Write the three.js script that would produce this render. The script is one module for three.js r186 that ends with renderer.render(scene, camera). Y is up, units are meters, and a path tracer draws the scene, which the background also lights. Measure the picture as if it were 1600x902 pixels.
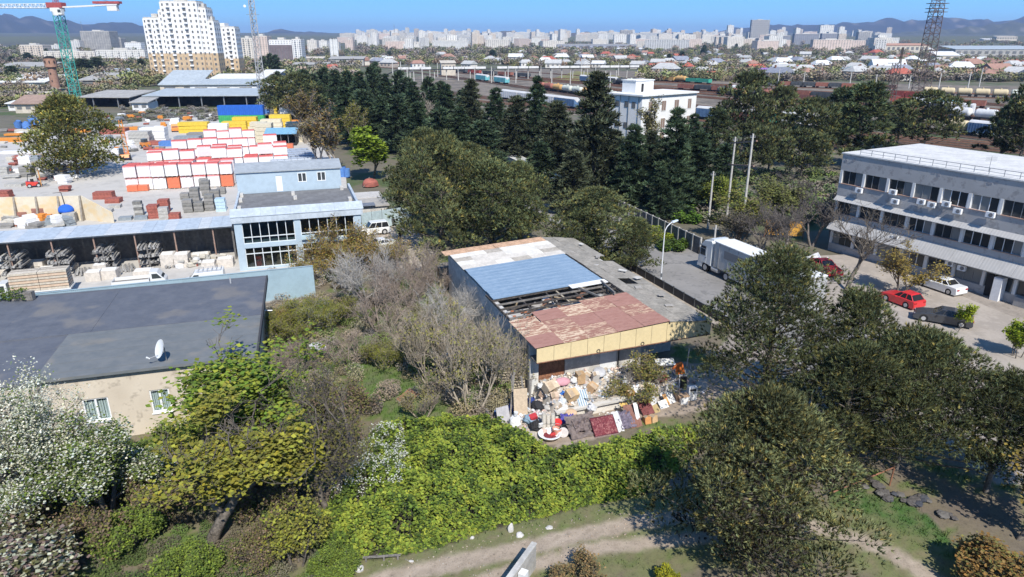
import * as THREE from 'three';
import { mergeGeometries } from 'three/addons/utils/BufferGeometryUtils.js';
import { MarchingCubes } from 'three/addons/objects/MarchingCubes.js';
import { ImprovedNoise } from 'three/addons/math/ImprovedNoise.js';

// ---------- camera, sky, sun, exposure ----------
const scene = new THREE.Scene();
const EYE = 25, TILT = THREE.MathUtils.degToRad(20);
const camera = new THREE.PerspectiveCamera(45.83, 1600 / 902, 0.5, 40000);
camera.position.set(0, EYE, 0);
camera.rotation.set(-TILT, 0, 0);
const SUN = new THREE.Vector3().setFromSphericalCoords(1, THREE.MathUtils.degToRad(90 - 47), THREE.MathUtils.degToRad(17.5));
const sun = new THREE.DirectionalLight(new THREE.Color(1, 0.95, 0.86), 4.3);
sun.position.copy(SUN).multiplyScalar(600);
sun.castShadow = true;
Object.assign(sun.shadow.camera, { left: -250, right: 250, top: 250, bottom: -250, near: 1, far: 1500 });
sun.shadow.mapSize.set(4096, 4096);
scene.add(sun, sun.target);
{ // clear spring sky: pale blue at the horizon, deepening upwards, a little brighter round the sun
  const W = 512, H = 256, d = new Float32Array(W * H * 4), v = new THREE.Vector3();
  const stops = [[-1.6, .3, .33, .34], [-0.02, .38, .44, .48], [0, .42, .74, .97], [.03, .26, .62, 1.0], [.07, .16, .5, .95], [.2, .08, .25, .58], [.5, .055, .16, .39], [1.6, .04, .11, .28]];
  for (let j = 0; j < H; j++) for (let i = 0; i < W; i++) {
    const el = ((j + .5) / H - .5) * Math.PI, az = ((i + .5) / W - .5) * 2 * Math.PI;
    let k = 1; while (k < stops.length - 1 && el > stops[k][0]) k++;
    const A = stops[k - 1], B = stops[k], t = Math.min(1, Math.max(0, (el - A[0]) / (B[0] - A[0])));
    v.set(Math.cos(az) * Math.cos(el), Math.sin(el), Math.sin(az) * Math.cos(el));
    const near = el > 0 ? 1 + .9 * Math.pow(Math.max(0, v.dot(SUN)), 6) : 1, o = (j * W + i) * 4;
    for (let c = 0; c < 3; c++) d[o + c] = (A[c + 1] + (B[c + 1] - A[c + 1]) * t) * near;
    d[o + 3] = 1;
  }
  const t = new THREE.DataTexture(d, W, H, THREE.RGBAFormat, THREE.FloatType);
  t.mapping = THREE.EquirectangularReflectionMapping; t.magFilter = t.minFilter = THREE.LinearFilter; t.needsUpdate = true;
  scene.background = t; scene.environment = t;
}
scene.fog = new THREE.FogExp2(new THREE.Color(.42, .6, 1), 0.00009);
const renderer = new THREE.WebGLRenderer({ antialias: true });
renderer.toneMapping = THREE.LinearToneMapping;
renderer.toneMappingExposure = 1.4;
renderer.shadowMap.enabled = true;
renderer.setSize(1024, 577);

// ---------- helpers ----------
const V = (x, y, z) => new THREE.Vector3(x, y, z), R = THREE.MathUtils.degToRad;
let seed = 7;
const rnd = () => { seed = (seed + 0x6d2b79f5) | 0; let t = Math.imul(seed ^ (seed >>> 15), 1 | seed); t = (t + Math.imul(t ^ (t >>> 7), 61 | t)) ^ t; return ((t ^ (t >>> 14)) >>> 0) / 4294967296; };
const rr = (a, b) => a + (b - a) * rnd(), pick = (a) => a[Math.floor(rnd() * a.length)];
const noise3 = new ImprovedNoise(), nz = (x, y, z = 0) => noise3.noise(x + 11.3, y + 5.7, z + 3.1);
const fbm = (x, y, z = 0, o = 4) => { let s = 0, a = .5, f = 1; for (let i = 0; i < o; i++) { s += a * nz(x * f, y * f, z + i * 7); a *= .5; f *= 2.03; } return s; };
// the surveyor: where a sight line of the drone meets the level h
function g(u, v, h = 0) {
  const a = (451 - v) / 1067, x = (u - 800) / 1067, t = (EYE - h) / (Math.sin(TILT) - a * Math.cos(TILT));
  return V(x * t, h, -(Math.cos(TILT) + a * Math.sin(TILT)) * t);
}
// height above its foot (u, v) at which an upright reaches row vt
function tall(u, v, vt, h0 = 0) {
  const p = g(u, v, h0), dz = -p.z, k = (451 - vt) / 1067, c = Math.cos(TILT), s = Math.sin(TILT);
  return EYE + dz * (k * c - s) / (c + k * s) - h0;
}
const yawOf = (a, b) => Math.atan2(-(b.z - a.z), b.x - a.x); // rotation.y that turns +x along a->b

const used = new Map();
function numbered(name) { const n = used.get(name) ?? 0; used.set(name, n + 1); return n ? name + '_' + String(n).padStart(3, '0') : name; }
function tag(o, label, category, group, kind) { const u = {}; if (label) u.label = label; if (category) u.category = category; if (group) u.group = group; if (kind) u.kind = kind; o.userData = u; return o; }
function thing(name, label, category, p = V(0, 0, 0), yaw = 0, group) {
  const o = new THREE.Group(); o.name = numbered(name); o.position.copy(p); o.rotation.y = yaw; scene.add(o);
  return tag(o, label, category, group);
}
function shade(m) { m.castShadow = m.receiveShadow = true; return m; }
function part(name, geo, mat, parent) { const m = shade(new THREE.Mesh(geo, mat)); m.name = name; parent.add(m); return m; }
function solo(name, geo, mat, label, category, group, kind) { const m = shade(new THREE.Mesh(geo, mat)); m.name = numbered(name); scene.add(m); return tag(m, label, category, group, kind); }
function structure(name, geo, mat, label) { return solo(name, geo, mat, label, undefined, undefined, 'structure'); }
function copy(src, p, yaw, label, group, scale = 1) {
  const c = src.clone(); c.name = numbered(src.name.replace(/_\d{3}$/, '')); scene.add(c);
  if (p) c.position.copy(p); if (yaw !== undefined) c.rotation.y = yaw; if (typeof scale === 'number') c.scale.setScalar(scale); else c.scale.copy(scale);
  c.userData = { ...src.userData }; if (label) c.userData.label = label; if (group) c.userData.group = group;
  return c;
}
// mesh builder: boxes, bars, sheets with uv in metres, merged into one geometry
class MB {
  constructor() { this.p = []; this.n = []; this.t = []; this.c = null; this.col = [1, 1, 1]; this.m = null; }
  paint(r, gg, b) { if (!this.c) { this.c = []; for (let i = 0; i < this.p.length; i += 3) this.c.push(1, 1, 1); } this.col = [r, gg, b]; return this; }
  at(m) { this.m = m; return this; }
  vert(v, n, u, w) {
    if (this.m) { v = v.clone().applyMatrix4(this.m); n = n.clone().transformDirection(this.m); }
    this.p.push(v.x, v.y, v.z); this.n.push(n.x, n.y, n.z); this.t.push(u, w); if (this.c) this.c.push(...this.col);
  }
  tri(a, b, c, n, uvs) {
    n = n ?? b.clone().sub(a).cross(c.clone().sub(a)).normalize();
    if (!uvs) { const ax = Math.abs(n.x), ay = Math.abs(n.y), az = Math.abs(n.z); uvs = [a, b, c].map((q) => ay >= ax && ay >= az ? [q.x, -q.z] : ax > az ? [q.z, q.y] : [q.x, q.y]); }
    this.vert(a, n, ...uvs[0]); this.vert(b, n, ...uvs[1]); this.vert(c, n, ...uvs[2]); return this;
  }
  quad(a, b, c, d, uvs) {
    const n = b.clone().sub(a).cross(d.clone().sub(a)).normalize();
    this.tri(a, b, c, n, uvs && [uvs[0], uvs[1], uvs[2]]); return this.tri(a, c, d, n, uvs && [uvs[0], uvs[2], uvs[3]]);
  }
  // eight corners: bottom ring 0-3 (counter-clockwise seen from above), top ring 4-7
  hex(q) { this.quad(q[3], q[2], q[1], q[0]); this.quad(q[4], q[5], q[6], q[7]); for (let i = 0; i < 4; i++) this.quad(q[i], q[(i + 1) % 4], q[4 + (i + 1) % 4], q[4 + i]); return this; }
  box(x, y, z, w, h, d, ry = 0, rx = 0, rz = 0) { // centre, size
    const M = new THREE.Matrix4().makeRotationFromEuler(new THREE.Euler(rx, ry, rz, 'YXZ')).setPosition(x, y, z), a = w / 2, b = h / 2, c = d / 2;
    return this.hex([V(-a, -b, c), V(a, -b, c), V(a, -b, -c), V(-a, -b, -c), V(-a, b, c), V(a, b, c), V(a, b, -c), V(-a, b, -c)].map((q) => q.applyMatrix4(M)));
  }
  block(x0, x1, y0, y1, z0, z1) { return this.box((x0 + x1) / 2, (y0 + y1) / 2, (z0 + z1) / 2, x1 - x0, y1 - y0, z1 - z0); }
  tube(a, b, r0, r1 = r0, s = 6, caps = true) {
    const ax = b.clone().sub(a), L = ax.length(); if (L < 1e-6) return this; ax.divideScalar(L);
    const e = Math.abs(ax.y) > .9 ? V(1, 0, 0) : V(0, 1, 0), e1 = e.cross(ax).normalize(), e2 = ax.clone().cross(e1);
    const at = (o, r, k) => o.clone().addScaledVector(e1, r * Math.cos(k)).addScaledVector(e2, r * Math.sin(k)), dir = (k) => e1.clone().multiplyScalar(Math.cos(k)).addScaledVector(e2, Math.sin(k));
    for (let i = 0; i < s; i++) {
      const k0 = i / s * 2 * Math.PI, k1 = (i + 1) / s * 2 * Math.PI, q = [at(a, r0, k0), at(a, r0, k1), at(b, r1, k1), at(b, r1, k0)], n0 = dir(k0), n1 = dir(k1), w = 2 * Math.PI * r0 / s;
      for (const [x, n, u, v] of [[q[0], n0, i * w, 0], [q[1], n1, (i + 1) * w, 0], [q[2], n1, (i + 1) * w, L], [q[0], n0, i * w, 0], [q[2], n1, (i + 1) * w, L], [q[3], n0, i * w, L]]) this.vert(x, n, u, v);
      if (caps && s > 3) { this.tri(b, q[3], q[2]); this.tri(a, q[1], q[0]); }
    }
    return this;
  }
  bar(a, b, w, h = w) { // square bar from a to b
    const ax = b.clone().sub(a), L = ax.length(); ax.normalize();
    const up = Math.abs(ax.y) > .95 ? V(0, 0, 1) : V(0, 1, 0), sx = up.clone().cross(ax).normalize().multiplyScalar(w / 2), sy = ax.clone().cross(sx).normalize().multiplyScalar(h / 2);
    const c = (o, i, j) => o.clone().addScaledVector(sx, i).addScaledVector(sy, j);
    return this.hex([c(a, -1, -1), c(a, 1, -1), c(b, 1, -1), c(b, -1, -1), c(a, -1, 1), c(a, 1, 1), c(b, 1, 1), c(b, -1, 1)].map((q) => q));
  }
  // outline (array of [x, z], counter-clockwise seen from above) raised from y0 to y1
  prism(poly, y0, y1) {
    const tris = THREE.ShapeUtils.triangulateShape(poly.map(([x, z]) => new THREE.Vector2(x, -z)), []);
    for (const [i, j, k] of tris) { const q = [i, j, k].map((n) => V(poly[n][0], y1, poly[n][1])); this.tri(...q, V(0, 1, 0)); const b = [k, j, i].map((n) => V(poly[n][0], y0, poly[n][1])); this.tri(...b, V(0, -1, 0)); }
    for (let i = 0; i < poly.length; i++) { const a = poly[i], b = poly[(i + 1) % poly.length]; this.quad(V(a[0], y0, a[1]), V(b[0], y0, b[1]), V(b[0], y1, b[1]), V(a[0], y1, a[1])); }
    return this;
  }
  geo(gm, M) { // any three geometry
    const q = gm.index ? gm.toNonIndexed() : gm.clone(); if (M) q.applyMatrix4(M);
    const P = q.attributes.position, N = q.attributes.normal, U = q.attributes.uv;
    for (let i = 0; i < P.count; i++) this.vert(V(P.getX(i), P.getY(i), P.getZ(i)), V(N.getX(i), N.getY(i), N.getZ(i)), U ? U.getX(i) : 0, U ? U.getY(i) : 0);
    return this;
  }
  get() {
    const b = new THREE.BufferGeometry();
    b.setAttribute('position', new THREE.Float32BufferAttribute(this.p, 3)); b.setAttribute('normal', new THREE.Float32BufferAttribute(this.n, 3)); b.setAttribute('uv', new THREE.Float32BufferAttribute(this.t, 2));
    if (this.c) b.setAttribute('color', new THREE.Float32BufferAttribute(this.c, 3));
    return b;
  }
  build(name, mat, parent) { return part(name, this.get(), mat, parent); }
  solo(name, mat, label, category, group, kind) { return solo(name, this.get(), mat, label, category, group, kind); }
}
const M4 = (x, y, z, ry = 0, rx = 0, rz = 0, s = 1) => new THREE.Matrix4().compose(V(x, y, z), new THREE.Quaternion().setFromEuler(new THREE.Euler(rx, ry, rz, 'YXZ')), V(s, s, s));

// ---------- textures and materials ----------
const lin = (r, gg, b) => new THREE.Color().setRGB(r, gg, b);
// tileable value noise in a byte texture; f(n1, n2, n3, x, y) -> [r, g, b] linear 0..1
function noiseTex(size, f, seedNo, metres) {
  const grids = [4, 8, 16, 32, 64, 128].map((n, k) => { const a = new Float32Array(n * n); let s = seedNo * 977 + k * 131 + 1; for (let i = 0; i < n * n; i++) { s = (s * 1664525 + 1013904223) >>> 0; a[i] = s / 4294967296; } return [n, a]; });
  const val = ([n, a], x, y) => { const X = x * n, Y = y * n, i = Math.floor(X), j = Math.floor(Y), sx = X - i, sy = Y - j, u = sx * sx * (3 - 2 * sx), w = sy * sy * (3 - 2 * sy), q = (p, r) => a[((r % n) + n) % n * n + ((p % n) + n) % n]; return (q(i, j) * (1 - u) + q(i + 1, j) * u) * (1 - w) + (q(i, j + 1) * (1 - u) + q(i + 1, j + 1) * u) * w; };
  const d = new Uint8Array(size * size * 4);
  for (let y = 0; y < size; y++) for (let x = 0; x < size; x++) {
    const fx = x / size, fy = y / size, v = grids.map((q) => val(q, fx, fy)), big = v[0] * .5 + v[1] * .3 + v[2] * .2, mid = v[2] * .5 + v[3] * .3 + v[4] * .2, fine = v[4] * .5 + v[5] * .5;
    const c = f(big, mid, fine, fx, fy), o = (y * size + x) * 4;
    for (let k = 0; k < 3; k++) { const s = Math.max(0, Math.min(1, c[k])); d[o + k] = 255 * (s <= .0031308 ? 12.92 * s : 1.055 * Math.pow(s, 1 / 2.4) - .055); }
    d[o + 3] = 255;
  }
  const t = new THREE.DataTexture(d, size, size); t.colorSpace = THREE.SRGBColorSpace; t.wrapS = t.wrapT = THREE.RepeatWrapping; t.magFilter = THREE.LinearFilter; t.minFilter = THREE.LinearMipmapLinearFilter; t.generateMipmaps = true;
  t.repeat.set(1 / metres, 1 / metres); t.needsUpdate = true; return t;
}
const mix = (a, b, t) => a.map((x, i) => x + (b[i] - x) * Math.max(0, Math.min(1, t)));
const step = (a, b, x) => { const t = Math.max(0, Math.min(1, (x - a) / (b - a))); return t * t * (3 - 2 * t); };
const std = (c, o = {}) => new THREE.MeshStandardMaterial({ color: Array.isArray(c) ? lin(...c) : c, roughness: .9, metalness: 0, ...o });
const greys = new Map(), wornMade = new Map();
// weathered colour between a (darker) and b, from a small shared set of mottled textures
function worn(a, b, seedNo, metres, o = {}) {
  const key = JSON.stringify([a, b, seedNo, metres, o]); if (wornMade.has(key)) return wornMade.get(key);
  const ratio = Math.max(.4, Math.min(.9, Math.round((a[0] + a[1] + a[2]) / (b[0] + b[1] + b[2]) * 10) / 10)), id = ratio + '_' + seedNo % 3;
  if (!greys.has(id)) greys.set(id, noiseTex(256, (B, m, f) => { const t = Math.max(0, Math.min(1, (B - .5) * 1.7 + (m - .5) * 1.3 + (f - .5) * .9 + .5)), k = ratio + (1 - ratio) * t; return [k, k, k]; }, 200 + seedNo % 3 * 7 + ratio * 10, 1));
  const map = greys.get(id).clone(); map.repeat.set(1 / metres, 1 / metres); map.offset.set(seedNo * .137 % 1, seedNo * .311 % 1); map.needsUpdate = true;
  const m = std(b, { map, ...o }); wornMade.set(key, m); return m;
}
const vc = (o = {}) => std([1, 1, 1], { vertexColors: true, ...o });
const M = {
  concrete: worn([.34, .33, .31], [.46, .44, .41], 3, 9), wall: worn([.42, .41, .38], [.58, .56, .52], 5, 5), white: worn([.66, .66, .65], [.8, .8, .79], 6, 4),
  metal: std([.3, .31, .32], { roughness: .5, metalness: .6 }), dark: std([.02, .02, .022], { roughness: .8 }), rust: worn([.16, .05, .03], [.3, .14, .08], 8, 2), blackSteel: std([.03, .03, .035], { roughness: .6 }),
  glass: new THREE.MeshPhysicalMaterial({ color: lin(.05, .06, .065), roughness: .06, metalness: 0, specularIntensity: 1 }), pvc: std([.8, .81, .82], { roughness: .4 }),
  tyre: std([.018, .018, .018]), paint: (c, o) => new THREE.MeshPhysicalMaterial({ color: lin(...c), roughness: .35, clearcoat: .6, clearcoatRoughness: .1, ...o }),
  paleSteel: std([.5, .5, .5], { roughness: .5, metalness: .3 }), pole: worn([.4, .38, .35], [.55, .53, .49], 9, 3), wood: worn([.22, .15, .09], [.42, .32, .2], 12, 1.2), greyWood: worn([.12, .11, .1], [.24, .22, .2], 13, 1.2),
  bark: worn([.09, .07, .055], [.2, .17, .14], 14, .8), paleBark: worn([.22, .19, .16], [.36, .32, .28], 15, .8), any: vc({ roughness: .75 }), anyGloss: vc({ roughness: .4 }),
};
// ---------- plant builders ----------
// fast unshared-vertex foliage buffer
class Leaves {
  constructor() { this.p = []; this.n = []; this.c = []; }
  tri(ax, ay, az, bx, by, bz, cx, cy, cz, col) {
    let ux = bx - ax, uy = by - ay, uz = bz - az, wx = cx - ax, wy = cy - ay, wz = cz - az, nx = uy * wz - uz * wy, ny = uz * wx - ux * wz, nzz = ux * wy - uy * wx; const l = Math.hypot(nx, ny, nzz) || 1;
    nx /= l; ny /= l; nzz /= l; if (ny < 0) { nx = -nx; ny = -ny; nzz = -nzz; }
    this.p.push(ax, ay, az, bx, by, bz, cx, cy, cz); for (let i = 0; i < 3; i++) { this.n.push(nx, ny, nzz); this.c.push(col[0], col[1], col[2]); }
  }
  needleTuft(x, y, z, d, len, wid, count, col) { // narrow leaves fanning about direction d
    for (let i = 0; i < count; i++) {
      let dx = d.x + rr(-.7, .7), dy = d.y + rr(-.55, .75), dz = d.z + rr(-.7, .7); const l = len * rr(.65, 1.15) / (Math.hypot(dx, dy, dz) || 1); dx *= l; dy *= l; dz *= l;
      let sx = rr(-1, 1), sy = rr(-1, 1), sz = rr(-1, 1); const k = wid / (Math.hypot(sx, sy, sz) || 1); sx *= k; sy *= k; sz *= k;
      this.tri(x - sx, y - sy, z - sz, x + sx, y + sy, z + sz, x + dx, y + dy, z + dz, col);
    }
  }
  leaf(x, y, z, size, col, lift = .6) { // one bent leaf of two faces
    const a = rnd() * 6.283, ca = Math.cos(a) * size, sa = Math.sin(a) * size, h = rr(-.5, lift) * size, w = size * .45, px = -sa / size * w, pz = ca / size * w, t = rr(-.3, .3) * size;
    const ex = x + ca, ey = y + h, ez = z + sa, mx = x + ca * .5, my = y + h * .5 + size * .12, mz = z + sa * .5;
    this.tri(x, y, z, mx + px, my + t, mz + pz, ex, ey, ez, col); this.tri(x, y, z, ex, ey, ez, mx - px, my - t, mz - pz, col);
  }
  get() {
    const b = new THREE.BufferGeometry();
    b.setAttribute('position', new THREE.BufferAttribute(new Float32Array(this.p), 3)); b.setAttribute('normal', new THREE.BufferAttribute(new Float32Array(this.n), 3)); b.setAttribute('color', new THREE.BufferAttribute(new Float32Array(this.c), 3));
    return b;
  }
}
const leafMat = (through = .3) => new THREE.MeshPhysicalMaterial({ vertexColors: true, roughness: .95, transmission: through, thickness: 0, specularIntensity: .3 });
const LEAF = leafMat(.35), NEEDLE = leafMat(.42), PETAL = leafMat(.3);
const vary = (c, s) => { const k = 1 + rr(-s, s), h = rr(-s, s) * .35; return [c[0] * k * (1 + h), c[1] * k, c[2] * k * (1 - h)]; };
const unit = () => { const z = rr(-1, 1), a = rnd() * 6.283, r = Math.sqrt(1 - z * z); return V(r * Math.cos(a), z, r * Math.sin(a)); };

// pine with a lumpy, open crown: trunk, limbs to clumps, clumps of needle tufts (height 1 = h metres)
function makePine(name, { h, w, clumps = 46, tufts = 70, needles = 9, low = .25, col = [.11, .135, .06], needle = .34, tip = .3, wide = .03, cone = .35, dead = 0, plump = 1 }) {
  const t = new THREE.Group(); t.name = name;
  const wood = new MB(), lv = new Leaves(), bend = rr(-.04, .04) * h;
  const trunkAt = (k) => V(bend * k * k, h * k, bend * .6 * Math.sin(k * 2));
  for (let i = 0; i < 8; i++) wood.tube(trunkAt(i / 8 * .96), trunkAt((i + 1) / 8 * .96), h * .019 * (1 - i / 9) + .03, h * .019 * (1 - (i + 1) / 9) + .03, 6, false);
  for (let i = 0; i < clumps; i++) {
    const k = low + (1 - low) * ((i + .5) / clumps), prof = Math.pow(Math.sin(Math.PI * Math.min(1, .22 + .78 * (k - low) / (1 - low)) ), .6) * (1 - cone * (k - low) / (1 - low)), a = i * 2.4 + rr(-.5, .5);
    const reach = w / 2 * prof * (i % 4 === 0 ? rr(.15, .5) : rr(.66, 1.02)) * (1 + .75 * nz(Math.cos(a) * 1.3 + h, k * 3.2, Math.sin(a) * 1.3)), c = trunkAt(Math.min(.97, k)).add(V(Math.cos(a) * reach, rr(-.02, .03) * h, Math.sin(a) * reach)), rad = plump * w * rr(.08, .14) * (k > .85 ? .8 : 1);
    const from = trunkAt(Math.max(.1, k - .1 - .12 * reach / w)); wood.tube(from, from.clone().lerp(c, .5).add(V(0, -.02 * h, 0)), h * .007 * (1.2 - k) + .02, h * .005 * (1.2 - k) + .015, 4, false); wood.tube(from.clone().lerp(c, .5).add(V(0, -.02 * h, 0)), c, h * .005 * (1.2 - k) + .015, .012, 4, false);
    const tone = rr(.62, 1.5), grey = rnd() < dead ? 1 : 0;
    for (let j = 0; j < tufts; j++) {
      const d = unit(); if (d.y < -.35) d.y *= -.6; const q = rad * (.66 + .38 * rnd()), lump = 1 + .28 * nz(d.x * 2.4 + i, d.y * 2.4, d.z * 2.4);
      const x = c.x + d.x * q * 1.25 * lump, y = c.y + d.y * q * .8 * lump, z = c.z + d.z * q * 1.25 * lump;
      const cc = vary(grey && rnd() < .6 ? [.12, .1, .075] : rnd() < .12 ? [col[0] * 1.9, col[1] * 1.5, col[2] * 1.1] : col, .28).map((e) => e * tone);
      lv.needleTuft(x, y, z, d.addScaledVector(V(0, 1, 0), .35), needle, wide, needles, cc);
    }
    for (let j = 0; j < 5; j++) { const d = unit(); d.y = Math.abs(d.y) * .6; wood.tube(c, c.clone().addScaledVector(d, rad * 1.15), .016, .006, 3, false); }
  }
  wood.build('trunk', M.bark, t); part('crown', lv.get(), NEEDLE, t); return t;
}
// cypress or cedar: cone of drooping, feathery sprays
function makeCypress(name, { h, w, rings = 15, col = [.15, .175, .1], sprays = 15, needles = 7, tufts = 16, power = .8, size = .55 }) {
  const t = new THREE.Group(); t.name = name;
  const wood = new MB(), lv = new Leaves();
  wood.tube(V(0, 0, 0), V(0, h * .5, 0), h * .017, h * .01, 6, false); wood.tube(V(0, h * .5, 0), V(0, h * .98, 0), h * .01, .02, 5, false);
  for (let i = 0; i < rings; i++) {
    const k = .06 + .92 * (i + .5) / rings, r = w / 2 * Math.pow(1 - k, power) * (k < .14 ? .8 : 1) + .12, n = Math.max(4, Math.round(sprays * (.35 + .65 * r / (w / 2))));
    for (let j = 0; j < n; j++) {
      const a = j / n * 6.283 + i * 1.3 + rr(-.25, .25), reach = r * rr(.6, 1.15) * (1 + .6 * nz(Math.cos(a) * 1.2 + w, k * 4.5, Math.sin(a) * 1.2 + h)), y0 = h * k + rr(-.02, .025) * h, tone = rr(.55, 1.6);
      const droop = h * .028 * rr(-.6, 1);
      for (let q = 0; q < tufts; q++) {
        const f = Math.pow(rnd(), .6), x = Math.cos(a) * reach * f + rr(-.09, .09) * w * f * .6, z = Math.sin(a) * reach * f + rr(-.09, .09) * w * f * .6, y = y0 - droop * f * f + rr(-.25, .3) * size + (1 - f) * h * .025;
        lv.needleTuft(x, y, z, V(Math.cos(a) * .7, .5, Math.sin(a) * .7), size, size * .15, needles, vary(col, .25).map((e) => e * tone));
      }
    }
  }
  for (let q = 0; q < 10; q++) lv.needleTuft(rr(-.1, .1), h * rr(.95, .99), rr(-.1, .1), V(0, 1.4, 0), size * .9, size * .1, needles, vary(col, .3));
  wood.build('trunk', M.bark, t); part('crown', lv.get(), NEEDLE, t); return t;
}
// branching wood: returns tips; tapers down to fine twigs. kids: mean number of side branches per branch
function branches(mb, { h, spread, stems = 1, levels = 4, kids = 3.6, r0 = .12, lean = .3, curl = .35, thin = .62, shorten = .68, first = .35, minR = .006, up = .25 }) {
  const tips = [];
  function grow(p, d, len, r, lv) {
    const n = lv === 0 ? 4 : lv >= levels ? 2 : 3; let q = p.clone(), e = d.clone(), left = lv < levels ? Math.round(kids + rr(-.8, .8)) : 0;
    for (let i = 0; i < n; i++) {
      e.add(unit().multiplyScalar(curl * (lv ? .8 : .45))).add(V(0, up * .3, 0)).normalize();
      const s = q.clone().addScaledVector(e, len / n), ra = Math.max(minR, r * (1 - .4 * i / n)), rb = Math.max(minR, r * (1 - .4 * (i + 1) / n));
      mb.tube(q, s, ra, rb, lv === 0 ? 6 : lv < 2 ? 4 : 3, false); q = s;
      if (i > 0 || lv > 0) { const give = i === n - 1 ? left : Math.min(left, Math.round(left / (n - i) + rr(-.4, .4))); left -= give; for (let b = 0; b < give; b++) {
        const dd = e.clone().addScaledVector(unit(), spread).normalize(); dd.y = dd.y * .8 + up; dd.normalize();
        grow(q, dd, len * shorten * rr(.7, 1.15), Math.max(minR, r * thin * rr(.7, 1)), lv + 1);
      } }
    }
    if (lv >= levels - 1) tips.push([q, e, lv]);
  }
  for (let s = 0; s < stems; s++) { const a = s / stems * 6.283 + rnd(), d = V(Math.cos(a) * lean, 1, Math.sin(a) * lean).normalize(); grow(V(Math.cos(a) * .1 * (stems - 1), -.1, Math.sin(a) * .1 * (stems - 1)), d, h * first * rr(.85, 1.15), r0, 0); }
  return tips;
}
function fit(t, h, w) { // scale a finished plant to height h and mean spread w
  const b = new THREE.Box3().setFromObject(t), s = b.getSize(V(0, 0, 0)), kx = w / ((s.x + s.z) / 2), ky = h / b.max.y, m = new THREE.Matrix4().makeScale(kx, ky, kx);
  for (const c of t.children) c.geometry.applyMatrix4(m);
  return t;
}
// leafy or bare broadleaved plant
function makeBroad(name, o) {
  const t = new THREE.Group(); t.name = name; const wood = new MB(), lv = new Leaves(), tips = branches(wood, o);
  const every = o.leaves ?? 0;
  if (every) for (const [p, d] of tips) {
    const tone = rr(.7, 1.3); if (o.patchy && nz(p.x * .55, p.y * .55, p.z * .55) < (o.patchy - .5)) continue;
    for (let i = 0; i < every; i++) { const q = o.puff ?? .3; lv.leaf(p.x + rr(-q, q), p.y + rr(-q, q) * .8, p.z + rr(-q, q), o.leaf * rr(.7, 1.3), vary(pick(o.cols), .22).map((e) => e * tone)); }
  }
  wood.build('trunk', o.bark ?? M.bark, t); if (every) part('crown', lv.get(), o.mat ?? LEAF, t);
  return fit(t, o.h, o.w);
}
function plant(src, u, v, label, category, group, { yaw = rnd() * 6.283, s = 1, top, wide, y = 0, name } = {}) {
  // a copy standing on pixel foot (u, v); top: the row its tip reaches
  const p = g(u, v, y), c = src.clone(); c.name = numbered(name ?? src.name); c.position.copy(p); c.rotation.y = yaw;
  let sy = s; if (top !== undefined) sy = tall(u, v, top, y) / (src.userData.h ?? 10);
  const sw = wide ? wide / (src.userData.w ?? 8) : sy; c.scale.set(sw, sy, sw); scene.add(c); return tag(c, label, category, group);
}
const sized = (t, h, w) => { t.userData = { h, w }; return t; };
// ---------- ground ----------
const inPoly = (x, z, P) => { let c = false; for (let i = 0, j = P.length - 1; i < P.length; j = i++) if ((P[i].z > z) !== (P[j].z > z) && x < (P[j].x - P[i].x) * (z - P[i].z) / (P[j].z - P[i].z) + P[i].x) c = !c; return c; };
const toLine = (x, z, L) => { let b = 1e9; for (let i = 0; i + 1 < L.length; i++) { const ax = L[i].x, az = L[i].z, dx = L[i + 1].x - ax, dz = L[i + 1].z - az, t = Math.max(0, Math.min(1, ((x - ax) * dx + (z - az) * dz) / (dx * dx + dz * dz))); b = Math.min(b, Math.hypot(x - ax - dx * t, z - az - dz * t)); } return b; };
const rise = (x, z) => { const d = Math.hypot(x, z); return step(1300, 4200, d) * 44 + step(4000, 9000, d) * 60 + step(900, 3000, d) * 6 * fbm(x / 900, z / 900); };
{ // one sheet to the horizon, finer near the camera
  const rings = [0, 15, 30, 50, 80, 120, 170, 240, 330, 450, 600, 800, 1050, 1400, 1800, 2300, 2900, 3600, 4500, 5600, 7000, 9000, 12000, 16000], N = 72, pos = [], uv = [], idx = [], col = [];
  rings.forEach((r, i) => { for (let j = 0; j <= N; j++) { const a = j / N * 2 * Math.PI, x = Math.sin(a) * r, z = Math.cos(a) * r; pos.push(x, rise(x, z) - .06, z); uv.push(x, -z); const k = step(300, 900, r), n = fbm(x / 300, z / 300); const c = mix([.95, .95, .95], [.8 + n * .4, .85 + n * .6, .75], k); col.push(...c); } });
  for (let i = 0; i + 1 < rings.length; i++) for (let j = 0; j < N; j++) { const a = i * (N + 1) + j, b = a + N + 1; if (i) idx.push(a, b, a + 1); idx.push(a + 1, b, b + 1); }
  const q = new THREE.BufferGeometry(); q.setAttribute('position', new THREE.Float32BufferAttribute(pos, 3)); q.setAttribute('uv', new THREE.Float32BufferAttribute(uv, 2)); q.setAttribute('color', new THREE.Float32BufferAttribute(col, 3)); q.setIndex(idx); q.computeVertexNormals();
  structure('ground', q, std([1, 1, 1], { vertexColors: true, map: noiseTex(512, (B, m, f) => mix(mix([.12, .11, .075], [.2, .17, .125], m * 1.4 - .2), [.075, .105, .035], step(.45, .62, B * .6 + m * .4)), 21, 60) }));
}
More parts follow.
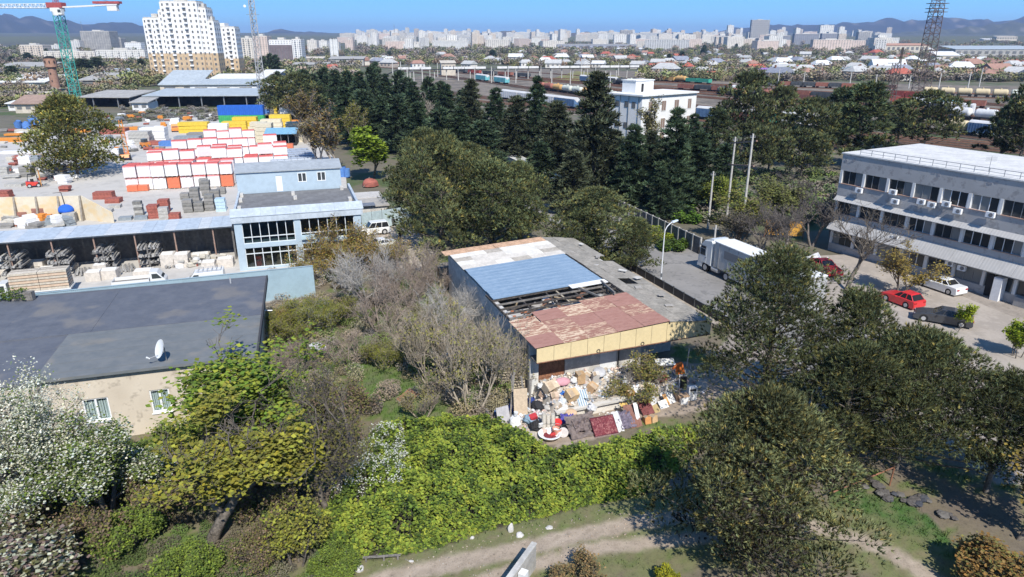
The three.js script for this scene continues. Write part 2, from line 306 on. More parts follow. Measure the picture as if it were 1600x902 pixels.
// the meadow, track and trodden earth round the hedge and the old workshop: one relief sheet coloured by what grows where
const G2 = (list) => list.map(([u, v]) => g(u, v));
const RUT_A = G2([[420, 975], [600, 906], [700, 882], [800, 862], [900, 838], [1000, 815], [1090, 805], [1180, 808], [1300, 828], [1400, 868], [1480, 920]]), RUT_B = G2([[640, 960], [760, 908], [830, 884], [930, 858], [1010, 848], [1120, 838]]);
const LITTER = G2([[755, 665], [780, 620], [820, 590], [1000, 560], [1100, 570], [1190, 600], [1130, 640], [1010, 655], [940, 685], [870, 700]]);
const HEDGE = G2([[498, 880], [505, 800], [545, 720], [590, 668], [690, 660], [800, 668], [872, 714], [950, 702], [1020, 682], [1070, 672], [1110, 680], [1070, 730], [1010, 776], [930, 788], [840, 812], [760, 830], [690, 856], [600, 874]]);
const GRASS_PATH = G2([[560, 560], [640, 560], [700, 640], [690, 690], [600, 660], [560, 610]]);
const LAWN = G2([[490, 860], [560, 880], [640, 905], [560, 960], [440, 960]]), LAWN_R = G2([[1290, 760], [1420, 780], [1520, 880], [1480, 930], [1380, 850], [1300, 810]]);
const LOT = G2([[1110, 560], [1190, 470], [1300, 420], [1390, 400], [1700, 520], [1700, 760], [1560, 760], [1400, 640], [1200, 660]]);
const DIRT = [.33, .265, .2], GRASS = [.1, .155, .03], DRY = [.19, .16, .09], EARTH = [.16, .13, .1];
function groundTone(x, z) {
  const n = fbm(x * .35, z * .35, 2), f = fbm(x * 1.7, z * 1.7, 5), f2 = fbm(x * 5, z * 5, 9, 2);
  let c = mix(mix(EARTH, DRY, .5 + n * 1.6), GRASS, step(-.05, .28, n + f * .5 - .05));
  if (inPoly(x, z, GRASS_PATH)) c = mix(c, [.085, .15, .022], .75 + f);
  if (inPoly(x, z, LAWN)) c = mix([.06, .14, .025], [.1, .17, .03], .5 + f * 1.5);
  if (inPoly(x, z, LAWN_R)) c = mix([.05, .12, .02], DRY, .2 + f * 1.2);
  const edge = f * .5 + f2 * .25, a = Math.min(toLine(x, z, RUT_A), toLine(x, z, RUT_B) + .1);
  if (a < 3.2) c = mix(c, mix(GRASS, DRY, .6 + f), step(3.2, 1.6, a + edge));
  c = mix(mix(DIRT, [.4, .33, .26], .5 + f2 + f), c, step(.4, .75, a + edge * .9));
  if (inPoly(x, z, LITTER)) c = mix([.3, .24, .185], [.38, .31, .25], .5 + f + f2);
  if (inPoly(x, z, LOT)) c = mix([.27, .235, .2], [.36, .31, .265], .5 + n + f * .8);
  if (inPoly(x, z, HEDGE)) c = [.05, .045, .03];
  return c.map((e) => e * (1 + f2 * .35));
}
const lump = (x, z) => { const a = Math.min(toLine(x, z, RUT_A), toLine(x, z, RUT_B)); return .06 * fbm(x * .5, z * .5) + (a < 1.4 ? -.05 * (1 - a / 1.4) : 0) + .03 * fbm(x * 2, z * 2) + .04; };
{
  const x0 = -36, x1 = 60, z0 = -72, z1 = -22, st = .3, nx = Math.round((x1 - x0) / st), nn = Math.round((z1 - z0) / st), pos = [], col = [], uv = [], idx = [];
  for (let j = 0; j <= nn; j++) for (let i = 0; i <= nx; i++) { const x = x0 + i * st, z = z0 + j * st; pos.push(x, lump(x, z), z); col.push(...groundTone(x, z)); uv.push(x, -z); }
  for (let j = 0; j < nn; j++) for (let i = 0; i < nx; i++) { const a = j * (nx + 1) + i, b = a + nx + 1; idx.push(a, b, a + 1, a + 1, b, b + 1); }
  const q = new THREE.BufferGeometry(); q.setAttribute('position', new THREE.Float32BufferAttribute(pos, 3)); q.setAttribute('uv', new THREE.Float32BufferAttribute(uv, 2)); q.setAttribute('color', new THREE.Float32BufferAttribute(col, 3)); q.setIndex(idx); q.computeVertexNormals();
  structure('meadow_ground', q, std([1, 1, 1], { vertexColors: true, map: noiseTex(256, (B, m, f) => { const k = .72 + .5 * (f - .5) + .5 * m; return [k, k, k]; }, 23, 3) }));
}
// flat sheets: storage yard, road, car park
function sheet(name, pts, y, mat) { const mb = new MB(), P = pts.map((p) => [p.x, p.z]); if (THREE.ShapeUtils.area(P.map(([x, z]) => new THREE.Vector2(x, -z))) < 0) P.reverse(); for (const [i, j, k] of THREE.ShapeUtils.triangulateShape(P.map(([x, z]) => new THREE.Vector2(x, -z)), [])) mb.tri(V(P[i][0], y, P[i][1]), V(P[j][0], y, P[j][1]), V(P[k][0], y, P[k][1]), V(0, 1, 0)); return structure(name, mb.get(), mat); }
const yardMat = std([1, 1, 1], { map: noiseTex(512, (B, m, f) => mix(mix([.45, .43, .4], [.54, .515, .48], B * 1.4 - .2), [.36, .34, .315], step(.5, .8, m) * .5 + (f - .5) * .2), 31, 26) });
sheet('yard_concrete', G2([[-200, 485], [60, 462], [385, 432], [470, 462], [560, 420], [545, 330], [540, 270], [485, 205], [460, 186], [330, 176], [230, 190], [90, 205], [-100, 235], [-300, 290]]), .13, yardMat);
const roadMat = std([1, 1, 1], { map: noiseTex(512, (B, m, f) => mix(mix([.2, .19, .18], [.29, .275, .26], B * 1.3 - .1), [.15, .145, .14], step(.5, .8, m) * .6 + (f - .5) * .5), 33, 14) });
{ const a = g(1110, 492), b = g(960, 405), d = b.clone().sub(a).normalize(), n = V(-d.z, 0, d.x); const w = 9.2; // along the workshop fence
  sheet('road', [a.clone().addScaledVector(d, -16), a.clone().addScaledVector(d, -16).addScaledVector(n, w + 2), a.clone().addScaledVector(d, 170).addScaledVector(n, w), a.clone().addScaledVector(d, 170)], .125, roadMat); }
sheet('side_lane', G2([[625, 330], [680, 400], [640, 440], [560, 415], [560, 372], [600, 330]]), .15, worn([.33, .28, .23], [.44, .38, .32], 35, 7));
sheet('car_park', G2([[1150, 452], [1255, 402], [1340, 398], [1640, 520], [1760, 690], [1480, 560], [1300, 520]]), .1, worn([.3, .265, .225], [.4, .35, .3], 36, 11));
// ---------- the beige house, lower left ----------
const frame = (t) => { t.updateMatrixWorld(true); return (x, y, z) => V(x, y, z).applyMatrix4(t.matrixWorld); };
{
  const t = thing('beige_house', 'long beige plastered house with a dark felt roof and a satellite dish', 'house', V(-17.29, 0, -41.8), R(16.5));
  const plaster = std([1, 1, 1], { map: noiseTex(256, (B, m, f) => mix(mix([.52, .45, .36], [.62, .55, .45], B * 1.5 - .2), [.36, .31, .25], step(.58, .8, m) * .7 + (f - .5) * .25), 61, 7) });
  const felt = std([1, 1, 1], { roughness: .8, map: noiseTex(512, (B, m, f) => mix(mix([.095, .105, .13], [.13, .14, .165], m * 1.5 - .2), [.22, .2, .175], step(.62, .78, B) * .5 + (f - .5) * .3), 62, 13), bumpMap: noiseTex(128, (B, m, f) => [f, f, f], 63, 1.5), bumpScale: .02 });
  const felt2 = std([1, 1, 1], { roughness: .8, map: noiseTex(512, (B, m, f) => mix(mix([.13, .145, .155], [.17, .18, .185], m * 1.5 - .2), [.24, .215, .18], step(.62, .8, B) * .45 + (f - .5) * .3), 66, 11) });
  const w = new MB(), holes = [[-10.92, -9.4, 1.42, 3.13], [-6.95, -5.75, 1.5, 3.2], [-13.6, -12.9, 1.4, 2.95], [-3.6, -2.2, 1.4, 3.1], [-19, -17.6, 1.4, 3.1]].sort((a, b) => a[0] - b[0]);
  let x = -34; for (const [a, b, y0, y1] of holes) { w.block(x, a, 0, 4.8, -.65, -.3); w.block(a, b, 0, y0, -.65, -.3); w.block(a, b, y1, 4.8, -.65, -.3); x = b; } w.block(x, -.35, 0, 4.8, -.65, -.3);
  w.block(-.7, -.35, 0, 4.8, -16.6, -.655).block(-34, -.7, 0, 4.8, -16.9, -16.6).block(-34, -.705, .01, .1, -16.6, -.66);
  w.build('wall', plaster, t);
  for (const [a, b, y0, y1] of holes) {
    const f = new MB(), m = (a + b) / 2, gl = new MB(), cu = new MB();
    f.block(a, b, y0, y0 + .09, -.55, -.36).block(a, b, y1 - .09, y1, -.55, -.36).block(a, a + .09, y0 + .09, y1 - .09, -.55, -.36).block(b - .09, b, y0 + .09, y1 - .09, -.55, -.36).block(m - .06, m + .06, y0 + .09, y1 - .09, -.54, -.37).block(a - .06, b + .06, y0 - .06, y0 - .003, -.42, -.22);
    const fr = f.build('window', M.pvc, t); gl.block(a + .09, b - .09, y0 + .09, y1 - .09, -.48, -.46); gl.build('pane', new THREE.MeshPhysicalMaterial({ color: lin(.9, .95, .95), roughness: .05, transmission: 1, thickness: 0 }), fr);
    for (let i = 0; i < 9; i++) { const s = (b - a - .2) / 9; cu.block(a + .1 + i * s, a + .1 + (i + .8) * s, y0 + .1, y1 - .1, -.6 - (i % 2) * .03, -.58 - (i % 2) * .03); } cu.build('curtain', std([.55, .56, .55]), fr);
  }
  const roof = (name, m, x0, x1, z0, z1, y) => new MB().block(x0, x1, 4.81, y, z0, z1).build(name, m, t);
  roof('roof_sheet', felt, -11.4, 0, -16.9, -7.5, 5.03); roof('roof_sheet', felt2, -13.2, 0, -7.503, .06, 5.0); roof('roof_sheet', felt, -34, -11.403, -16.9, -7.5, 5.015); roof('roof_sheet', felt, -34, -13.203, -7.503, .06, 4.93);
  for (let i = 0; i < 11; i++) new MB().block(-2.6 - i * 3.1, -2.48 - i * 3.1, 5.0, i < 4 ? 5.034 : 5.02, -16.8, -7.52).build('felt_seam', felt, t); for (let i = 0; i < 5; i++) new MB().block(-13.1, -.02, 5.003, 5.014, -1.5 * i - .9, -1.5 * i - .8).build('felt_seam', felt2, t);
  new MB().block(-34, .02, 4.7, 5.06, -17.15, -16.905).build('parapet', felt, t);
  new MB().block(.003, .14, 4.75, 5.12, -17, .1).build('verge', std([.05, .05, .055]), t);
  const pipe = new MB(); pipe.tube(V(-2.9, 5, -15.9), V(-2.9, 5.55, -15.9), .07, .07, 8); pipe.build('vent_pipe', M.paleSteel, t);
  const drain = new MB(); drain.tube(V(-.3, 3.6, -12.2), V(.5, 3.5, -12.2), .05, .05, 6); drain.tube(V(-.2, 4.7, -.26), V(-.2, .1, -.26), .05, .05, 6); drain.build('drain_pipe', M.pvc, t);
  // dish
  const L = frame(t), p = L(-5.75, 5, -.7), d = thing('satellite_dish', 'white satellite dish standing on the front edge of the dark roof', 'satellite dish', p, R(-40));
  const bowl = new THREE.SphereGeometry(1.5, 24, 8, 0, Math.PI * 2, 0, .36); bowl.applyMatrix4(new THREE.Matrix4().makeTranslation(0, -1.5, 0)); bowl.applyMatrix4(new THREE.Matrix4().makeScale(1, .8, 1.2)); bowl.applyMatrix4(new THREE.Matrix4().makeRotationX(R(-112))); bowl.translate(0, .95, .1);
  const inner = bowl.clone(); part('bowl', new MB().geo(bowl).geo(inner, M4(0, 0, .03)).get(), std([.72, .74, .75], { roughness: .45 }), d);
  new MB().tube(V(0, 0, -.12), V(0, .95, -.12), .035, .035, 7).tube(V(0, .95, -.12), V(0, .95, .08), .05, .05, 7).build('mast', M.metal, d);
  new MB().tube(V(0, .6, .05), V(0, .55, .95), .022, .022, 6).build('feed_arm', M.paleSteel, d); new MB().tube(V(0, .52, .9), V(0, .68, 1.06), .05, .06, 7).build('receiver', M.pvc, d);
  // at the end wall
  const bl = new MB(), q = g(421, 540); bl.box(0, .55, 0, .9, 1.1, .8, .2).box(.25, 1.13, .02, .3, .08, .4, .3); const b = bl.build('stone', worn([.5, .42, .36], [.62, .54, .47], 64, 1.5), thing('stone_block', 'pinkish stone block standing by the end wall of the beige house', 'block', q, .2));
  const hp = thing('roof_weeds', 'small green weeds growing over the far roof edge at the left', 'weeds', L(-19.6, 5.2, -16.6)), lw = new Leaves(); for (let i = 0; i < 900; i++) lw.leaf(rr(-1.6, 1.2), Math.abs(rr(-.2, .75)), rr(-.5, .5), rr(.1, .2), vary([.12, .18, .03], .3)); part('foliage', lw.get(), LEAF, hp); const ws = new MB(); for (let i = 0; i < 30; i++) { const s = rr(-1.5, 1.1); ws.tube(V(s, -.3, 0), V(s + rr(-.2, .2), .6, rr(-.4, .4)), .02, .008, 3, false); } ws.box(.9, .2, 0, 1.6, .7, .5, .1); ws.build('stem', M.greyWood, hp);
}
// ---------- pale blue corrugated yard fence ----------
{
  const blueSteel = worn([.3, .42, .5], [.36, .49, .57], 65, 4, { roughness: .5, metalness: .1 });
  const t = thing('corrugated_fence', 'pale blue corrugated metal fence along the storage yard, behind the beige house', 'fence', V(-21.4, 0, -65.6), R(19.6));
  for (let i = 0; i < 28; i++) { // one sheet per bay
    const m = new MB(), x0 = 1.2 - (i + 1) * 1.55, n = 10; for (let k = 0; k < n; k++) { const a = x0 + k * .155; m.block(a, a + .1, .18, 3.4 + (i % 3) * .012, -.03, .03).block(a + .1, a +   .155, .18, 3.4, -.05, -.02); } m.build('sheet', blueSteel, t);
  }
  const c = new MB(); c.block(-42, 1.2, -.1, .17, -.12, .12); c.build('plinth', M.concrete, t);
  const ps = new MB(); for (let i = 0; i < 15; i++) ps.block(1.2 - i * 3.1 - .04, 1.2 - i * 3.1 + .04, .17, 3.35, -.13, -.06); ps.build('posts', M.metal, t);
  const r = new MB(); r.block(-42, 1.2, 3.43, 3.49, -.06, .06); r.build('cap_rail', blueSteel, t);
}
// ---------- showroom: pale blue two-storey glass front ----------
{
  const t = thing('showroom', 'pale blue two-storey showroom with a glazed front and roof terrace', 'building', V(-31.15, 0, -74.2), R(18));
  const blue = worn([.36, .46, .54], [.42, .52, .6], 71, 6, { roughness: .6 }), fascia = worn([.42, .49, .56], [.52, .58, .64], 72, 5, { roughness: .5 }), deck = worn([.13, .13, .135], [.2, .2, .205], 73, 5);
  const W = 14, w = new MB();
  w.block(-.25, 14.25, 5.72, 6.42, -1.3, .18); w.build('fascia', fascia, t);
  // sloping canopy sheets on the fascia
  for (let i = 0; i < 9; i++) { const a = -.3 + i * 1.63, c = new MB(); c.hex([V(a, 6.42, .24), V(a + 1.62, 6.42, .24), V(a + 1.62, 6.425, -1.35), V(a, 6.425, -1.35), V(a, 6.48, .24), V(a + 1.62, 6.48, .24), V(a + 1.62, 7.05, -1.35), V(a, 7.05, -1.35)]); c.build('canopy_sheet', fascia, t); }
  const body = new MB(); body.block(0, .8, 0, 5.72, -.5, 0).block(6.45, 7.1, 0, 5.72, -.5, 0).block(13.2, 14, 0, 5.72, -.5, 0).block(.8, 6.45, 2.72, 3.22, -.46, -.02).block(7.1, 13.2, 2.72, 3.22, -.46, -.02).block(.8, 13.2, 0, .35, -.44, -.04);
  body.block(0, .25, 0, 6.4, -13.6, -.505).block(13.75, 14, 0, 6.4, -13.6, -.505).block(.25, 13.75, 2.8, 3.05, -13.6, -.6).block(.25, 13.75, 0, .1, -13.6, -.6).block(.25, 13.75, 0, 5.9, -8, -7.8);
  body.build('wall', blue, t);
  new MB().block(.25, 13.75, 5.95, 6.35, -12.9, -1.36).build('terrace_deck', deck, t);
  const glass = new THREE.MeshPhysicalMaterial({ color: lin(.55, .6, .6), roughness: .03, transmission: 1, thickness: 0 });
  for (const [x0, x1] of [[.8, 6.45], [7.1, 13.2]]) for (const [y0, y1, tr] of [[.35, 2.72, 2.0], [3.22, 5.72, 3.95]]) {
    const n = 6, s = (x1 - x0) / n;
    const fr = new MB(); fr.block(x0, x1, tr - .05, tr + .05, -.3, -.14); for (let i = 0; i <= n; i++) { const a = Math.min(x1 - .04, Math.max(x0 + .04, x0 + i * s)); fr.block(a - .04, a + .04, y0, y1, -.32, -.12); } fr.block(x0, x1, y0, y0 + .07, -.3, -.14).block(x0, x1, y1 - .07, y1, -.3, -.14);
    const f = fr.build('window', std([.62, .66, .68], { roughness: .4 }), t);
    for (let i = 0; i < n; i++) for (const [a, b] of [[y0 + .07, tr - .05], [tr + .05, y1 - .07]]) new MB().block(x0 + i * s + .04, x0 + (i + 1) * s - .04, a, b, -.235, -.225).build('pane', glass, f);
  }
  // terrace house
  const rear = new MB(), z0 = -13.3; const op = [[4.75, 5.5, 6.4, 8.42], [7.5, 8.6, 7.45, 8.65], [9.95, 11.05, 7.45, 8.65]]; let x = -.02;
  for (const [a, b, y0, y1] of op) { rear.block(x, a, 6.3, 9.0, z0 - .2, z0).block(a, b, 6.3, y0, z0 - .2, z0).block(a, b, y1, 9.0, z0 - .2, z0); x = b; } rear.block(x, 13, 6.3, 9.0, z0 - .2, z0).block(-.02, .2, 0, 9.0, z0 - 3.4, z0 - .2).block(12.8, 13, 0, 9.0, z0 - 3.4, z0 - .2).block(.2, 12.8, 0, 9, z0 - 3.4, z0 - 3.2);
  rear.build('rear_wall', blue, t);
  new MB().hex([V(-.2, 9, z0 + .2), V(13.2, 9, z0 + .2), V(13.2, 9, z0 - 3.6), V(-.2, 9, z0 - 3.6), V(-.2, 9.12, z0 + .2), V(13.2, 9.12, z0 + .2), V(13.2, 9.75, z0 - 3.6), V(-.2, 9.75, z0 - 3.6)]).build('rear_roof', worn([.3, .34, .37], [.4, .43, .45], 74, 4, { roughness: .5 }), t);
  new MB().block(4.75, 5.5, 6.4, 8.42, z0 - .12, z0 - .05).build('door', M.pvc, t);
  for (const [a, b, y0, y1] of op.slice(1)) { const f = new MB(); f.block(a, b, y0, y0 + .08, z0 - .15, z0 + .02).block(a, b, y1 - .08, y1, z0 - .15, z0 + .02).block(a, a + .08, y0 + .08, y1 - .08, z0 - .15, z0 + .02).block(b - .08, b, y0 + .08, y1 - .08, z0 - .15, z0 + .02).block((a + b) / 2 - .05, (a + b) / 2 + .05, y0 + .08, y1 - .08, z0 - .14, z0 + .01); const q = f.build('window', M.pvc, t); new MB().block(a + .08, b - .08, y0 + .08, y1 - .08, z0 - .1, z0 - .08).build('pane', M.glass, q); }
  const par = new MB(); par.block(13.75, 14.02, 6.42, 6.95, -13.1, -1.36).block(0, .25, 6.42, 6.75, -13.1, -1.36); par.build('parapet', fascia, t);
  for (const [x, z] of [[.55, -4], [.5, -8.5], [.5, -11.5], [6.9, -8], [6.7, -10.6], [13.3, -5], [12.9, -12.2]]) new MB().block(x - .2, x + .2, 6.36, 6.75, z - .5, z + .5).build('kerb_stone', M.wall, t);
  new MB().block(7.1, 8.6, 3.3, 3.75, -.1, .35).build('sign_box', worn([.36, .5, .56], [.42, .55, .6], 75, 2), t);
  // stock behind the glass
  const L = frame(t); for (const [x, c, l] of [[2, [.5, .05, .04], 'red drum behind the lower showroom glass'], [3.2, [.45, .32, .2], 'cardboard carton behind the lower showroom glass'], [4.4, [.42, .3, .2], 'brown carton stack behind the lower showroom glass'], [5.4, [.25, .4, .12], 'green-labelled sack behind the lower showroom glass']]) { const o = thing('stock_box', l, 'box', L(x, .1, -1.6), R(18)); new MB().box(0, .35, 0, .7, .7, .6).box(.05, .95, 0, .6, .5, .5, .2).build('carton', std(c), o); new MB().box(0, .71, .02, .3, .03, .55).build('tape', std([.6, .5, .35]), o); }
}
// side sheds of the showroom
{
  const t = thing('lean_to', 'low grey flat-roofed lean-to against the right side of the showroom', 'shed', g(585, 352), R(18));
  new MB().block(-2.6, 2, 0, 2.7, -9, -.2).build('wall', M.wall, t); new MB().block(-2.9, 2.3, 2.71, 2.9, -5, .1).build('roof', worn([.32, .3, .28], [.42, .4, .37], 76, 3), t); new MB().block(-2.6, 2.1, 2.74, 2.95, -9.4, -5.01).build('roof', worn([.45, .43, .4], [.55, .53, .5], 77, 3), t); new MB().block(-2.4, .3, 2.91, 3.02, -1.5, .3).build('awning', worn([.13, .16, .21], [.19, .22, .28], 78, 2), t);
  const gt = thing('yard_gate', 'pale blue sheet metal yard gate beyond the parked jeep', 'gate', g(566, 362), yawOf(g(566, 362), g(640, 350)));
  for (let i = 0; i < 5; i++) new MB().block(i * 1.55, i * 1.55 + 1.5, .12, 2.6, -.03, .03).build('panel', worn([.34, .44, .48], [.42, .52, .55], 79, 3), gt); for (let i = 0; i <= 5; i++) new MB().block(i * 1.55 - .045, i * 1.55 - .004, 0, 2.75, -.06, .06).build('post', M.metal, gt);
}
// ---------- the old workshop ----------
{
  const t = thing('old_workshop', 'derelict workshop with a patchwork roof, half collapsed, and a yellow panelled fascia', 'building', V(1.72, 0, -43.89), R(20.5)), L = frame(t);
  const ridgeY = 4.97, eave = 4.5, ridgeX = 10.85, W = 14.7, D = 24.9;
  const ry = (x) => x <= ridgeX ? eave + (ridgeY - eave) * x / ridgeX : ridgeY - (ridgeY - eave) * (x - ridgeX) / (W - ridgeX);
  const plaster = worn([.42, .41, .39], [.6, .58, .55], 81, 4), yellow = worn([.62, .5, .29], [.7, .57, .33], 82, 3), redRust = [[[.25, .12, .095], [.33, .18, .15], 0, .8], [[.28, .14, .1], [.54, .42, .31], .36, .58], [[.26, .13, .1], [.48, .34, .25], .42, .66]].map(([a, b, lo, hi], i) => { const q = noiseTex(256, (B, m, f, x, y) => mix(mix(a, b, step(lo, hi, m * .7 + B * .25 + (f - .5) * .25 + .05 * Math.sin(y * 6.283 * 14))), [.1, .045, .03], step(.72, .85, B) * .5), 83 + i, 3); q.repeat.set(1 / 6.5, 1 / 1.6); return std([1, 1, 1], { map: q, roughness: .85 }); });
  const blue = std([1, 1, 1], { map: (() => { const q = noiseTex(256, (B, m, f, x, y) => mix([.19, .28, .39], [.34, .44, .54], m * .9 + (f - .5) * .5 + .22 * Math.sin(y * 6.283 * 12) - .1), 86, 4); q.repeat.set(1 / 9, 1 / 2.4); return q; })(), roughness: .45, metalness: .15 }), asbest = [worn([.42, .4, .36], [.54, .51, .47], 87, 3), worn([.5, .48, .44], [.62, .6, .56], 88, 3), worn([.28, .26, .23], [.38, .35, .31], 89, 3)], grey = [worn([.2, .185, .165], [.3, .28, .25], 90, 2.4), worn([.17, .16, .145], [.26, .245, .22], 91, 2.4)], orange = worn([.42, .2, .1], [.55, .36, .24], 92, 1.5);
  const roof = new THREE.Group(); roof.name = 'roof'; t.add(roof);
  // ribbed sheet lying along the slope between x0..x1 and z0..z1 (z negative away)
  function rib(x0, x1, z0, z1, mat, { lift = 0, twist = 0, pitch = .19, amp = .018, name = 'roof_sheet' } = {}) {
    const m = new MB(), n = Math.max(4, Math.round((z0 - z1) / pitch) * 2); // ribs run down the slope
    const P = (x, z, dy) => V(x, ry(x) + .06 + lift + twist * (z - z1) / (z0 - z1) + dy, z);
    for (let i = 0; i < n; i++) { const a = z0 + (z1 - z0) * i / n, b = z0 + (z1 - z0) * (i + 1) / n, da = i % 2 ? amp : -amp, db = -da; m.quad(P(x0, a, da), P(x1, a, da), P(x1, b, db), P(x0, b, db)); }
    m.hex([P(x0, z0, -.045), P(x1, z0, -.045), P(x1, z1, -.045), P(x0, z1, -.045), P(x0, z0, -.025), P(x1, z0, -.025), P(x1, z1, -.025), P(x0, z1, -.025)]);
    return m.build(name, mat, roof);
  }
  // red sheets over the front bay: three courses of five
  const cuts = [0, 2.1, 4.3, 6.5, 8.7, 10.85];
  for (let r = 0; r < 3; r++) for (let i = 0; i < 5; i++) { const z0 = .12 - r * 2.05, z1 = z0 - 2.12 - (r === 2 && i > 2 ? .5 : 0); if (r === 2 && i < 1) continue; rib(cuts[i] - (i ? .06 : .15), cuts[i + 1], z0 + rr(-.04, .04), z1, redRust[(r === 1 && i === 3) || (r === 0 && i > 2) ? 0 : (i + r) % 3], { lift: .012 * r + .006 * i + rr(0, .03), twist: rr(-.03, .05) }); }
  rib(-.15, 2.0, -3.9, -5.3, redRust[1], { lift: .01 });
  // blue sheets
  for (let i = 0; i < 8; i++) { const z0 = -10.1 - i * 1.06; rib(.3 + .06 * nz(i, 0), 10.6, z0, z0 - 1.1, blue, { lift: .01 * (i % 2) + .02, pitch: .26 }); }
  rib(7.2, 10.7, -9.4, -10.3, worn([.55, .57, .58], [.66, .67, .67], 93, 3), { lift: .06 });
  // asbestos cement sheets, whitened
  for (let r = 0; r < 4; r++) for (let i = 0; i < 6; i++) { const z0 = -18.6 - r * 1.2; rib(.2 + i * 1.75, .2 + (i + 1) * 1.78, z0, z0 - 1.24, (r + i * 3) % 7 === 2 ? asbest[2] : pick(asbest.slice(0, 2)), { lift: .012 * (r + i % 2) }); }
  for (let i = 0; i < 6; i++) rib(-.3 + i * 1.82, -.3 + (i + 1) * 1.85, -23.4, -25, orange, { lift: .05 + .01 * (i % 2), twist: rr(-.05, .05) });
  // grey slope towards the road
  for (let r = 0; r < 14; r++) for (let i = 0; i < 3; i++) { if ((r === 5 && i === 1) || (r === 9 && i === 2)) continue; const z0 = .15 - r * 1.79, x0 = ridgeX - .03 + i * 1.29; rib(x0, x0 + 1.34, z0, z0 - 1.84, grey[(r + i) % 2], { lift: .012 * ((r + i) % 3) + rr(0, .02), twist: rr(-.02, .03) }); }
  for (let i = 0; i < 9; i++) { const z = -3 - i * 2.3; new MB().box(rr(11.6, 14), ry(12.5) + .17, z, rr(.5, 1), .03, rr(.3, .8), rnd() * 3, rr(-.06, .06), rr(-.06, .06)).build('broken_sheet', pick(asbest), roof); }
  // timber left open where the roof has fallen in
  const raf = [M.greyWood, worn([.05, .04, .035], [.11, .095, .085], 94, 1), M.wood];
  for (let i = 0; i < 9; i++) { const z = -6.0 - i * .52; const o = new MB(); o.bar(V(.2, ry(.2) - .1, z), V(ridgeX, ridgeY - .1, z + rr(-.3, .3)), .09, .14); if (i % 2 === 0) o.build('rafter', raf[i % 3 === 0 ? 0 : 1], roof); }
  for (const x of [.3, 2.6, 5, 7.4, 9.8, 10.8]) new MB().bar(V(x, ry(x) - .25, -4.5), V(x + rr(-.1, .1), ry(x) - .25, -12), .12, .16).build('purlin', raf[1], roof);
  for (let i = 0; i < 34; i++) { const x = rr(.4, 10.4), z = rr(-9.6, -6.3), a = rnd() * 6.28, l = rr(.7, 2.6), y = ry(x) - rr(.1, .9); new MB().bar(V(x, y, z), V(x + Math.cos(a) * l, y + rr(-.3, .45), z + Math.sin(a) * l * .45), rr(.06, .12), rr(.03, .09)).build('fallen_plank', pick(raf), roof); }
  for (let i = 0; i < 10; i++) { const x = rr(3, 10), z = rr(-9, -6.6); new MB().box(x, ry(x) - rr(.15, .6), z, rr(.6, 1.4), .03, rr(.4, .8), rnd() * 3, rr(-.3, .3), rr(-.3, .3)).build('broken_sheet', pick([...asbest, ...grey, M.rust]), roof); }
  new MB().bar(V(10.2, ridgeY + .1, -9.8), V(9.6, ridgeY + .3, -6.2), .14, .2).bar(V(7.8, ridgeY - .1, -9.6), V(8.6, ridgeY - .05, -6.3), .12, .16).build('leaning_beam', raf[0], roof);
  new MB().bar(V(ridgeX, ridgeY - .08, .1), V(ridgeX, ridgeY - .08, -24.8), .14, .16).build('ridge_beam', raf[1], roof);
  const brick = worn([.36, .12, .06], [.5, .2, .1], 95, .6); for (let i = 0; i < 26; i++) new MB().box(rr(.4, 2.9), 3.85 + Math.floor(i / 9) * .14, rr(-8.2, -5.9), .26, .12, .13, rnd() * .6).build('loose_brick', brick, roof);
  // walls
  const wl = new MB(); wl.block(.35, .7, 0, 4.3, -24.6, -1.6).block(.7, 14.2, 0, 4.3, -24.6, -24.2).block(14.0, 14.3, 0, 4.3, -24.2, -4.5).block(3.05, 9.6, .35, 4.2, -1.95, -1.62).block(9.6, 14.0, 0, 4.2, -4.85, -4.5).block(9.3, 9.6, 0, 4.2, -4.5, -1.96).block(.705, 14, .05, .25, -24.1, -4.9).block(.7, 3.05, 2.95, 4.2, -1.94, -1.64).block(.71, 9.29, .02, .6, -4.4, -1.97).block(.72, 9.2, 3.4, 3.55, -9.6, -5.6); wl.build('wall', plaster, t);
  new MB().block(.0, .7, 0, 4.2, -1.59, -1.2).build('corner_pier', worn([.55, .54, .51], [.66, .65, .62], 96, 3), t);
  const ip = new MB(); ip.block(6.0, 7.4, .9, 4.1, -1.615, -1.585); ip.build('patched_plaster', worn([.58, .6, .62], [.66, .68, .7], 97, 2), t);
  new MB().tube(V(7.55, .6, -1.5), V(7.55, 4, -1.5), .05, .05, 7).build('downpipe', M.dark, t);
  // rusty double door of planks
  const dr = new THREE.Group(); dr.name = 'door'; t.add(dr); for (let i = 0; i < 9; i++) new MB().block(.74 + i * .255, .74 + i * .255 + .245, .55, 2.93, -1.78, -1.72 + (i % 2) * .012).build('plank', worn([.2, .085, .045], [.34, .16, .09], 100 + i % 3, 1), dr); new MB().block(.74, 3.03, 1.1, 1.2, -1.71, -1.69).block(.74, 3.03, 2.4, 2.5, -1.71, -1.69).build('ledge', M.rust, dr);
  // fascia panels
  const bot = (x) => 3.4, top = (x) => ry(x) - .03;
  for (let i = 0; i < 11; i++) { const a = i * 1.335 + .012, b = (i + 1) * 1.335 - .012; const o = new MB(); o.hex([V(a, bot(a), .08), V(b, bot(b), .08), V(b, bot(b), .02), V(a, bot(a), .02), V(a, top(a) + .0, .08), V(b, top(b), .08), V(b, top(b), .02), V(a, top(a), .02)]); o.build('fascia_panel', yellow, t); }
  new MB().block(0, W, 3.36, 3.42, -1.6, .1).build('soffit', worn([.14, .12, .1], [.22, .2, .17], 104, 2), t);
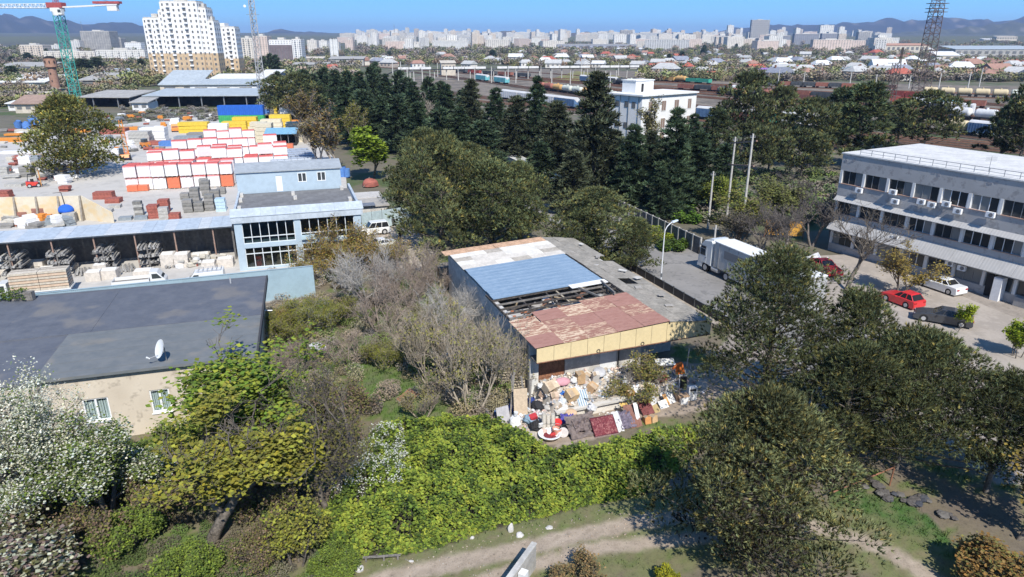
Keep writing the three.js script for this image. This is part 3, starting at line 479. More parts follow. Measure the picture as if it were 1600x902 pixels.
  new MB().tube(V(0, 3.38, .11), V(14.7, 3.38, .11), .035, .035, 5).build('edge_trim', M.rust, t);
  for (const x of [4.9, 8.6]) { const k = new MB(); k.geo(new THREE.TorusGeometry(.13, .03, 6, 14), M4(x, 3.55, .11)); k.build('lamp_ring', M.blackSteel, t); }
  // loading dock in front
  const dk = thing('loading_dock', 'crumbling concrete loading dock under the junk, in front of the old workshop', 'dock', L(0, 0, 0), R(20.5)); const dm = new MB(); dm.hex([V(.4, 0, 2.75), V(8.3, 0, 2.6), V(9.4, 0, -1.6), V(.4, 0, -1.6), V(.4, .72, 2.6), V(8.2, .78, 2.45), V(9.3, .8, -1.61), V(.4, .78, -1.61)]); dm.build('slab', worn([.44, .42, .38], [.58, .55, .5], 105, 3), dk); new MB().hex([V(.38, .66, 2.9), V(6.4, .68, 2.85), V(6.4, .66, 2.62), V(.38, .66, 2.6), V(.38, .82, 2.9), V(6.4, .84, 2.85), V(6.4, .84, 2.4), V(.38, .82, 2.4)]).build('edge_beam', worn([.5, .48, .44], [.62, .59, .54], 106, 2), dk);
  // standing pipe
  const pp = thing('steel_pole', 'pale steel pole standing in the dirt at the right end of the junk heap', 'pole', g(1071, 588)); new MB().tube(V(0, 0, 0), V(.1, 2.4, 0), .05, .05, 8).build('shaft', M.paleSteel, pp); new MB().tube(V(.1, 2.4, 0), V(.1, 2.45, 0), .06, .04, 8).build('cap', M.metal, pp);
  // fence beside the road
  const a = g(958, 408), b = g(1140, 515), f = thing('road_fence', 'low black metal fence between the workshop and the road', 'fence', a, yawOf(a, b)), len = a.distanceTo(b), n = Math.round(len / 1.9);
  for (let i = 0; i < n; i++) { const x0 = i * len / n + .05, x1 = (i + 1) * len / n - .05; new MB().block(x0, x1, .18, .98, -.025, .025).build('panel', M.blackSteel, f); new MB().block((i) * len / n - .045, i * len / n + .045, 0, 1.15, -.045, .045).build('post', worn([.1, .1, .1], [.18, .18, .17], 107, 1), f); } new MB().block(0, len, 1.0, 1.06, -.03, .03).build('rail', M.metal, f);
  const sk = new MB(); sk.hex([V(0, -.05, .8), V(len, -.05, .8), V(len, -.05, .06), V(0, -.05, .06), V(0, .18, .78), V(len, .18, .78), V(len, .19, .07), V(0, .19, .07)]); sk.build('kerb_wall', worn([.3, .24, .19], [.42, .36, .3], 108, 2), f);
}
// ---------- office block on the right ----------
{
  const t = thing('office_block', 'grey three-storey office block with ribbon windows and a white flat roof', 'building', V(40.18, 0, -83.34), R(-61.6)), L = frame(t);
  const N = 11, B = 3.05, X1 = N * B + .3, grey = std([1, 1, 1], { map: noiseTex(512, (Bg, m, f) => mix(mix([.36, .35, .345], [.46, .45, .44], Bg * 1.4 - .2), [.27, .26, .255], step(.55, .8, m) * .75 + (f - .5) * .3), 111, 8) }), pier = worn([.6, .6, .59], [.7, .7, .69], 112, 3), apron = std([1, 1, 1], { map: noiseTex(256, (Bg, m, f, x) => mix([.4, .39, .38], [.5, .485, .465], m * .7 + .35 * Math.sin(x * 100) + (Bg - .5)), 113, 5) });
  const w = new MB();
  w.block(0, X1, 10.1, 12.05, -.3, .02).block(0, X1, 6.7, 8.5, -.3, 0).block(0, X1, 3.9, 4.85, -.3, 0).block(0, X1, -.2, .95, -.3, 0).block(0, X1, 2.5, 3.89, -.3, -.01);
  w.block(-.02, .26, -.2, 12.05, -15, -.31).block(X1 - .3, X1, -.2, 12, -15, -.31).block(.26, X1 - .3, -.2, 12, -15.3, -15); for (const y of [3.3, 7.2]) w.block(.27, X1 - .31, y, y + .25, -14.99, -.32); w.block(.27, X1 - .31, 0, 10.5, -6.2, -6); w.build('wall', grey, t);
  new MB().hex([V(-.15, 12.06, .12), V(X1, 12.06, .12), V(X1, 12.06, -15.4), V(-.15, 12.06, -15.4), V(-.15, 12.2, .12), V(X1, 12.2, .12), V(X1, 12.24, -15.4), V(-.15, 12.24, -15.4)]).build('roof', worn([.5, .49, .47], [.66, .65, .63], 114, 5), t);
  for (const [y, out, h] of [[6.69, .55, 1.35], [3.85, 1.0, 1.0]]) for (let i = 0; i < N; i++) { const a = i * B + .05, b = a + B - .02, y1 = y, y0 = y - (y > 5 ? .25 : 1.0); new MB().hex([V(a, y0, out), V(b, y0, out), V(b, y0 - .02, .0), V(a, y0 - .02, .0), V(a, y0 + .05, out), V(b, y0 + .05, out), V(b, y1 + .3, .02), V(a, y1 + .3, .02)]).build('apron_sheet', apron, t); }
  const glass = new THREE.MeshPhysicalMaterial({ color: lin(.03, .036, .04), roughness: .05 }), gl2 = new THREE.MeshPhysicalMaterial({ color: lin(.2, .21, .21), roughness: .25 });
  for (const [y0, y1] of [[8.5, 10.1], [4.85, 6.45], [.95, 2.5]]) for (let i = 0; i < N; i++) {
    const a = i * B + .36, b = (i + 1) * B - .06;
    new MB().block(i * B - .02 + .06, a, y0, y1, -.28, .05).build('pier', pier, t);
    const s = new MB(), k = 3, d = (b - a) / k; s.block(a, b, y0, y0 + .05, -.24, -.1).block(a, b, y1 - .06, y1, -.24, -.12); for (let j = 0; j <= k; j++) { const x = Math.max(a + .03, Math.min(b - .03, a + j * d)); s.block(x - .03, x + .03, y0 + .05, y1 - .06, -.24, -.12); } const fr = s.build('window', rnd() < .3 ? M.pvc : M.metal, t);
    for (let j = 0; j < k; j++) new MB().block(a + j * d + .03, a + (j + 1) * d - .03, y0 + .05, y1 - .06, -.19, -.17).build('pane', rnd() < .3 ? gl2 : glass, fr);
    if (y0 > 3) new MB().block(a - .05, b + .05, y0 - .003, y0 + .045, -.1, .1).build('sill', worn([.36, .17, .1], [.5, .3, .22], 115, 2), t);
  }
  const rails = new MB(); rails.bar(V(2, 12.85, -.35), V(X1, 12.85, -.35), .05).bar(V(2, 12.5, -.35), V(X1, 12.5, -.35), .035); rails.build('handrail', M.metal, t); for (let i = 0; i < 22; i++) new MB().bar(V(2 + i * 1.45, 12.2, -.35), V(2 + i * 1.45, 12.85, -.35), .045).build('baluster', M.metal, t);
  const db = new MB(); for (const [x, y] of [[.5, 11.3], [1.2, 11.2], [1.6, 11.5], [11.2, 11.5], [11.8, 11.4], [17, 11.4], [17.6, 11.6]]) db.box(x, y, .03, rr(.2, .5), rr(.15, .35), .02, 0, 0, rnd()); db.build('plaster_scars', worn([.2, .2, .22], [.3, .3, .32], 116, .5), t);
  new MB().block(19.95, 20.75, -.2, 2.45, -.05, .9).build('porch_pier', worn([.68, .69, .7], [.78, .78, .78], 117, 1.5), t); new MB().block(18.9, 19.95, -.1, 2.3, -.02, .04).build('door', M.dark, t); new MB().block(22, 26, -.2, .95, .02, .6).build('plinth', worn([.25, .25, .25], [.34, .33, .32], 118, 2), t);
  const units = [[3.1, 8.15, 0], [7.3, 8.75, 1], [7.75, 7.75, 0], [10.7, 8.3, 0], [11.9, 8.2, 0], [13.4, 8.6, 1], [14.7, 8.1, 0], [8.55, 3.6, 0], [15.1, 2.45, 2], [16.4, 2.3, 2], [17.9, 8.4, 1]];
  const words = ['first from the roof corner', 'second from the roof corner, up at the glass', 'third from the corner, below the second', 'left one of the close pair', 'right one of the close pair', 'up at the glass right of the close pair', 'sixth along, below the sill', 'alone on the lower apron', 'on the ground floor above the white saloon', 'under the apron right of the white saloon', 'farthest right on the top floor'];
  let proto; units.forEach(([x, y, k], i) => {
    const p = L(x, y - .28, k === 1 ? .12 : .12);
    if (!proto) { proto = thing('air_conditioner', 'white air conditioner ' + words[i] + ' on the office facade', 'air conditioner', p, R(-61.6), 'air conditioners on the office facade'); new MB().box(0, .28, .2, .82, .56, .32).build('case', M.pvc, proto); const k2 = new MB(); k2.geo(new THREE.CylinderGeometry(.21, .21, .02, 18), new THREE.Matrix4().makeRotationX(Math.PI / 2).setPosition(.1, .28, .365)); k2.build('fan_grille', std([.2, .2, .21]), proto); new MB().bar(V(-.3, -.03, -.1), V(-.3, -.03, .4), .04).bar(V(.3, -.03, -.1), V(.3, -.03, .4), .04).build('bracket', M.metal, proto); }
    else copy(proto, p, undefined, 'white air conditioner ' + words[i] + ' on the office facade');
  });
  const ae = thing('roof_aerial', 'thin aerial on the white office roof near the railing', 'aerial', L(15.6, 12.2, -2)); new MB().tube(V(0, 0, 0), V(0, 1.6, 0), .03, .02, 5).build('mast', M.metal, ae); const el = new MB(); for (let i = 0; i < 4; i++) el.tube(V(-.6, 1.1 + i * .12, 0), V(.6, 1.1 + i * .12, 0), .015, .015, 4); el.build('elements', M.metal, ae);
}
// ---------- vehicles ----------
function wheel(parent, x, y, z, r, w, rim = M.paleSteel) {
  const tg = new THREE.CylinderGeometry(r, r, w, 20).rotateX(Math.PI / 2), k = new MB(); k.geo(tg, M4(x, y, z)); const t = k.build('wheel', M.tyre, parent);
  const rg = new THREE.CylinderGeometry(r * .62, r * .58, w + .03, 16).rotateX(Math.PI / 2); new MB().geo(rg, M4(x, y, z)).build('rim', rim, t);
}
// side outlines in metres, nose at +x
function makeCar(name, label, { L = 4.6, W = 1.76, H = 1.42, kind = 'saloon', color, glass = [.02, .022, .025], rim = M.paleSteel }, p, yaw) {
  const t = thing(name, label, 'car', p, yaw), a = L / 2, suv = kind === 'jeep', hatch = kind === 'hatch' || suv, sill = suv ? .34 : .2, belt = suv ? .98 : .86, paint = M.paint(color);
  const shape = new THREE.Shape(), P = (x, y, f = 'lineTo') => shape[f](x, y);
  P(-a, sill + .12, 'moveTo'); P(-a + .06, belt - .02); if (hatch) P(-a + .15, belt); else { P(-a + .12, belt + .03); P(-a + 1.0, belt + .06); } P(a - 1.35, belt + .02); P(a - .5, belt - .1); P(a - .1, belt - .22); P(a, sill + .3); P(a - .02, sill + .06);
  const r = suv ? .39 : .33; const fx = a - .82, rx = -a + .85;
  P(fx + r + .06, sill); shape.absarc(fx, r, r + .06, -.35, Math.PI + .35, false); P(rx + r + .06, sill); shape.absarc(rx, r, r + .06, -.35, Math.PI + .35, false); P(-a + .1, sill);
  const eg = new THREE.ExtrudeGeometry(shape, { depth: W - .16, bevelEnabled: true, bevelSize: .06, bevelThickness: .08, bevelSegments: 3, curveSegments: 8 }); eg.translate(0, 0, -(W - .16) / 2);
  const body = new MB().geo(eg).build('body', paint, t);
  // glasshouse
  const b0 = hatch ? -a + .12 : -a + .75, b1 = a - 1.35, t0 = hatch ? -a + (suv ? .35 : .6) : -a + 1.45, t1 = a - (suv ? 1.95 : 2.15), wb = W / 2 - .08, wt = W / 2 - (suv ? .18 : .26), y0 = belt - .02, y1 = H - .05;
  const cab = new MB(); cab.hex([V(b0, y0, wb), V(b1, y0, wb), V(b1, y0, -wb), V(b0, y0, -wb), V(t0, y1, wt), V(t1, y1, wt), V(t1, y1, -wt), V(t0, y1, -wt)]); cab.build('cabin', new THREE.MeshPhysicalMaterial({ color: lin(...glass), roughness: .06 }), t);
  const roof = new MB(); roof.hex([V(t0 - .06, y1 - .02, wt + .02), V(t1 + .06, y1 - .02, wt + .02), V(t1 + .06, y1 - .02, -wt - .02), V(t0 - .06, y1 - .02, -wt - .02), V(t0 + .1, H, wt - .1), V(t1 - .1, H, wt - .1), V(t1 - .1, H, -wt + .1), V(t0 + .1, H, -wt + .1)]); roof.build('roof', paint, t);
  const pil = new MB(); for (const s of [-1, 1]) { const B = (x, k) => V(b0 + (b1 - b0) * x, y0, s * (wb + .012)).lerp(V(t0 + (t1 - t0) * x, y1, s * (wt + .012)), k); for (const x of [.01, .36, .68, .985]) pil.bar(B(x, 0), B(x, 1), .06, .05); pil.bar(B(0, 0), B(1, 0), .05, .05); } pil.build('pillars', paint, t);
  for (const s of [-1, 1]) { new MB().box(a - .1, belt - .26, s * (W / 2 - .3), .16, .13, .36).build('headlight', new THREE.MeshPhysicalMaterial({ color: lin(.7, .72, .74), roughness: .1 }), t); new MB().box(-a + .0, belt - .14, s * (W / 2 - .24), .12, .14, .32).build('tail_light', std([.4, .02, .02], { roughness: .25 }), t); new MB().box(t1 + .25, belt + .06, s * (W / 2 + .08), .12, .12, .16).build('mirror', paint, t); for (const x of [fx, rx]) wheel(t, x, r, s * (W / 2 - .11), r, .2, rim); }
  new MB().box(a - .02, sill + .12, 0, .12, .18, W - .3).build('bumper', M.dark, t); new MB().box(-a + .03, sill + .32, 0, .04, .12, .5).build('number_plate', std([.75, .75, .75]), t);
  return t;
}
const yawAt = (u0, v0, u1, v1) => yawOf(g(u0, v0), g(u1, v1)); // nose points from the first pixel to the second
makeCar('parked_car', 'white saloon car parked by the office block porch', { L: 4.75, color: [.74, .75, .76] }, g(1468, 452, .12), yawAt(1500, 462, 1438, 441));
makeCar('parked_car', 'bright red hatchback half hidden behind the pines and the golden tree', { L: 3.9, H: 1.46, kind: 'hatch', color: [.62, .025, .03] }, g(1408, 474, .12), yawAt(1428, 476, 1390, 462));
makeCar('parked_car', 'dark grey saloon with a black roof behind the pine top', { L: 4.7, color: [.045, .048, .055] }, g(1472, 503, .12), yawAt(1512, 512, 1438, 499));
makeCar('parked_car', 'dark red car parked behind the white truck trailer', { L: 4.5, color: [.35, .015, .02] }, g(1288, 424, .12), yawAt(1262, 412, 1305, 436));
makeCar('parked_jeep', 'white jeep parked beside the showroom', { L: 4.5, W: 1.8, H: 1.78, kind: 'jeep', color: [.76, .77, .77] }, g(583, 366, .15), yawAt(600, 366, 565, 370));
makeCar('parked_car', 'dark car parked just behind the white jeep', { L: 4.6, H: 1.6, kind: 'jeep', color: [.05, .052, .058] }, g(590, 353, .15), yawAt(605, 352, 570, 356));
makeCar('parked_car', 'white car glimpsed through the rust-leaved shrub, nearer than the jeep', { L: 4.5, color: [.74, .75, .75] }, g(592, 390, .15), yawAt(620, 386, 570, 394));
// articulated lorry facing away up the road, cab on the left
{
  const t = thing('articulated_lorry', 'white articulated lorry with a grey curtain-sided trailer parked on the road', 'lorry', V(21.5, .13, -75.3), R(111.8)), white = M.paint([.68, .7, .7]), curtain = worn([.44, .43, .41], [.55, .54, .52], 131, 5, { roughness: .6 }), z0 = -2.5;
  // local: x forward (nose at 0), z from 0 (visible near side) to -2.5
  const sh = new THREE.Shape(); for (const [i, [x, y]] of [[0, .45], [0, 1.2], [-.08, 2.2], [-.35, 2.95], [-.9, 3.55], [-2.1, 3.75], [-2.25, 3.6], [-2.25, .95], [-1.95, .95], [-1.9, 1.0], [-.75, 1.0], [-.7, .45]].entries()) i ? sh.lineTo(x, y) : sh.moveTo(x, y);
  const eg = new THREE.ExtrudeGeometry(sh, { depth: 2.34, bevelEnabled: true, bevelSize: .05, bevelThickness: .08, bevelSegments: 2 }); eg.translate(0, 0, -2.42); const cab = new MB().geo(eg).build('cab', white, t);
  new MB().hex([V(.06, 1.9, -.25), V(.06, 1.9, -.26), V(.06, 1.9, -2.25), V(.06, 1.9, -2.24), V(-.2, 2.75, -.3), V(-.21, 2.75, -.3), V(-.21, 2.75, -2.2), V(-.2, 2.75, -2.2)]).build('windscreen', M.glass, t);
  const dr = new MB().block(-1.45, -.3, 1.05, 2.75, .005, .022).build('door', white, t); new MB().block(-1.25, -.4, 1.85, 2.6, .024, .034).build('side_window', M.glass, dr); new MB().block(-1.4, -1.25, 1.6, 1.68, .024, .05).build('handle', M.dark, dr); new MB().block(-1.3, -.45, 2.68, 2.95, .024, .07).build('sun_visor', M.dark, t);
  for (const z of [.18, -2.68]) new MB().block(-.3, -.12, 1.85, 2.6, z - .12, z + .1).build('mirror', M.dark, t);
  new MB().block(.0, .12, .35, .75, -2.4, -.02).build('bumper', white, t); for (const z of [-.35, -2.1]) new MB().box(.1, .78, z, .08, .2, .4).build('headlight', M.pvc, t);
  new MB().hex([V(-2.2, 3.4, -.15), V(-.7, 3.5, -.15), V(-.7, 3.5, -2.3), V(-2.2, 3.4, -2.3), V(-2.2, 3.98, -.25), V(-1.6, 3.95, -.25), V(-1.6, 3.95, -2.2), V(-2.2, 3.98, -2.2)]).build('wind_deflector', white, t);
  new MB().block(-15.9, -2.4, .85, 1.1, -2.1, -.4).block(-6, -2.3, .55, .85, -1.7, -.8).build('chassis', M.dark, t); new MB().tube(V(-3.6, .72, -.22), V(-2.5, .72, -.22), .3, .3, 12).build('fuel_tank', M.paleSteel, t);
  const X0 = -2.75, X1 = -16.3; new MB().block(X1, X0, 1.12, 3.88, z0 + .0, -.02).build('trailer_body', curtain, t); new MB().block(X1 - .02, X0 + .02, 3.88, 3.97, z0 - .03, .03).build('trailer_roof', worn([.66, .66, .65], [.76, .76, .75], 132, 6), t);
  for (let i = 0; i < 9; i++) new MB().block(X0 - .8 - i * 1.55 - .03, X0 - .8 - i * 1.55 + .03, 1.12, 3.85, -.015, .012).build('curtain_strap', std([.3, .3, .3]), t);
  new MB().block(-11.2, -4.4, 2.45, 3.35, -.012, .018).build('lettering_panel', std([.2, .2, .205]), t); new MB().block(X1, X0, 1.0, 1.11, -.05, .03).build('side_rail', M.metal, t); new MB().block(-9.5, -5.5, .55, .98, -.03, .0).build('side_guard', M.paleSteel, t); new MB().block(X1 - .08, X1 - .021, .6, 3.8, z0 + .05, -.05).build('rear_door', M.paleSteel, t);
  for (const [x, r] of [[-1.32, .52], [-5.0, .52], [-11.7, .5], [-12.95, .5], [-14.2, .5]]) for (const z of [-.2, -2.3]) wheel(t, x, r, z, r, .34);
  t.traverse((m) => { // the details lie on its left-hand side
    if (!m.isMesh) return; const q = m.geometry; q.scale(1, 1, -1); for (const k of ['position', 'normal', 'uv']) { const A = q.attributes[k], n = A.itemSize; for (let i = 0; i < A.count; i += 3) for (let c = 0; c < n; c++) { const x = A.array[(i + 1) * n + c]; A.array[(i + 1) * n + c] = A.array[(i + 2) * n + c]; A.array[(i + 2) * n + c] = x; } }
  });
}
// light lorries in the storage yard
{
  const cabOn = (t, x, white) => { const sh = new THREE.Shape(); for (const [i, [a, y]] of [[0, .4], [0, 1.0], [-.25, 1.25], [-.85, 2.05], [-1.7, 2.1], [-1.75, .4]].entries()) i ? sh.lineTo(a, y) : sh.moveTo(a, y); const e = new THREE.ExtrudeGeometry(sh, { depth: 1.8, bevelEnabled: true, bevelSize: .04, bevelThickness: .06, bevelSegments: 2 }); e.translate(x, 0, -.9); const c = new MB().geo(e).build('cab', white, t); for (const s of [-1, 1]) new MB().hex([V(x - 1.5, 1.25, s * .97), V(x - .35, 1.25, s * .97), V(x - .35, 1.25, s * .96), V(x - 1.5, 1.25, s * .96), V(x - 1.5, 1.9, s * .97), V(x - .85, 1.9, s * .97), V(x - .85, 1.9, s * .96), V(x - 1.5, 1.9, s * .96)]).build('side_window', M.glass, t); new MB().hex([V(x - .22, 1.28, .8), V(x - .2, 1.28, .8), V(x - .2, 1.28, -.8), V(x - .22, 1.28, -.8), V(x - .82, 2.0, .7), V(x - .8, 2.0, .7), V(x - .8, 2.0, -.7), V(x - .82, 2.0, -.7)]).build('windscreen', M.glass, t); for (const s of [-1, 1]) new MB().box(x - .02, .8, s * .65, .06, .18, .3).build('headlight', M.pvc, t); return c; };
  const white = M.paint([.74, .75, .75]);
  const a = thing('dropside_lorry', 'small white dropside lorry with an empty bed, behind the beige house roof', 'lorry', V(-37.3, .14, -69.6), R(18)); a.scale.setScalar(.82); cabOn(a, 0, white); new MB().block(-6.2, -1.9, .75, .85, -1, 1).build('bed', M.greyWood, a); for (const [x0, x1, z0, z1] of [[-6.2, -1.9, .96, 1.02], [-6.2, -1.9, -1.02, -.96], [-6.25, -6.19, -1, 1], [-1.95, -1.88, -1, 1]]) new MB().block(x0, x1, .86, 1.28, z0, z1).build('side_board', white, a); for (const x of [-.85, -4.8]) for (const z of [-.85, .85]) wheel(a, x, .38, z, .38, .24);
  const b = thing('white_van', 'white van with a roof rack behind the beige house roof, by the showroom corner', 'van', V(-33.0, .14, -69.2), R(197)); b.scale.setScalar(.82); const sh = new THREE.Shape(); for (const [i, [x, y]] of [[2.5, .4], [2.5, .95], [1.75, 1.2], [1.05, 2.0], [-2.4, 2.1], [-2.5, .4]].entries()) i ? sh.lineTo(x, y) : sh.moveTo(x, y); const e = new THREE.ExtrudeGeometry(sh, { depth: 1.8, bevelEnabled: true, bevelSize: .05, bevelThickness: .07, bevelSegments: 2 }); e.translate(0, 0, -.9); new MB().geo(e).build('body', white, b); for (const s of [-1, 1]) new MB().hex([V(.5, 1.25, s * .985), V(1.6, 1.25, s * .985), V(1.6, 1.25, s * .97), V(.5, 1.25, s * .97), V(.5, 1.85, s * .985), V(1.05, 1.85, s * .985), V(1.05, 1.85, s * .97), V(.5, 1.85, s * .97)]).build('side_window', M.glass, b); new MB().hex([V(1.83, 1.25, .8), V(1.85, 1.25, .8), V(1.85, 1.25, -.8), V(1.83, 1.25, -.8), V(1.13, 1.98, .75), V(1.15, 1.98, .75), V(1.15, 1.98, -.75), V(1.13, 1.98, -.75)]).build('windscreen', M.glass, b); const rk = new MB(); for (let i = 0; i < 6; i++) rk.bar(V(-2.2 + i * .55, 2.3, -.85), V(-2.2 + i * .55, 2.3, .85), .06); rk.bar(V(-2.3, 2.28, .85), V(.7, 2.28, .85), .06).bar(V(-2.3, 2.28, -.85), V(.7, 2.28, -.85), .06); rk.build('roof_rack', M.paleSteel, b); for (const x of [1.6, -1.6]) for (const z of [-.85, .85]) wheel(b, x, .36, z, .36, .22);
  const c = thing('flatbed_lorry', 'white flatbed lorry loaded with stone slabs at the left edge', 'lorry', V(-51.9, .14, -65.2), R(199)); c.scale.setScalar(.84); cabOn(c, .9, white); new MB().block(-7.5, -1.0, .8, .95, -1.2, 1.2).build('bed', white, c); for (const x of [0, -5.4]) for (const z of [-.95, .95]) wheel(c, x, .45, z, .45, .3);
  const L = frame(c), lay = worn([.5, .42, .33], [.64, .57, .47], 133, 2), lay2 = worn([.55, .38, .26], [.66, .5, .37], 134, 2); for (let i = 0; i < 7; i++) { const s = thing('slab_stack', ['lowest', 'second', 'third', 'fourth', 'fifth', 'sixth', 'topmost'][i] + ' layer of tan stone slabs on the flatbed lorry', 'stone slabs', L(-4.3, .96 + i * .34, 0), c.rotation.y); s.scale.setScalar(.84); for (let k = 0; k < 2; k++) new MB().box(-1.55 + k * 3.1, .14, rr(-.05, .05), 3.05, .26, 2.2 - i * .04).build('slab', i % 2 ? lay2 : lay, s); new MB().box(0, .292, 0, 6.1, .04, .1).box(0, .294, .7, 6, .03, .1).build('batten', M.greyWood, s); }
  // forklift
  const f = thing('forklift', 'red and black forklift truck in the middle of the storage yard', 'forklift', g(57, 292, .14), yawAt(30, 292, 75, 288)), red = M.paint([.6, .05, .03]); new MB().hex([V(-1.5, .35, .65), V(.5, .35, .65), V(.5, .35, -.65), V(-1.5, .35, -.65), V(-1.45, 1.15, .6), V(.3, .9, .6), V(.3, .9, -.6), V(-1.45, 1.15, -.6)]).build('body', red, f); const og = new MB(); for (const [x, z] of [[-1.2, .55], [-1.2, -.55], [.4, .55], [.4, -.55]]) og.bar(V(x, 1, z), V(x * .8, 2.3, z * .9), .08); og.block(-1, .35, 2.28, 2.36, -.55, .55); og.build('cage', M.dark, f); const ms = new MB(); for (const z of [-.35, .35]) ms.bar(V(.75, .15, z), V(.75, 2.9, z), .12); ms.bar(V(.75, 2.9, -.35), V(.75, 2.9, .35), .1).bar(V(.75, 1.6, -.35), V(.75, 1.6, .35), .1); ms.build('mast', worn([.5, .2, .05], [.6, .28, .08], 135, 1), f); for (const z of [-.3, .3]) new MB().block(.8, 1.95, .12, .18, z - .07, z + .07).build('fork', M.metal, f); for (const x of [-1, .35]) for (const z of [-.6, .6]) wheel(f, x, .35, z, .35, .25); new MB().box(-.5, 1.2, 0, .5, .5, .5).build('seat', M.dark, f);
  // telehandler with raised boom, and others beyond the tree
  const k = thing('crane_truck', 'orange telescopic loader with a raised lattice boom right of the yard tree', 'loader', g(196, 250, .14), R(-60)); const og2 = M.paint([.72, .25, .04]); new MB().hex([V(-2, .6, 1), V(1.2, .6, 1), V(1.2, .6, -1), V(-2, .6, -1), V(-1.9, 1.5, .95), V(.9, 1.3, .95), V(.9, 1.3, -.95), V(-1.9, 1.5, -.95)]).build('body', og2, k); new MB().hex([V(-.4, 1.5, 1), V(.8, 1.5, 1), V(.8, 1.5, .1), V(-.4, 1.5, .1), V(-.3, 2.6, .95), V(.4, 2.6, .95), V(.4, 2.6, .15), V(-.3, 2.6, .15)]).build('cab', M.glass, k); const bo = new MB(); for (const z of [-.75, .05]) { bo.bar(V(-1.6, 1.4, z - .1), V(.6, 8.6, z * .7 - .1), .16); } for (let i = 0; i < 7; i++) { const q = i / 7; bo.bar(V(-1.6 + 2.2 * q, 1.4 + 7.2 * q, -.85), V(-1.6 + 2.2 * (q + .14), 1.4 + 7.2 * (q + .14), -.05), .1); } bo.build('boom', og2, k); for (const x of [-1.4, .8]) for (const z of [-.95, .95]) wheel(k, x, .6, z, .6, .4);
  const l2 = thing('orange_truck', 'orange lorry with a white box body at the back of the storage yard', 'lorry', g(275, 205, .14), R(-70)); cabOn(l2, 2.2, M.paint([.72, .25, .05])); new MB().block(-3.4, .35, .9, 3.4, -1.15, 1.15).build('box_body', M.white, l2); for (const x of [1.3, -2.4]) for (const z of [-.9, .9]) wheel(l2, x, .45, z, .45, .3);
  const l3 = thing('orange_loader', 'small orange loader among the grey bundles right of the telescopic loader', 'loader', g(228, 232, .14), R(-30)); new MB().block(-1.2, 1, .5, 1.5, -.7, .7).build('body', og2, l3); new MB().block(-.8, .3, 1.51, 2.3, -.55, .55).build('cab', M.glass, l3); for (const x of [-.8, .7]) for (const z of [-.7, .7]) wheel(l3, x, .45, z, .45, .3); new MB().bar(V(1, 1, 0), V(2.2, .4, 0), .2).box(2.3, .4, 0, .4, .5, 1.4).build('bucket', M.metal, l3);
}
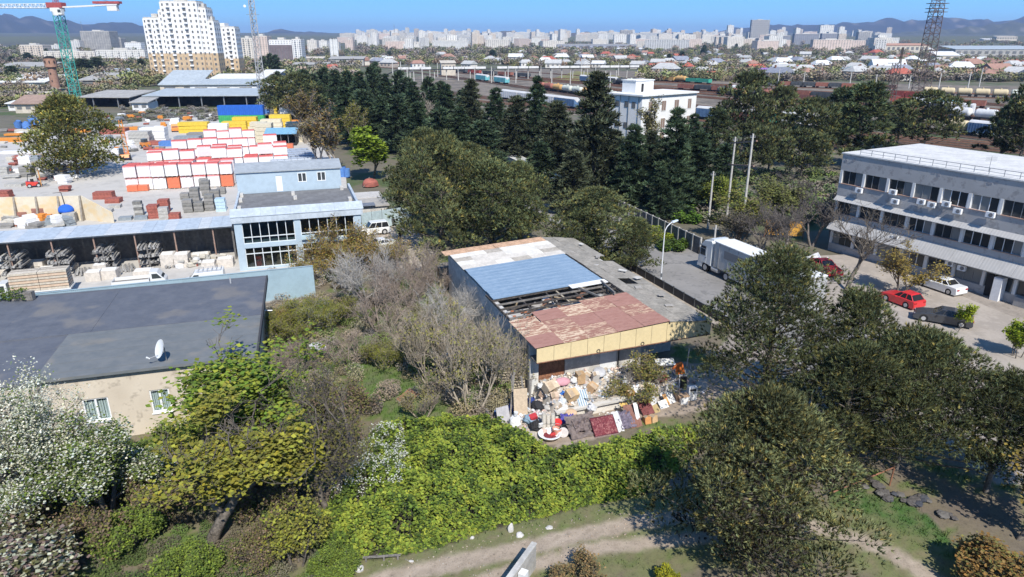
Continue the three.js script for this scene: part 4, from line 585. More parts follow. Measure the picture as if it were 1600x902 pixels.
// ---------- street lamps, utility poles, fence with concrete posts ----------
{
  const p = g(1032, 446, .1), t = thing('street_lamp', 'white street lamp with a curved arm beside the road', 'street lamp', p, R(32)); const m = new MB(); const pts = [V(0, 0, 0), V(0, 5.6, 0), V(.06, 6.1, 0), V(.3, 6.5, 0), V(.75, 6.8, 0), V(1.1, 6.9, 0)]; for (let i = 0; i + 1 < pts.length; i++) m.tube(pts[i], pts[i + 1], i ? .05 : .09, i ? .05 : .055, 9); m.build('post', std([.66, .67, .68], { roughness: .45 }), t); new MB().hex([V(1.0, 6.82, .16), V(1.75, 6.95, .14), V(1.75, 6.95, -.14), V(1.0, 6.82, -.16), V(1.0, 6.98, .12), V(1.75, 7.06, .1), V(1.75, 7.06, -.1), V(1.0, 6.98, -.12)]).build('lamp_head', std([.6, .68, .74], { roughness: .3 }), t); new MB().box(0, 1.2, .08, .16, .4, .12).build('control_box', M.metal, t);
  const pole = (u, v, top, r, label, arms) => { const o = thing('concrete_pole', label, 'pole', g(u, v)); const h = tall(u, v, top); new MB().tube(V(0, 0, 0), V(0, h, 0), r * 1.25, r * .85, 8).build('shaft', M.pole, o); const b = new MB(); b.block(-.35, .35, h - .5, h - .42, -.05, .05); for (const x of [-.3, .3]) b.tube(V(x, h - .42, 0), V(x, h - .22, 0), .04, .05, 6); b.build('insulators', M.metal, o); return [o, h]; };
  const [A, hA] = pole(1135, 345, 214, .15, 'left one of the twin concrete power poles behind the fence'), [B, hB] = pole(1159, 362, 209, .16, 'right one of the twin concrete power poles behind the fence');
  pole(1106, 358, 268, .14, 'thin concrete pole nearest the fence, left of the twin power poles'); pole(1113, 408, 352, .13, 'short pale post at the end of the concrete fence behind the lorry cab');
  const cross = thing('cross_beams', 'two rusty steel beams joining the twin concrete power poles', 'beams'); for (const k of [.93, .68]) new MB().bar(A.position.clone().add(V(-.6, hA * k, .1)), B.position.clone().add(V(.6, hB * k, 0)), .2).build('beam', worn([.26, .14, .1], [.38, .24, .18], 149, 1), cross);
  const a = g(1093, 399), b = g(880, 292), f = thing('concrete_fence', 'dark panel fence with pale concrete posts along the far side of the road', 'fence', a, yawOf(a, b)), n = 26, len = a.distanceTo(b); for (let i = 0; i < n; i++) { const x0 = i * len / n, x1 = (i + 1) * len / n; new MB().block(x0 + .12, x1 - .12, .05, 2.15, -.04, .04).build('panel', worn([.1, .095, .09], [.17, .16, .15], 141, 3), f); new MB().block(x0 - .11, x0 + .11, 0, 2.3, -.11, .11).build('post', worn([.4, .38, .35], [.52, .5, .46], 142, 2), f); } new MB().block(0, len, 2.155, 2.23, -.07, .07).build('coping', worn([.3, .28, .26], [.4, .38, .35], 143, 2), f);
  // white container and its long roof behind the pines
  const c0 = g(888, 316), ct = thing('white_container', 'long white metal container behind the pines at the roadside', 'container', c0, yawOf(a, b)); new MB().block(.2, 34, .15, 2.6, -.1, 2.5).build('body', worn([.66, .66, .66], [.76, .76, .76], 144, 4), ct); new MB().block(.1, 34.1, 2.61, 2.75, -.2, 2.6).build('roof', worn([.5, .5, .49], [.62, .62, .6], 145, 4), ct); new MB().block(.15, .195, .3, 2.5, .2, 1.2).block(.15, .195, .3, 2.5, 1.25, 2.3).build('door', M.white, ct);
  // a rusted and white wreck and an orange sheet behind the lorry
  const wk = thing('car_wreck', 'white and rusty car wreck under bare trees behind the lorry', 'car wreck', g(1232, 410), R(-20)); const wm = new MB(); wm.hex([V(-2.2, .2, .8), V(2.2, .2, .8), V(2.2, .2, -.8), V(-2.2, .2, -.8), V(-2.1, .85, .75), V(2.1, .75, .75), V(2.1, .75, -.75), V(-2.1, .85, -.75)]); wm.build('body', M.paint([.6, .61, .6]), wk); new MB().hex([V(-1.4, .86, .7), V(.9, .82, .7), V(.9, .82, -.7), V(-1.4, .86, -.7), V(-1, 1.35, .55), V(.2, 1.35, .55), V(.2, 1.35, -.55), V(-1, 1.35, -.55)]).build('cabin', M.dark, wk); new MB().box(2.6, .9, .2, 1.6, .05, 1.2, .3, .3, .5).build('bonnet', M.white, wk); new MB().bar(V(-3.2, .2, .8), V(-1.2, 1.3, .9), .14).bar(V(2.4, .3, 1), V(4.2, 1.2, .4), .12).build('bent_bars', M.pvc, wk);
  const os = thing('orange_sheet', 'orange tarpaulin sheet hung on a frame behind the bare trees', 'tarpaulin', g(1225, 372), R(-12)); for (const [x, w] of [[-1.3, 2.3], [1.35, 1.9]]) new MB().box(x, 1.35, 0, w, 2, .06, rr(-.1, .1), rr(-.06, .06), rr(-.03, .03)).build('sheet', worn([.55, .27, .03], [.68, .36, .06], 146, 2), os); const fr = new MB(); for (const x of [-2.5, 0.1, 2.4]) fr.bar(V(x, 0, -.08), V(x, 2.5, -.08), .1); fr.build('frame', M.rust, os);
  const rb = thing('rubble_heap', 'pale rubble heap behind the lorry cab', 'rubble', g(1160, 392)); const rm = new MB(); for (let i = 0; i < 90; i++) { const q = Math.sqrt(rnd()) * 2.3, an = rnd() * 6.28, s = rr(.2, .55); rm.box(Math.cos(an) * q, (2.3 - q) * .6 * rnd() + .1, Math.sin(an) * q, s, s * .7, s * .8, rnd() * 3, rnd(), rnd()); } rm.build('stones', worn([.42, .38, .31], [.56, .52, .44], 147, 1), rb).userData.kind = 'stuff';
}
// ---------- the junk heap ----------
{
  const O = V(1.72, 0, -43.89), yw = R(20.5), loc = (p) => { const dx = p.x - O.x, dz = p.z - O.z; return [dx * Math.cos(yw) - dz * Math.sin(yw), dx * Math.sin(yw) + dz * Math.cos(yw)]; };
  const mound = (x, z) => { const [a, b] = loc({ x, z }); let h = a > .4 && a < 8.6 && b < 2.6 && b > -1.6 ? .8 : 0; h += .55 * Math.exp(-((a - 4.2) ** 2) / 9 - ((b + .4) ** 2) / 2.2) + .75 * Math.exp(-((a - 10.3) ** 2) / 6 - ((b - .2) ** 2) / 4) + .5 * Math.exp(-((a - 1.8) ** 2) / 2 - ((b - .6) ** 2) / 3) + .7 * Math.exp(-((a + 1.2) ** 2) / 2 - ((b - 2.2) ** 2) / 3); return h * (1 + .25 * nz(x * 2, z * 2)); };
  const put = (u, v) => { let h = .5, p = g(u, v, h); for (let i = 0; i < 12; i++) { h = h * .4 + .6 * mound(p.x, p.z); p = g(u, v, h); } return p; };
  // earth and compacted refuse beneath
  const n = 60, pos = [], idx = [], col = []; for (let j = 0; j <= n; j++) for (let i = 0; i <= n; i++) { const a = -4 + i / n * 18, b = -1.55 + j / n * 6.4, x = O.x + a * Math.cos(yw) + b * Math.sin(yw), z = O.z - a * Math.sin(yw) + b * Math.cos(yw), edge = Math.min(1, (j / n) * 8 + .3); const h = mound(x, z), dock = a > .35 && a < 8.7 && b < 2.66; pos.push(x, dock ? h + .02 : h - .03, z); const f = nz(x * 3, z * 3); col.push(...mix([.3, .26, .21], [.46, .42, .37], .5 + f)); }
  for (let j = 0; j < n; j++) for (let i = 0; i < n; i++) { const k = j * (n + 1) + i, b = k + n + 1; idx.push(k, b, k + 1, k + 1, b, b + 1); }
  const q = new THREE.BufferGeometry(); q.setAttribute('position', new THREE.Float32BufferAttribute(pos, 3)); q.setAttribute('color', new THREE.Float32BufferAttribute(col, 3)); q.setIndex(idx); q.computeVertexNormals(); structure('refuse_mound', q, vc());
  // fine litter
  const pal = [[.7, .7, .68], [.72, .71, .68], [.6, .57, .52], [.55, .42, .3], [.62, .5, .38], [.5, .52, .55], [.68, .6, .55], [.3, .3, .31], [.6, .44, .4], [.4, .44, .5], [.4, .34, .28], [.66, .66, .7], [.5, .46, .42], [.58, .52, .44]];
  const lt = new MB(); lt.paint(1, 1, 1); for (let i = 0; i < 2300; i++) { const a = rr(-3.6, 12.6), b = rr(-1.5, 3.4), x = O.x + a * Math.cos(yw) + b * Math.sin(yw), z = O.z - a * Math.sin(yw) + b * Math.cos(yw), h = mound(x, z); if (h < .3 && rnd() < .85) continue; if (h < .9 && h > .7 && b > 1.4 && a < 7 && a > 2 && rnd() < .8) continue; lt.paint(...vary(pick(pal), .2)); const s = rr(.06, .26); lt.box(x, h + s * .25, z, s, rr(.03, s * .7), s * rr(.5, 1), rnd() * 3, rr(-.8, .8), rr(-.8, .8)); } lt.solo('litter', M.any, 'small pale scraps of rubbish strewn over the junk heap', 'rubbish', undefined, 'stuff');
  const mat = (c, o) => worn(c.map((e) => e * .78), c, Math.round(c[0] * 90 + c[1] * 40), 1.2, o);
  // crumpled cloth lying over what is beneath
  const cloth = (w, d, c, amp = .12, o) => { const m = new MB(), N = 14, s = rnd() * 50, H = (i, j) => V((i / N - .5) * w * (1 + .08 * nz(j * .4, s)), amp * (1 + nz(i * .45, j * .45, s) * 1.6 + nz(i * 1.1, j * 1.1, s) * .6), (j / N - .5) * d * (1 + .1 * nz(i * .4, s))); for (let i = 0; i < N; i++) for (let j = 0; j < N; j++) m.quad(H(i, j + 1), H(i + 1, j + 1), H(i + 1, j), H(i, j)); return m; };
  const carton = (w, h, d) => { const m = new MB(); m.block(-w / 2, w / 2, 0, h, -d / 2, d / 2); return m; };
  const bag = (r, sy = .75) => { r *= .8; const e = new THREE.SphereGeometry(r, 20, 14), P = e.attributes.position, s = rnd() * 40; for (let i = 0; i < P.count; i++) { const x = P.getX(i), y = P.getY(i), z = P.getZ(i), k = 1 + .45 * nz(x / r * 1.5 + s, y / r * 1.5, z / r * 1.5) + .3 * nz(x / r * 4, y / r * 4 + s, z / r * 4); P.setXYZ(i, x * k, Math.max(-r * .4, y * k * sy), z * k); } e.computeVertexNormals(); return new MB().geo(e); };
  const item = (name, cat, label, u, v, m, c, { yaw = 0, tip = 0, roll = 0, lift = 0, part: pn, extra } = {}) => { const p = put(u, v); p.y += lift; const t = thing(name, label, cat, p, yaw); t.rotation.order = 'YXZ'; t.rotation.x = tip; t.rotation.z = roll; m.build(pn ?? 'body', Array.isArray(c) ? mat(c) : c, t); if (extra) extra(t); return t; };
  const fold = (w, h, d) => (t) => { new MB().box(-w * .28, h + .03, d * .2, w * .5, .03, d * .9, 0, 0, .5).build('flap', mat([.5, .38, .26]), t); };
  // along the ground in front, from left to right
  item('yellow_sack', 'sack', 'mustard yellow sack at the left end of the junk above the hedge', 771, 664, bag(.42, .5), [.6, .36, .07], { yaw: .3, extra: (t) => new MB().tube(V(.4, .05, 0), V(.62, .12, 0), .1, .05, 7).build('tied_end', mat([.55, .33, .07]), t) });
  item('plastic_bottle', 'bottle', 'white plastic canisters beside the mustard sack', 761, 648, new MB().geo(new THREE.LatheGeometry([[0, 0], [.14, 0], [.15, .3], [.06, .4], [.05, .48], [0, .48]].map((e) => new THREE.Vector2(...e)), 12)), [.74, .75, .76]);
  item('blue_canister', 'canister', 'blue plastic canister among the litter at the left of the heap', 776, 652, new MB().box(0, .25, 0, .32, .5, .24).tube(V(0, .5, 0), V(0, .58, 0), .06, .05, 8), [.12, .24, .5]);
  item('grey_board', 'board', 'grey plastic panel leaning left of the white sack', 788, 660, new MB().box(0, .55, 0, .95, 1.1, .06), [.45, .44, .46], { yaw: .5, tip: -.35 });
  item('white_sack', 'sack', 'tall white plastic sack at the left of the heap', 805, 664, bag(.5, 1.15), [.74, .75, .76], { lift: .2, extra: (t) => new MB().tube(V(0, .5, 0), V(.06, .8, .03), .1, .16, 8).build('neck', mat([.7, .71, .73]), t) });
  item('blue_bottle', 'bottle', 'bright blue plastic bottle standing beside the cardboard panel', 798, 645, new MB().geo(new THREE.LatheGeometry([[0, 0], [.16, 0], [.17, .5], [.07, .65], [.06, .78], [0, .78]].map((e) => new THREE.Vector2(...e)), 12)), [.03, .1, .55]);
  item('cardboard_panel', 'board', 'tall tan cardboard panel leaning left of the workshop corner', 814, 650, new MB().box(0, .98, 0, .95, 1.95, .07), [.58, .46, .33], { yaw: .15, tip: -.2 });
  for (const [u, v, l, len] of [[797, 652, 'long pale lath leaning left of the cardboard panel', 3.4], [803, 640, 'thin lath crossing behind the cardboard panel', 2.6], [822, 640, 'grey plank leaning against the dark workshop wall', 2.4], [827, 641, 'second grey plank against the workshop wall, nearest the corner', 2.2]]) item('plank', 'plank', l, u, v, new MB().box(0, len / 2, 0, .13, len, .05), M.greyWood, { yaw: rr(-.3, .3), tip: -.28, roll: rr(-.14, .14) });
  for (const [u, v, l] of [[790, 610, 'weathered wooden pallet leaning among the arching shrub stems'], [811, 612, 'broken wooden pallet beside the dark workshop wall']]) item('pallet', 'pallet', l, u, v, new MB().box(-.45, .6, 0, .1, 1.2, .1).box(.45, .6, 0, .1, 1.2, .1), M.wood, { yaw: rr(-.5, .2), tip: -.3, lift: .3, part: 'bearer', extra: (t) => { for (let i = 0; i < 6; i++) new MB().box(0, .1 + i * .2, .065, 1.1, .13, .03).build('slat', worn([.36, .3, .21], [.5, .43, .32], 151, 1), t); } });
  item('navy_bag', 'bag', 'navy blue bag on top of the dark clothes at the workshop corner', 830, 636, bag(.33, .9), [.03, .06, .25], { lift: .5, extra: (t) => new MB().geo(new THREE.TorusGeometry(.2, .03, 6, 14), M4(0, .3, 0)).build('strap', M.dark, t) });
  item('black_clothes', 'clothes', 'heap of black clothes in front of the workshop corner', 840, 640, bag(.55, .9), [.03, .03, .035], { lift: .3, extra: (t) => cloth(.7, .6, 0).at(null).build('sleeve', mat([.05, .05, .055]), t) });
  item('striped_blanket', 'blanket', 'blue, grey and red blanket bundled over the black bag', 829, 658, bag(.55, .7), [.25, .36, .46], { lift: .15, extra: (t) => { new MB().box(.18, .3, .2, .5, .22, .4, .4, .3, .3).build('red_fold', mat([.5, .04, .05]), t); } });
  item('black_sack', 'sack', 'black and white patched sack at the foot of the heap above the hedge', 837, 668, bag(.52, .85), [.025, .025, .028], { lift: .1, extra: (t) => { new MB().box(.32, .28, .35, .3, .3, .14, .5, .3).build('white_patch', mat([.7, .7, .68]), t); } });
  item('pink_cloth_bundle', 'cloth', 'pale pink cloth bundle beside the black and white sack', 848, 674, bag(.35, .7), [.62, .48, .42], { extra: (t) => cloth(.6, .5, 0, .05).build('loose_end', mat([.6, .48, .44]), t) });
  item('white_basin', 'basin', 'round white basin holding dark red rags at the front of the heap', 859, 684, new MB().geo(new THREE.LatheGeometry([[0, .05], [.5, .05], [.62, .26], [.78, .3], [.78, .34], [.6, .33], [.47, .12], [0, .12]].map((e) => new THREE.Vector2(...e)), 28)), M.pvc, { extra: (t) => { const b2 = new MB(); for (let i = 0; i < 9; i++) b2.box(rr(-.3, .3), .18, rr(-.3, .3), .3, .12, .22, rnd() * 3, .2, .2); b2.build('rags', mat([.2, .03, .035]), t); new MB().box(.2, .27, .05, .35, .12, .2, .4, .1, .2).build('red_rag', mat([.6, .05, .05]), t); } });
  item('red_disc', 'lid', 'bright red lid on the pink bucket', 871, 669, new MB().geo(new THREE.CylinderGeometry(.28, .3, .1, 18)), [.62, .03, .03], { tip: .5, lift: .45, extra: (t) => new MB().geo(new THREE.TorusGeometry(.28, .025, 6, 18).rotateX(Math.PI / 2)).build('rim', mat([.5, .02, .02]), t) });
  item('pink_bucket', 'bucket', 'salmon pink bucket beside the white basin', 870, 679, new MB().geo(new THREE.LatheGeometry([[0, 0], [.26, 0], [.34, .5], [.3, .5], [.23, .05], [0, .05]].map((e) => new THREE.Vector2(...e)), 18)), [.66, .33, .24], { extra: (t) => new MB().geo(new THREE.TorusGeometry(.33, .02, 6, 18, Math.PI), M4(0, .5, 0)).build('handle', M.metal, t) });
  item('clear_tub', 'tub', 'pale translucent round tub beside the salmon bucket', 880, 682, new MB().geo(new THREE.CylinderGeometry(.34, .34, .18, 20).rotateX(1.1)), [.6, .55, .53], { lift: .3, extra: (t) => new MB().geo(new THREE.TorusGeometry(.42, .05, 8, 20).rotateX(-.4), M4(.2, .05, -.15)).build('tyre_ring', M.tyre, t) });
  item('blue_cloth', 'cloth', 'royal blue cloth under a tan pillow at the dock edge', 886, 664, cloth(.9, .8, 0, .1), [.1, .09, .38], { lift: .4, tip: .5 });
  item('tan_pillow', 'pillow', 'tan pillow on the royal blue cloth', 892, 658, new MB().geo(new THREE.SphereGeometry(.36, 14, 8), new THREE.Matrix4().makeScale(1.2, .35, .9)), [.6, .42, .27], { lift: .65, tip: .4, extra: (t) => new MB().geo(new THREE.TorusGeometry(.37, .015, 5, 20).rotateX(Math.PI / 2)).build('seam', mat([.5, .36, .24]), t) });
  item('brown_blanket', 'blanket', 'large grey-brown blanket hanging over the dock edge', 908, 676, cloth(2.1, 1.7, 0, .16), [.21, .17, .16], { lift: .45, tip: .62, yaw: .35, extra: (t) => cloth(1.2, .9, 0, .24).build('top_fold', mat([.24, .19, .185]), t) });
  { // patterned burgundy carpet
    const c = document.createElement('canvas'); c.width = 256; c.height = 160; const x = c.getContext('2d'); x.fillStyle = '#6d3038'; x.fillRect(0, 0, 256, 160); for (let i = 0; i < 300; i++) { x.strokeStyle = pick(['#8f5a5c', '#4d1a24', '#a87a74', '#7b3a44']); x.lineWidth = 3; x.beginPath(); const a = rnd() * 256, b = rnd() * 160; x.arc(a, b, rr(3, 9), rnd() * 6, rnd() * 6 + 3); x.stroke(); } x.strokeStyle = '#4d1a24'; x.lineWidth = 9; x.strokeRect(4, 4, 248, 152); const tx = new THREE.CanvasTexture(c); tx.colorSpace = THREE.SRGBColorSpace; const m = std([1, 1, 1], { map: tx });
    const mb = new MB(), N = 12, w = 1.75, d = 1.35, H = (i, j) => V((i / N - .5) * w, .05 + .05 * nz(i * .4, j * .4, 3), (j / N - .5) * d); for (let i = 0; i < N; i++) for (let j = 0; j < N; j++) mb.quad(H(i, j + 1), H(i + 1, j + 1), H(i + 1, j), H(i, j), [[i / N, 1 - (j + 1) / N], [(i + 1) / N, 1 - (j + 1) / N], [(i + 1) / N, 1 - j / N], [i / N, 1 - j / N]]);
    item('patterned_carpet', 'carpet', 'burgundy patterned carpet spread over the front of the dock', 943, 676, mb, m, { tip: .72, yaw: .33, lift: .52, part: 'pile', extra: (t) => { const fr = new MB(); for (let i = 0; i < 30; i++) fr.box(-.85 + i * .058, .05, .7, .02, .015, .1); fr.build('fringe', mat([.5, .36, .34]), t); } });
  }
  item('white_sheet', 'cloth', 'narrow white sheet hanging right of the burgundy carpet', 964, 669, cloth(.55, 1.5, 0, .06), [.66, .66, .67], { tip: .7, yaw: .35, lift: .45 });
  item('purple_cloth', 'cloth', 'purple grey cloth heap right of the white sheet', 976, 664, cloth(1.2, 1.3, 0, .2), [.22, .19, .25], { tip: .55, lift: .3, yaw: .4 });
  item('yellow_cloth', 'cloth', 'small yellow cloth lying on the purple cloth', 974, 650, cloth(.55, .4, 0, .03), [.66, .44, .13], { lift: .85, tip: .3, yaw: .3 });
  item('brown_carpet', 'carpet', 'plain brown carpet strip left of the white board', 989, 661, cloth(.9, 2.0, 0, .06), [.26, .13, .1], { tip: .6, lift: .4, yaw: .35, extra: (t) => new MB().box(0, .02, .98, .85, .03, .08).build('hem', mat([.3, .17, .13]), t) });
  item('white_board', 'board', 'long white board leaning between the brown carpet and the dark red rug', 999, 664, new MB().box(0, .75, 0, .3, 1.55, .05), [.74, .74, .72], { tip: -.6, yaw: .3 });
  item('dark_red_rug', 'rug', 'dark red rug piece hanging right of the white board', 1008, 645, cloth(1.0, 1.2, 0, .08), [.22, .07, .07], { tip: .6, lift: .4, yaw: .4 });
  item('orange_box', 'box', 'orange cardboard box at the foot of the dark red rug', 1011, 662, carton(.45, .5, .45), [.6, .28, .1], { yaw: .3, tip: -.3, extra: fold(.45, .5, .45) });
  item('tan_box', 'box', 'tan cardboard box right of the orange one', 1020, 659, carton(.5, .45, .5), [.6, .4, .22], { yaw: .6, tip: -.2, extra: fold(.5, .45, .5) });
  for (const [u, v, w, h, c, l, y] of [[1039, 638, .75, .6, [.76, .76, .74], 'white square panel lying in front of the shrub', .5], [1052, 630, .62, .95, [.78, .78, .77], 'white rectangular panel leaning right of the square one', .55], [1045, 633, .35, .85, [.62, .34, .14], 'orange board between the two white panels', .55], [1037, 622, .4, .55, [.72, .73, .74], 'small white panel behind the square one', .5], [1028, 645, .5, .6, [.42, .32, .16], 'brown board left of the square white panel', .6]]) item('leaning_board', 'board', l, u, v, new MB().box(0, h / 2, 0, w, h, .05), c, { yaw: y, tip: -.75 });
  item('white_carton', 'box', 'small white carton near the portable air conditioner', 1068, 630, carton(.5, .55, .45), [.75, .75, .75], { yaw: .1, extra: (t) => new MB().box(-.1, .64, 0, .85, .12, .5, .2).build('cardboard_lid', mat([.5, .34, .22]), t) });
  item('brown_carton', 'box', 'brown carton left of the small white carton', 1059, 625, carton(.45, .6, .45), [.5, .34, .24], { yaw: .4, extra: fold(.45, .6, .45) });
  item('portable_cooler', 'air conditioner', 'white portable air conditioner with a black control panel at the right end of the heap', 1080, 624, new MB().geo(new THREE.BoxGeometry(.62, 1.05, .45, 3, 5, 3), M4(0, .53, 0)), [.76, .77, .78], { yaw: .12, extra: (t) => { new MB().box(0, .86, .232, .46, .17, .02).build('control_panel', M.dark, t); const s = new MB(); for (let i = 0; i < 5; i++) s.box(0, .2 + i * .08, .232, .44, .025, .015); s.build('grille', mat([.6, .61, .62]), t); } });
  item('orange_coat', 'coat', 'orange coat hanging on a stick at the right end of the heap', 1063, 597, new MB().hex([V(-.32, .75, .14), V(.38, .7, .14), V(.38, .7, -.1), V(-.32, .75, -.1), V(-.26, 1.6, .1), V(.2, 1.65, .1), V(.2, 1.65, -.1), V(-.26, 1.6, -.1)]), [.68, .17, .03], { yaw: .2, roll: .12, extra: (t) => { new MB().tube(V(-.2, 1.5, 0), V(-.62, 1.3, .1), .12, .09, 7).build('sleeve', mat([.66, .17, .04]), t); new MB().tube(V(0, 0, 0), V(0, 1.6, -.12), .03, .03, 5).build('stick', M.dark, t); } });
  item('black_trousers', 'clothes', 'black cloth hanging below the orange coat', 1067, 607, new MB().hex([V(-.2, 0, .1), V(.2, 0, .1), V(.2, 0, -.1), V(-.2, 0, -.1), V(-.24, .95, .12), V(.24, .95, .12), V(.24, .95, -.12), V(-.24, .95, -.12)]), [.02, .02, .022], { extra: (t) => new MB().bar(V(-.3, 0, .1), V(-.34, 1.2, .05), .05).build('stick', M.pvc, t) });
  for (const [u, v, l] of [[1076, 606, 'pale broom stick leaning at the steel pole'], [1084, 598, 'second stick leaning at the steel pole, farther out']]) item('stick', 'stick', l, u, v, new MB().tube(V(0, 0, 0), V(-.35, 1.4, -.2), .035, .03, 6), M.pole, { extra: (t) => new MB().box(0, .06, 0, .3, .14, .1).build('brush', mat([.55, .42, .36]), t) });
  item('red_bundle', 'cloth', 'crimson cloth bundle caught in the shrub on the heap', 1033, 600, bag(.5, .8), [.52, .1, .15], { lift: .5, extra: (t) => cloth(.8, .6, 0, .15).build('loose_end', mat([.5, .12, .16]), t) });
  item('white_tabletop', 'board', 'large white tabletop lying behind the shrub near the orange coat', 1038, 580, new MB().box(0, .1, 0, 1.5, .06, .8), [.74, .74, .72], { yaw: .1, tip: .25, lift: .7 });
  // on the dock
  for (const [u, v, w, h, d, c, l, y, tp] of [[858, 612, 1.0, .7, .7, [.6, .49, .36], 'pale open carton beside the rusty door', .6, .5], [892, 624, .8, .6, .7, [.62, .44, .25], 'tan carton in the middle of the heap', .5, .35], [906, 600, .6, .8, .6, [.5, .33, .18], 'brown carton standing against the workshop wall', .3, 0], [923, 612, .6, .55, .6, [.55, .36, .2], 'brown carton right of the striped mattress', .9, .4], [929, 598, .5, .8, .4, [.66, .62, .57], 'pale carton leaning at the workshop wall', .2, .3], [877, 645, .75, .5, .6, [.74, .74, .73], 'white box on the front of the dock', .25, 0], [915, 594, .5, .5, .5, [.66, .6, .52], 'cream carton behind the brown one at the wall', 1, .3], [984, 620, .5, .4, .4, [.48, .24, .08], 'rust-coloured box under the shrub', .5, .2], [848, 622, .5, .45, .5, [.64, .46, .34], 'peach carton at the corner pier', .8, .4], [866, 625, .55, .4, .5, [.62, .47, .36], 'pinkish carton before the pale open one', .2, .3]]) item('carton', 'box', l, u, v, carton(w, h, d), c, { yaw: y, tip: tp, lift: .12, extra: fold(w, h, d) });
  for (const [u, v, r, c, l] of [[880, 618, .26, [.05, .2, .6], 'bright blue bag beside the tan carton'], [892, 636, .5, [.56, .57, .58], 'big pale grey rag pile in front of the tan carton'], [854, 640, .45, [.5, .48, .46], 'grey sack at the left front of the dock'], [878, 630, .42, [.6, .64, .68], 'bluish white plastic bag in the middle of the heap'], [868, 606, .4, [.72, .72, .72], 'white bag before the pink cloth'], [900, 610, .36, [.66, .67, .7], 'white and grey bag behind the tan carton'], [845, 606, .34, [.7, .7, .7], 'white bag at the top of the corner pier'], [925, 640, .42, [.68, .68, .69], 'white rag hanging over the dock below the blue board'], [960, 626, .36, [.7, .7, .7], 'white bag right of the blue board'], [990, 612, .4, [.62, .62, .63], 'grey white bag under the shrub'], [1018, 630, .5, [.6, .61, .63], 'grey plastic bag pile at the right foot of the shrub'], [975, 600, .4, [.5, .52, .54], 'grey bag deep in the shrub'], [1042, 610, .4, [.66, .66, .67], 'pale plastic bag right of the shrub'], [1014, 604, .36, [.3, .42, .56], 'blue grey bag in the shrub'], [918, 582 + 10, .32, [.62, .44, .3], 'tan bag against the wall'], [846, 630, .34, [.62, .5, .42], 'peach cloth bundle beside the pier'], [896, 597, .36, [.7, .69, .67], 'white bundle near the wall']]) item('plastic_bag', 'bag', l, u, v, bag(r, .75), c, { lift: .12, yaw: rnd() * 6, extra: (t) => new MB().tube(V(0, r * .55, 0), V(r * .25, r * .95, 0), r * .12, r * .25, 7).build('knot', mat(c), t) });
  item('pink_cushion', 'cushion', 'pink cushion beside the rusty door', 879, 604, new MB().geo(new THREE.SphereGeometry(.5, 14, 8), new THREE.Matrix4().makeScale(1.1, .35, .7)), [.62, .32, .36], { tip: .5, lift: .4, yaw: .3, extra: (t) => new MB().geo(new THREE.TorusGeometry(.5, .02, 5, 20).rotateX(Math.PI / 2), new THREE.Matrix4().makeScale(1.1, 1, .7)).build('seam', mat([.55, .26, .3]), t) });
  item('striped_mattress', 'mattress', 'blue and white striped mattress leaning in the middle of the heap', 913, 634, new MB().box(0, .55, 0, .85, 1.1, .16), [.62, .66, .68], { tip: -.5, yaw: .3, roll: .15, part: 'filling', extra: (t) => { for (let i = 0; i < 5; i++) new MB().box(-.34 + i * .17, .55, .0, .07, 1.11, .17).build('stripe', mat([.2, .3, .4]), t); } });
  item('blue_board', 'board', 'dark blue board propped on the dock in the middle of the heap', 942, 634, new MB().box(0, .4, 0, 1.05, .72, .06), [.12, .2, .3], { tip: -.45, yaw: .2, extra: (t) => new MB().box(0, .77, 0, 1.1, .05, .08).build('frame', M.paleSteel, t) });
  item('round_basin', 'basin', 'upturned round basin against the workshop wall', 936, 592, new MB().geo(new THREE.LatheGeometry([[0, .25], [.35, .22], [.45, 0], [.5, 0], [.4, .26], [0, .29]].map((e) => new THREE.Vector2(...e)), 20)), [.5, .5, .52], { lift: .5, tip: .3, extra: (t) => new MB().geo(new THREE.TorusGeometry(.48, .03, 6, 20).rotateX(Math.PI / 2)).build('rim', M.dark, t) });
  for (const [u, v, l] of [[850, 672, 'left one of the three pale upright rolls before the dock'], [857, 672, 'middle one of the three pale upright rolls before the dock'], [864, 671, 'right one of the three pale upright rolls before the dock']]) item('cloth_roll', 'roll', l, u, v, new MB().tube(V(0, 0, 0), V(rr(-.05, .05), rr(1.0, 1.25), -.15), .16, .15, 10), [.58, .54, .47], { extra: (t) => new MB().geo(new THREE.TorusGeometry(.16, .015, 5, 12).rotateX(Math.PI / 2), M4(0, .5, -.07)).build('string', M.dark, t) });
  for (const [u, v, l] of [[888, 640, 'black hose coiled over the grey rags'], [921, 628, 'dark cable loop beside the striped mattress']]) item('hose', 'hose', l, u, v, new MB().geo(new THREE.TorusGeometry(.5, .03, 6, 22, 4.6).rotateX(1.2)), M.dark, { lift: .3 });
  // bits near the track
  const bits = [[798, 832, .42, .95, .2, 'tall white broken slab standing in the hedge edge by the track'], [812, 838, .5, .35, .5, 'white rubble lump at the foot of the broken slab'], [858, 826, .5, .2, .4, 'small pale stone right of the broken slab, by the track'], [562, 892, .6, .4, .5, 'white stone lump at the bottom left end of the hedge'], [738, 842, .3, .25, .25, 'small white scrap at the hedge foot'], [642, 878, .35, .12, .2, 'tiny white scrap on the verge of the track']];
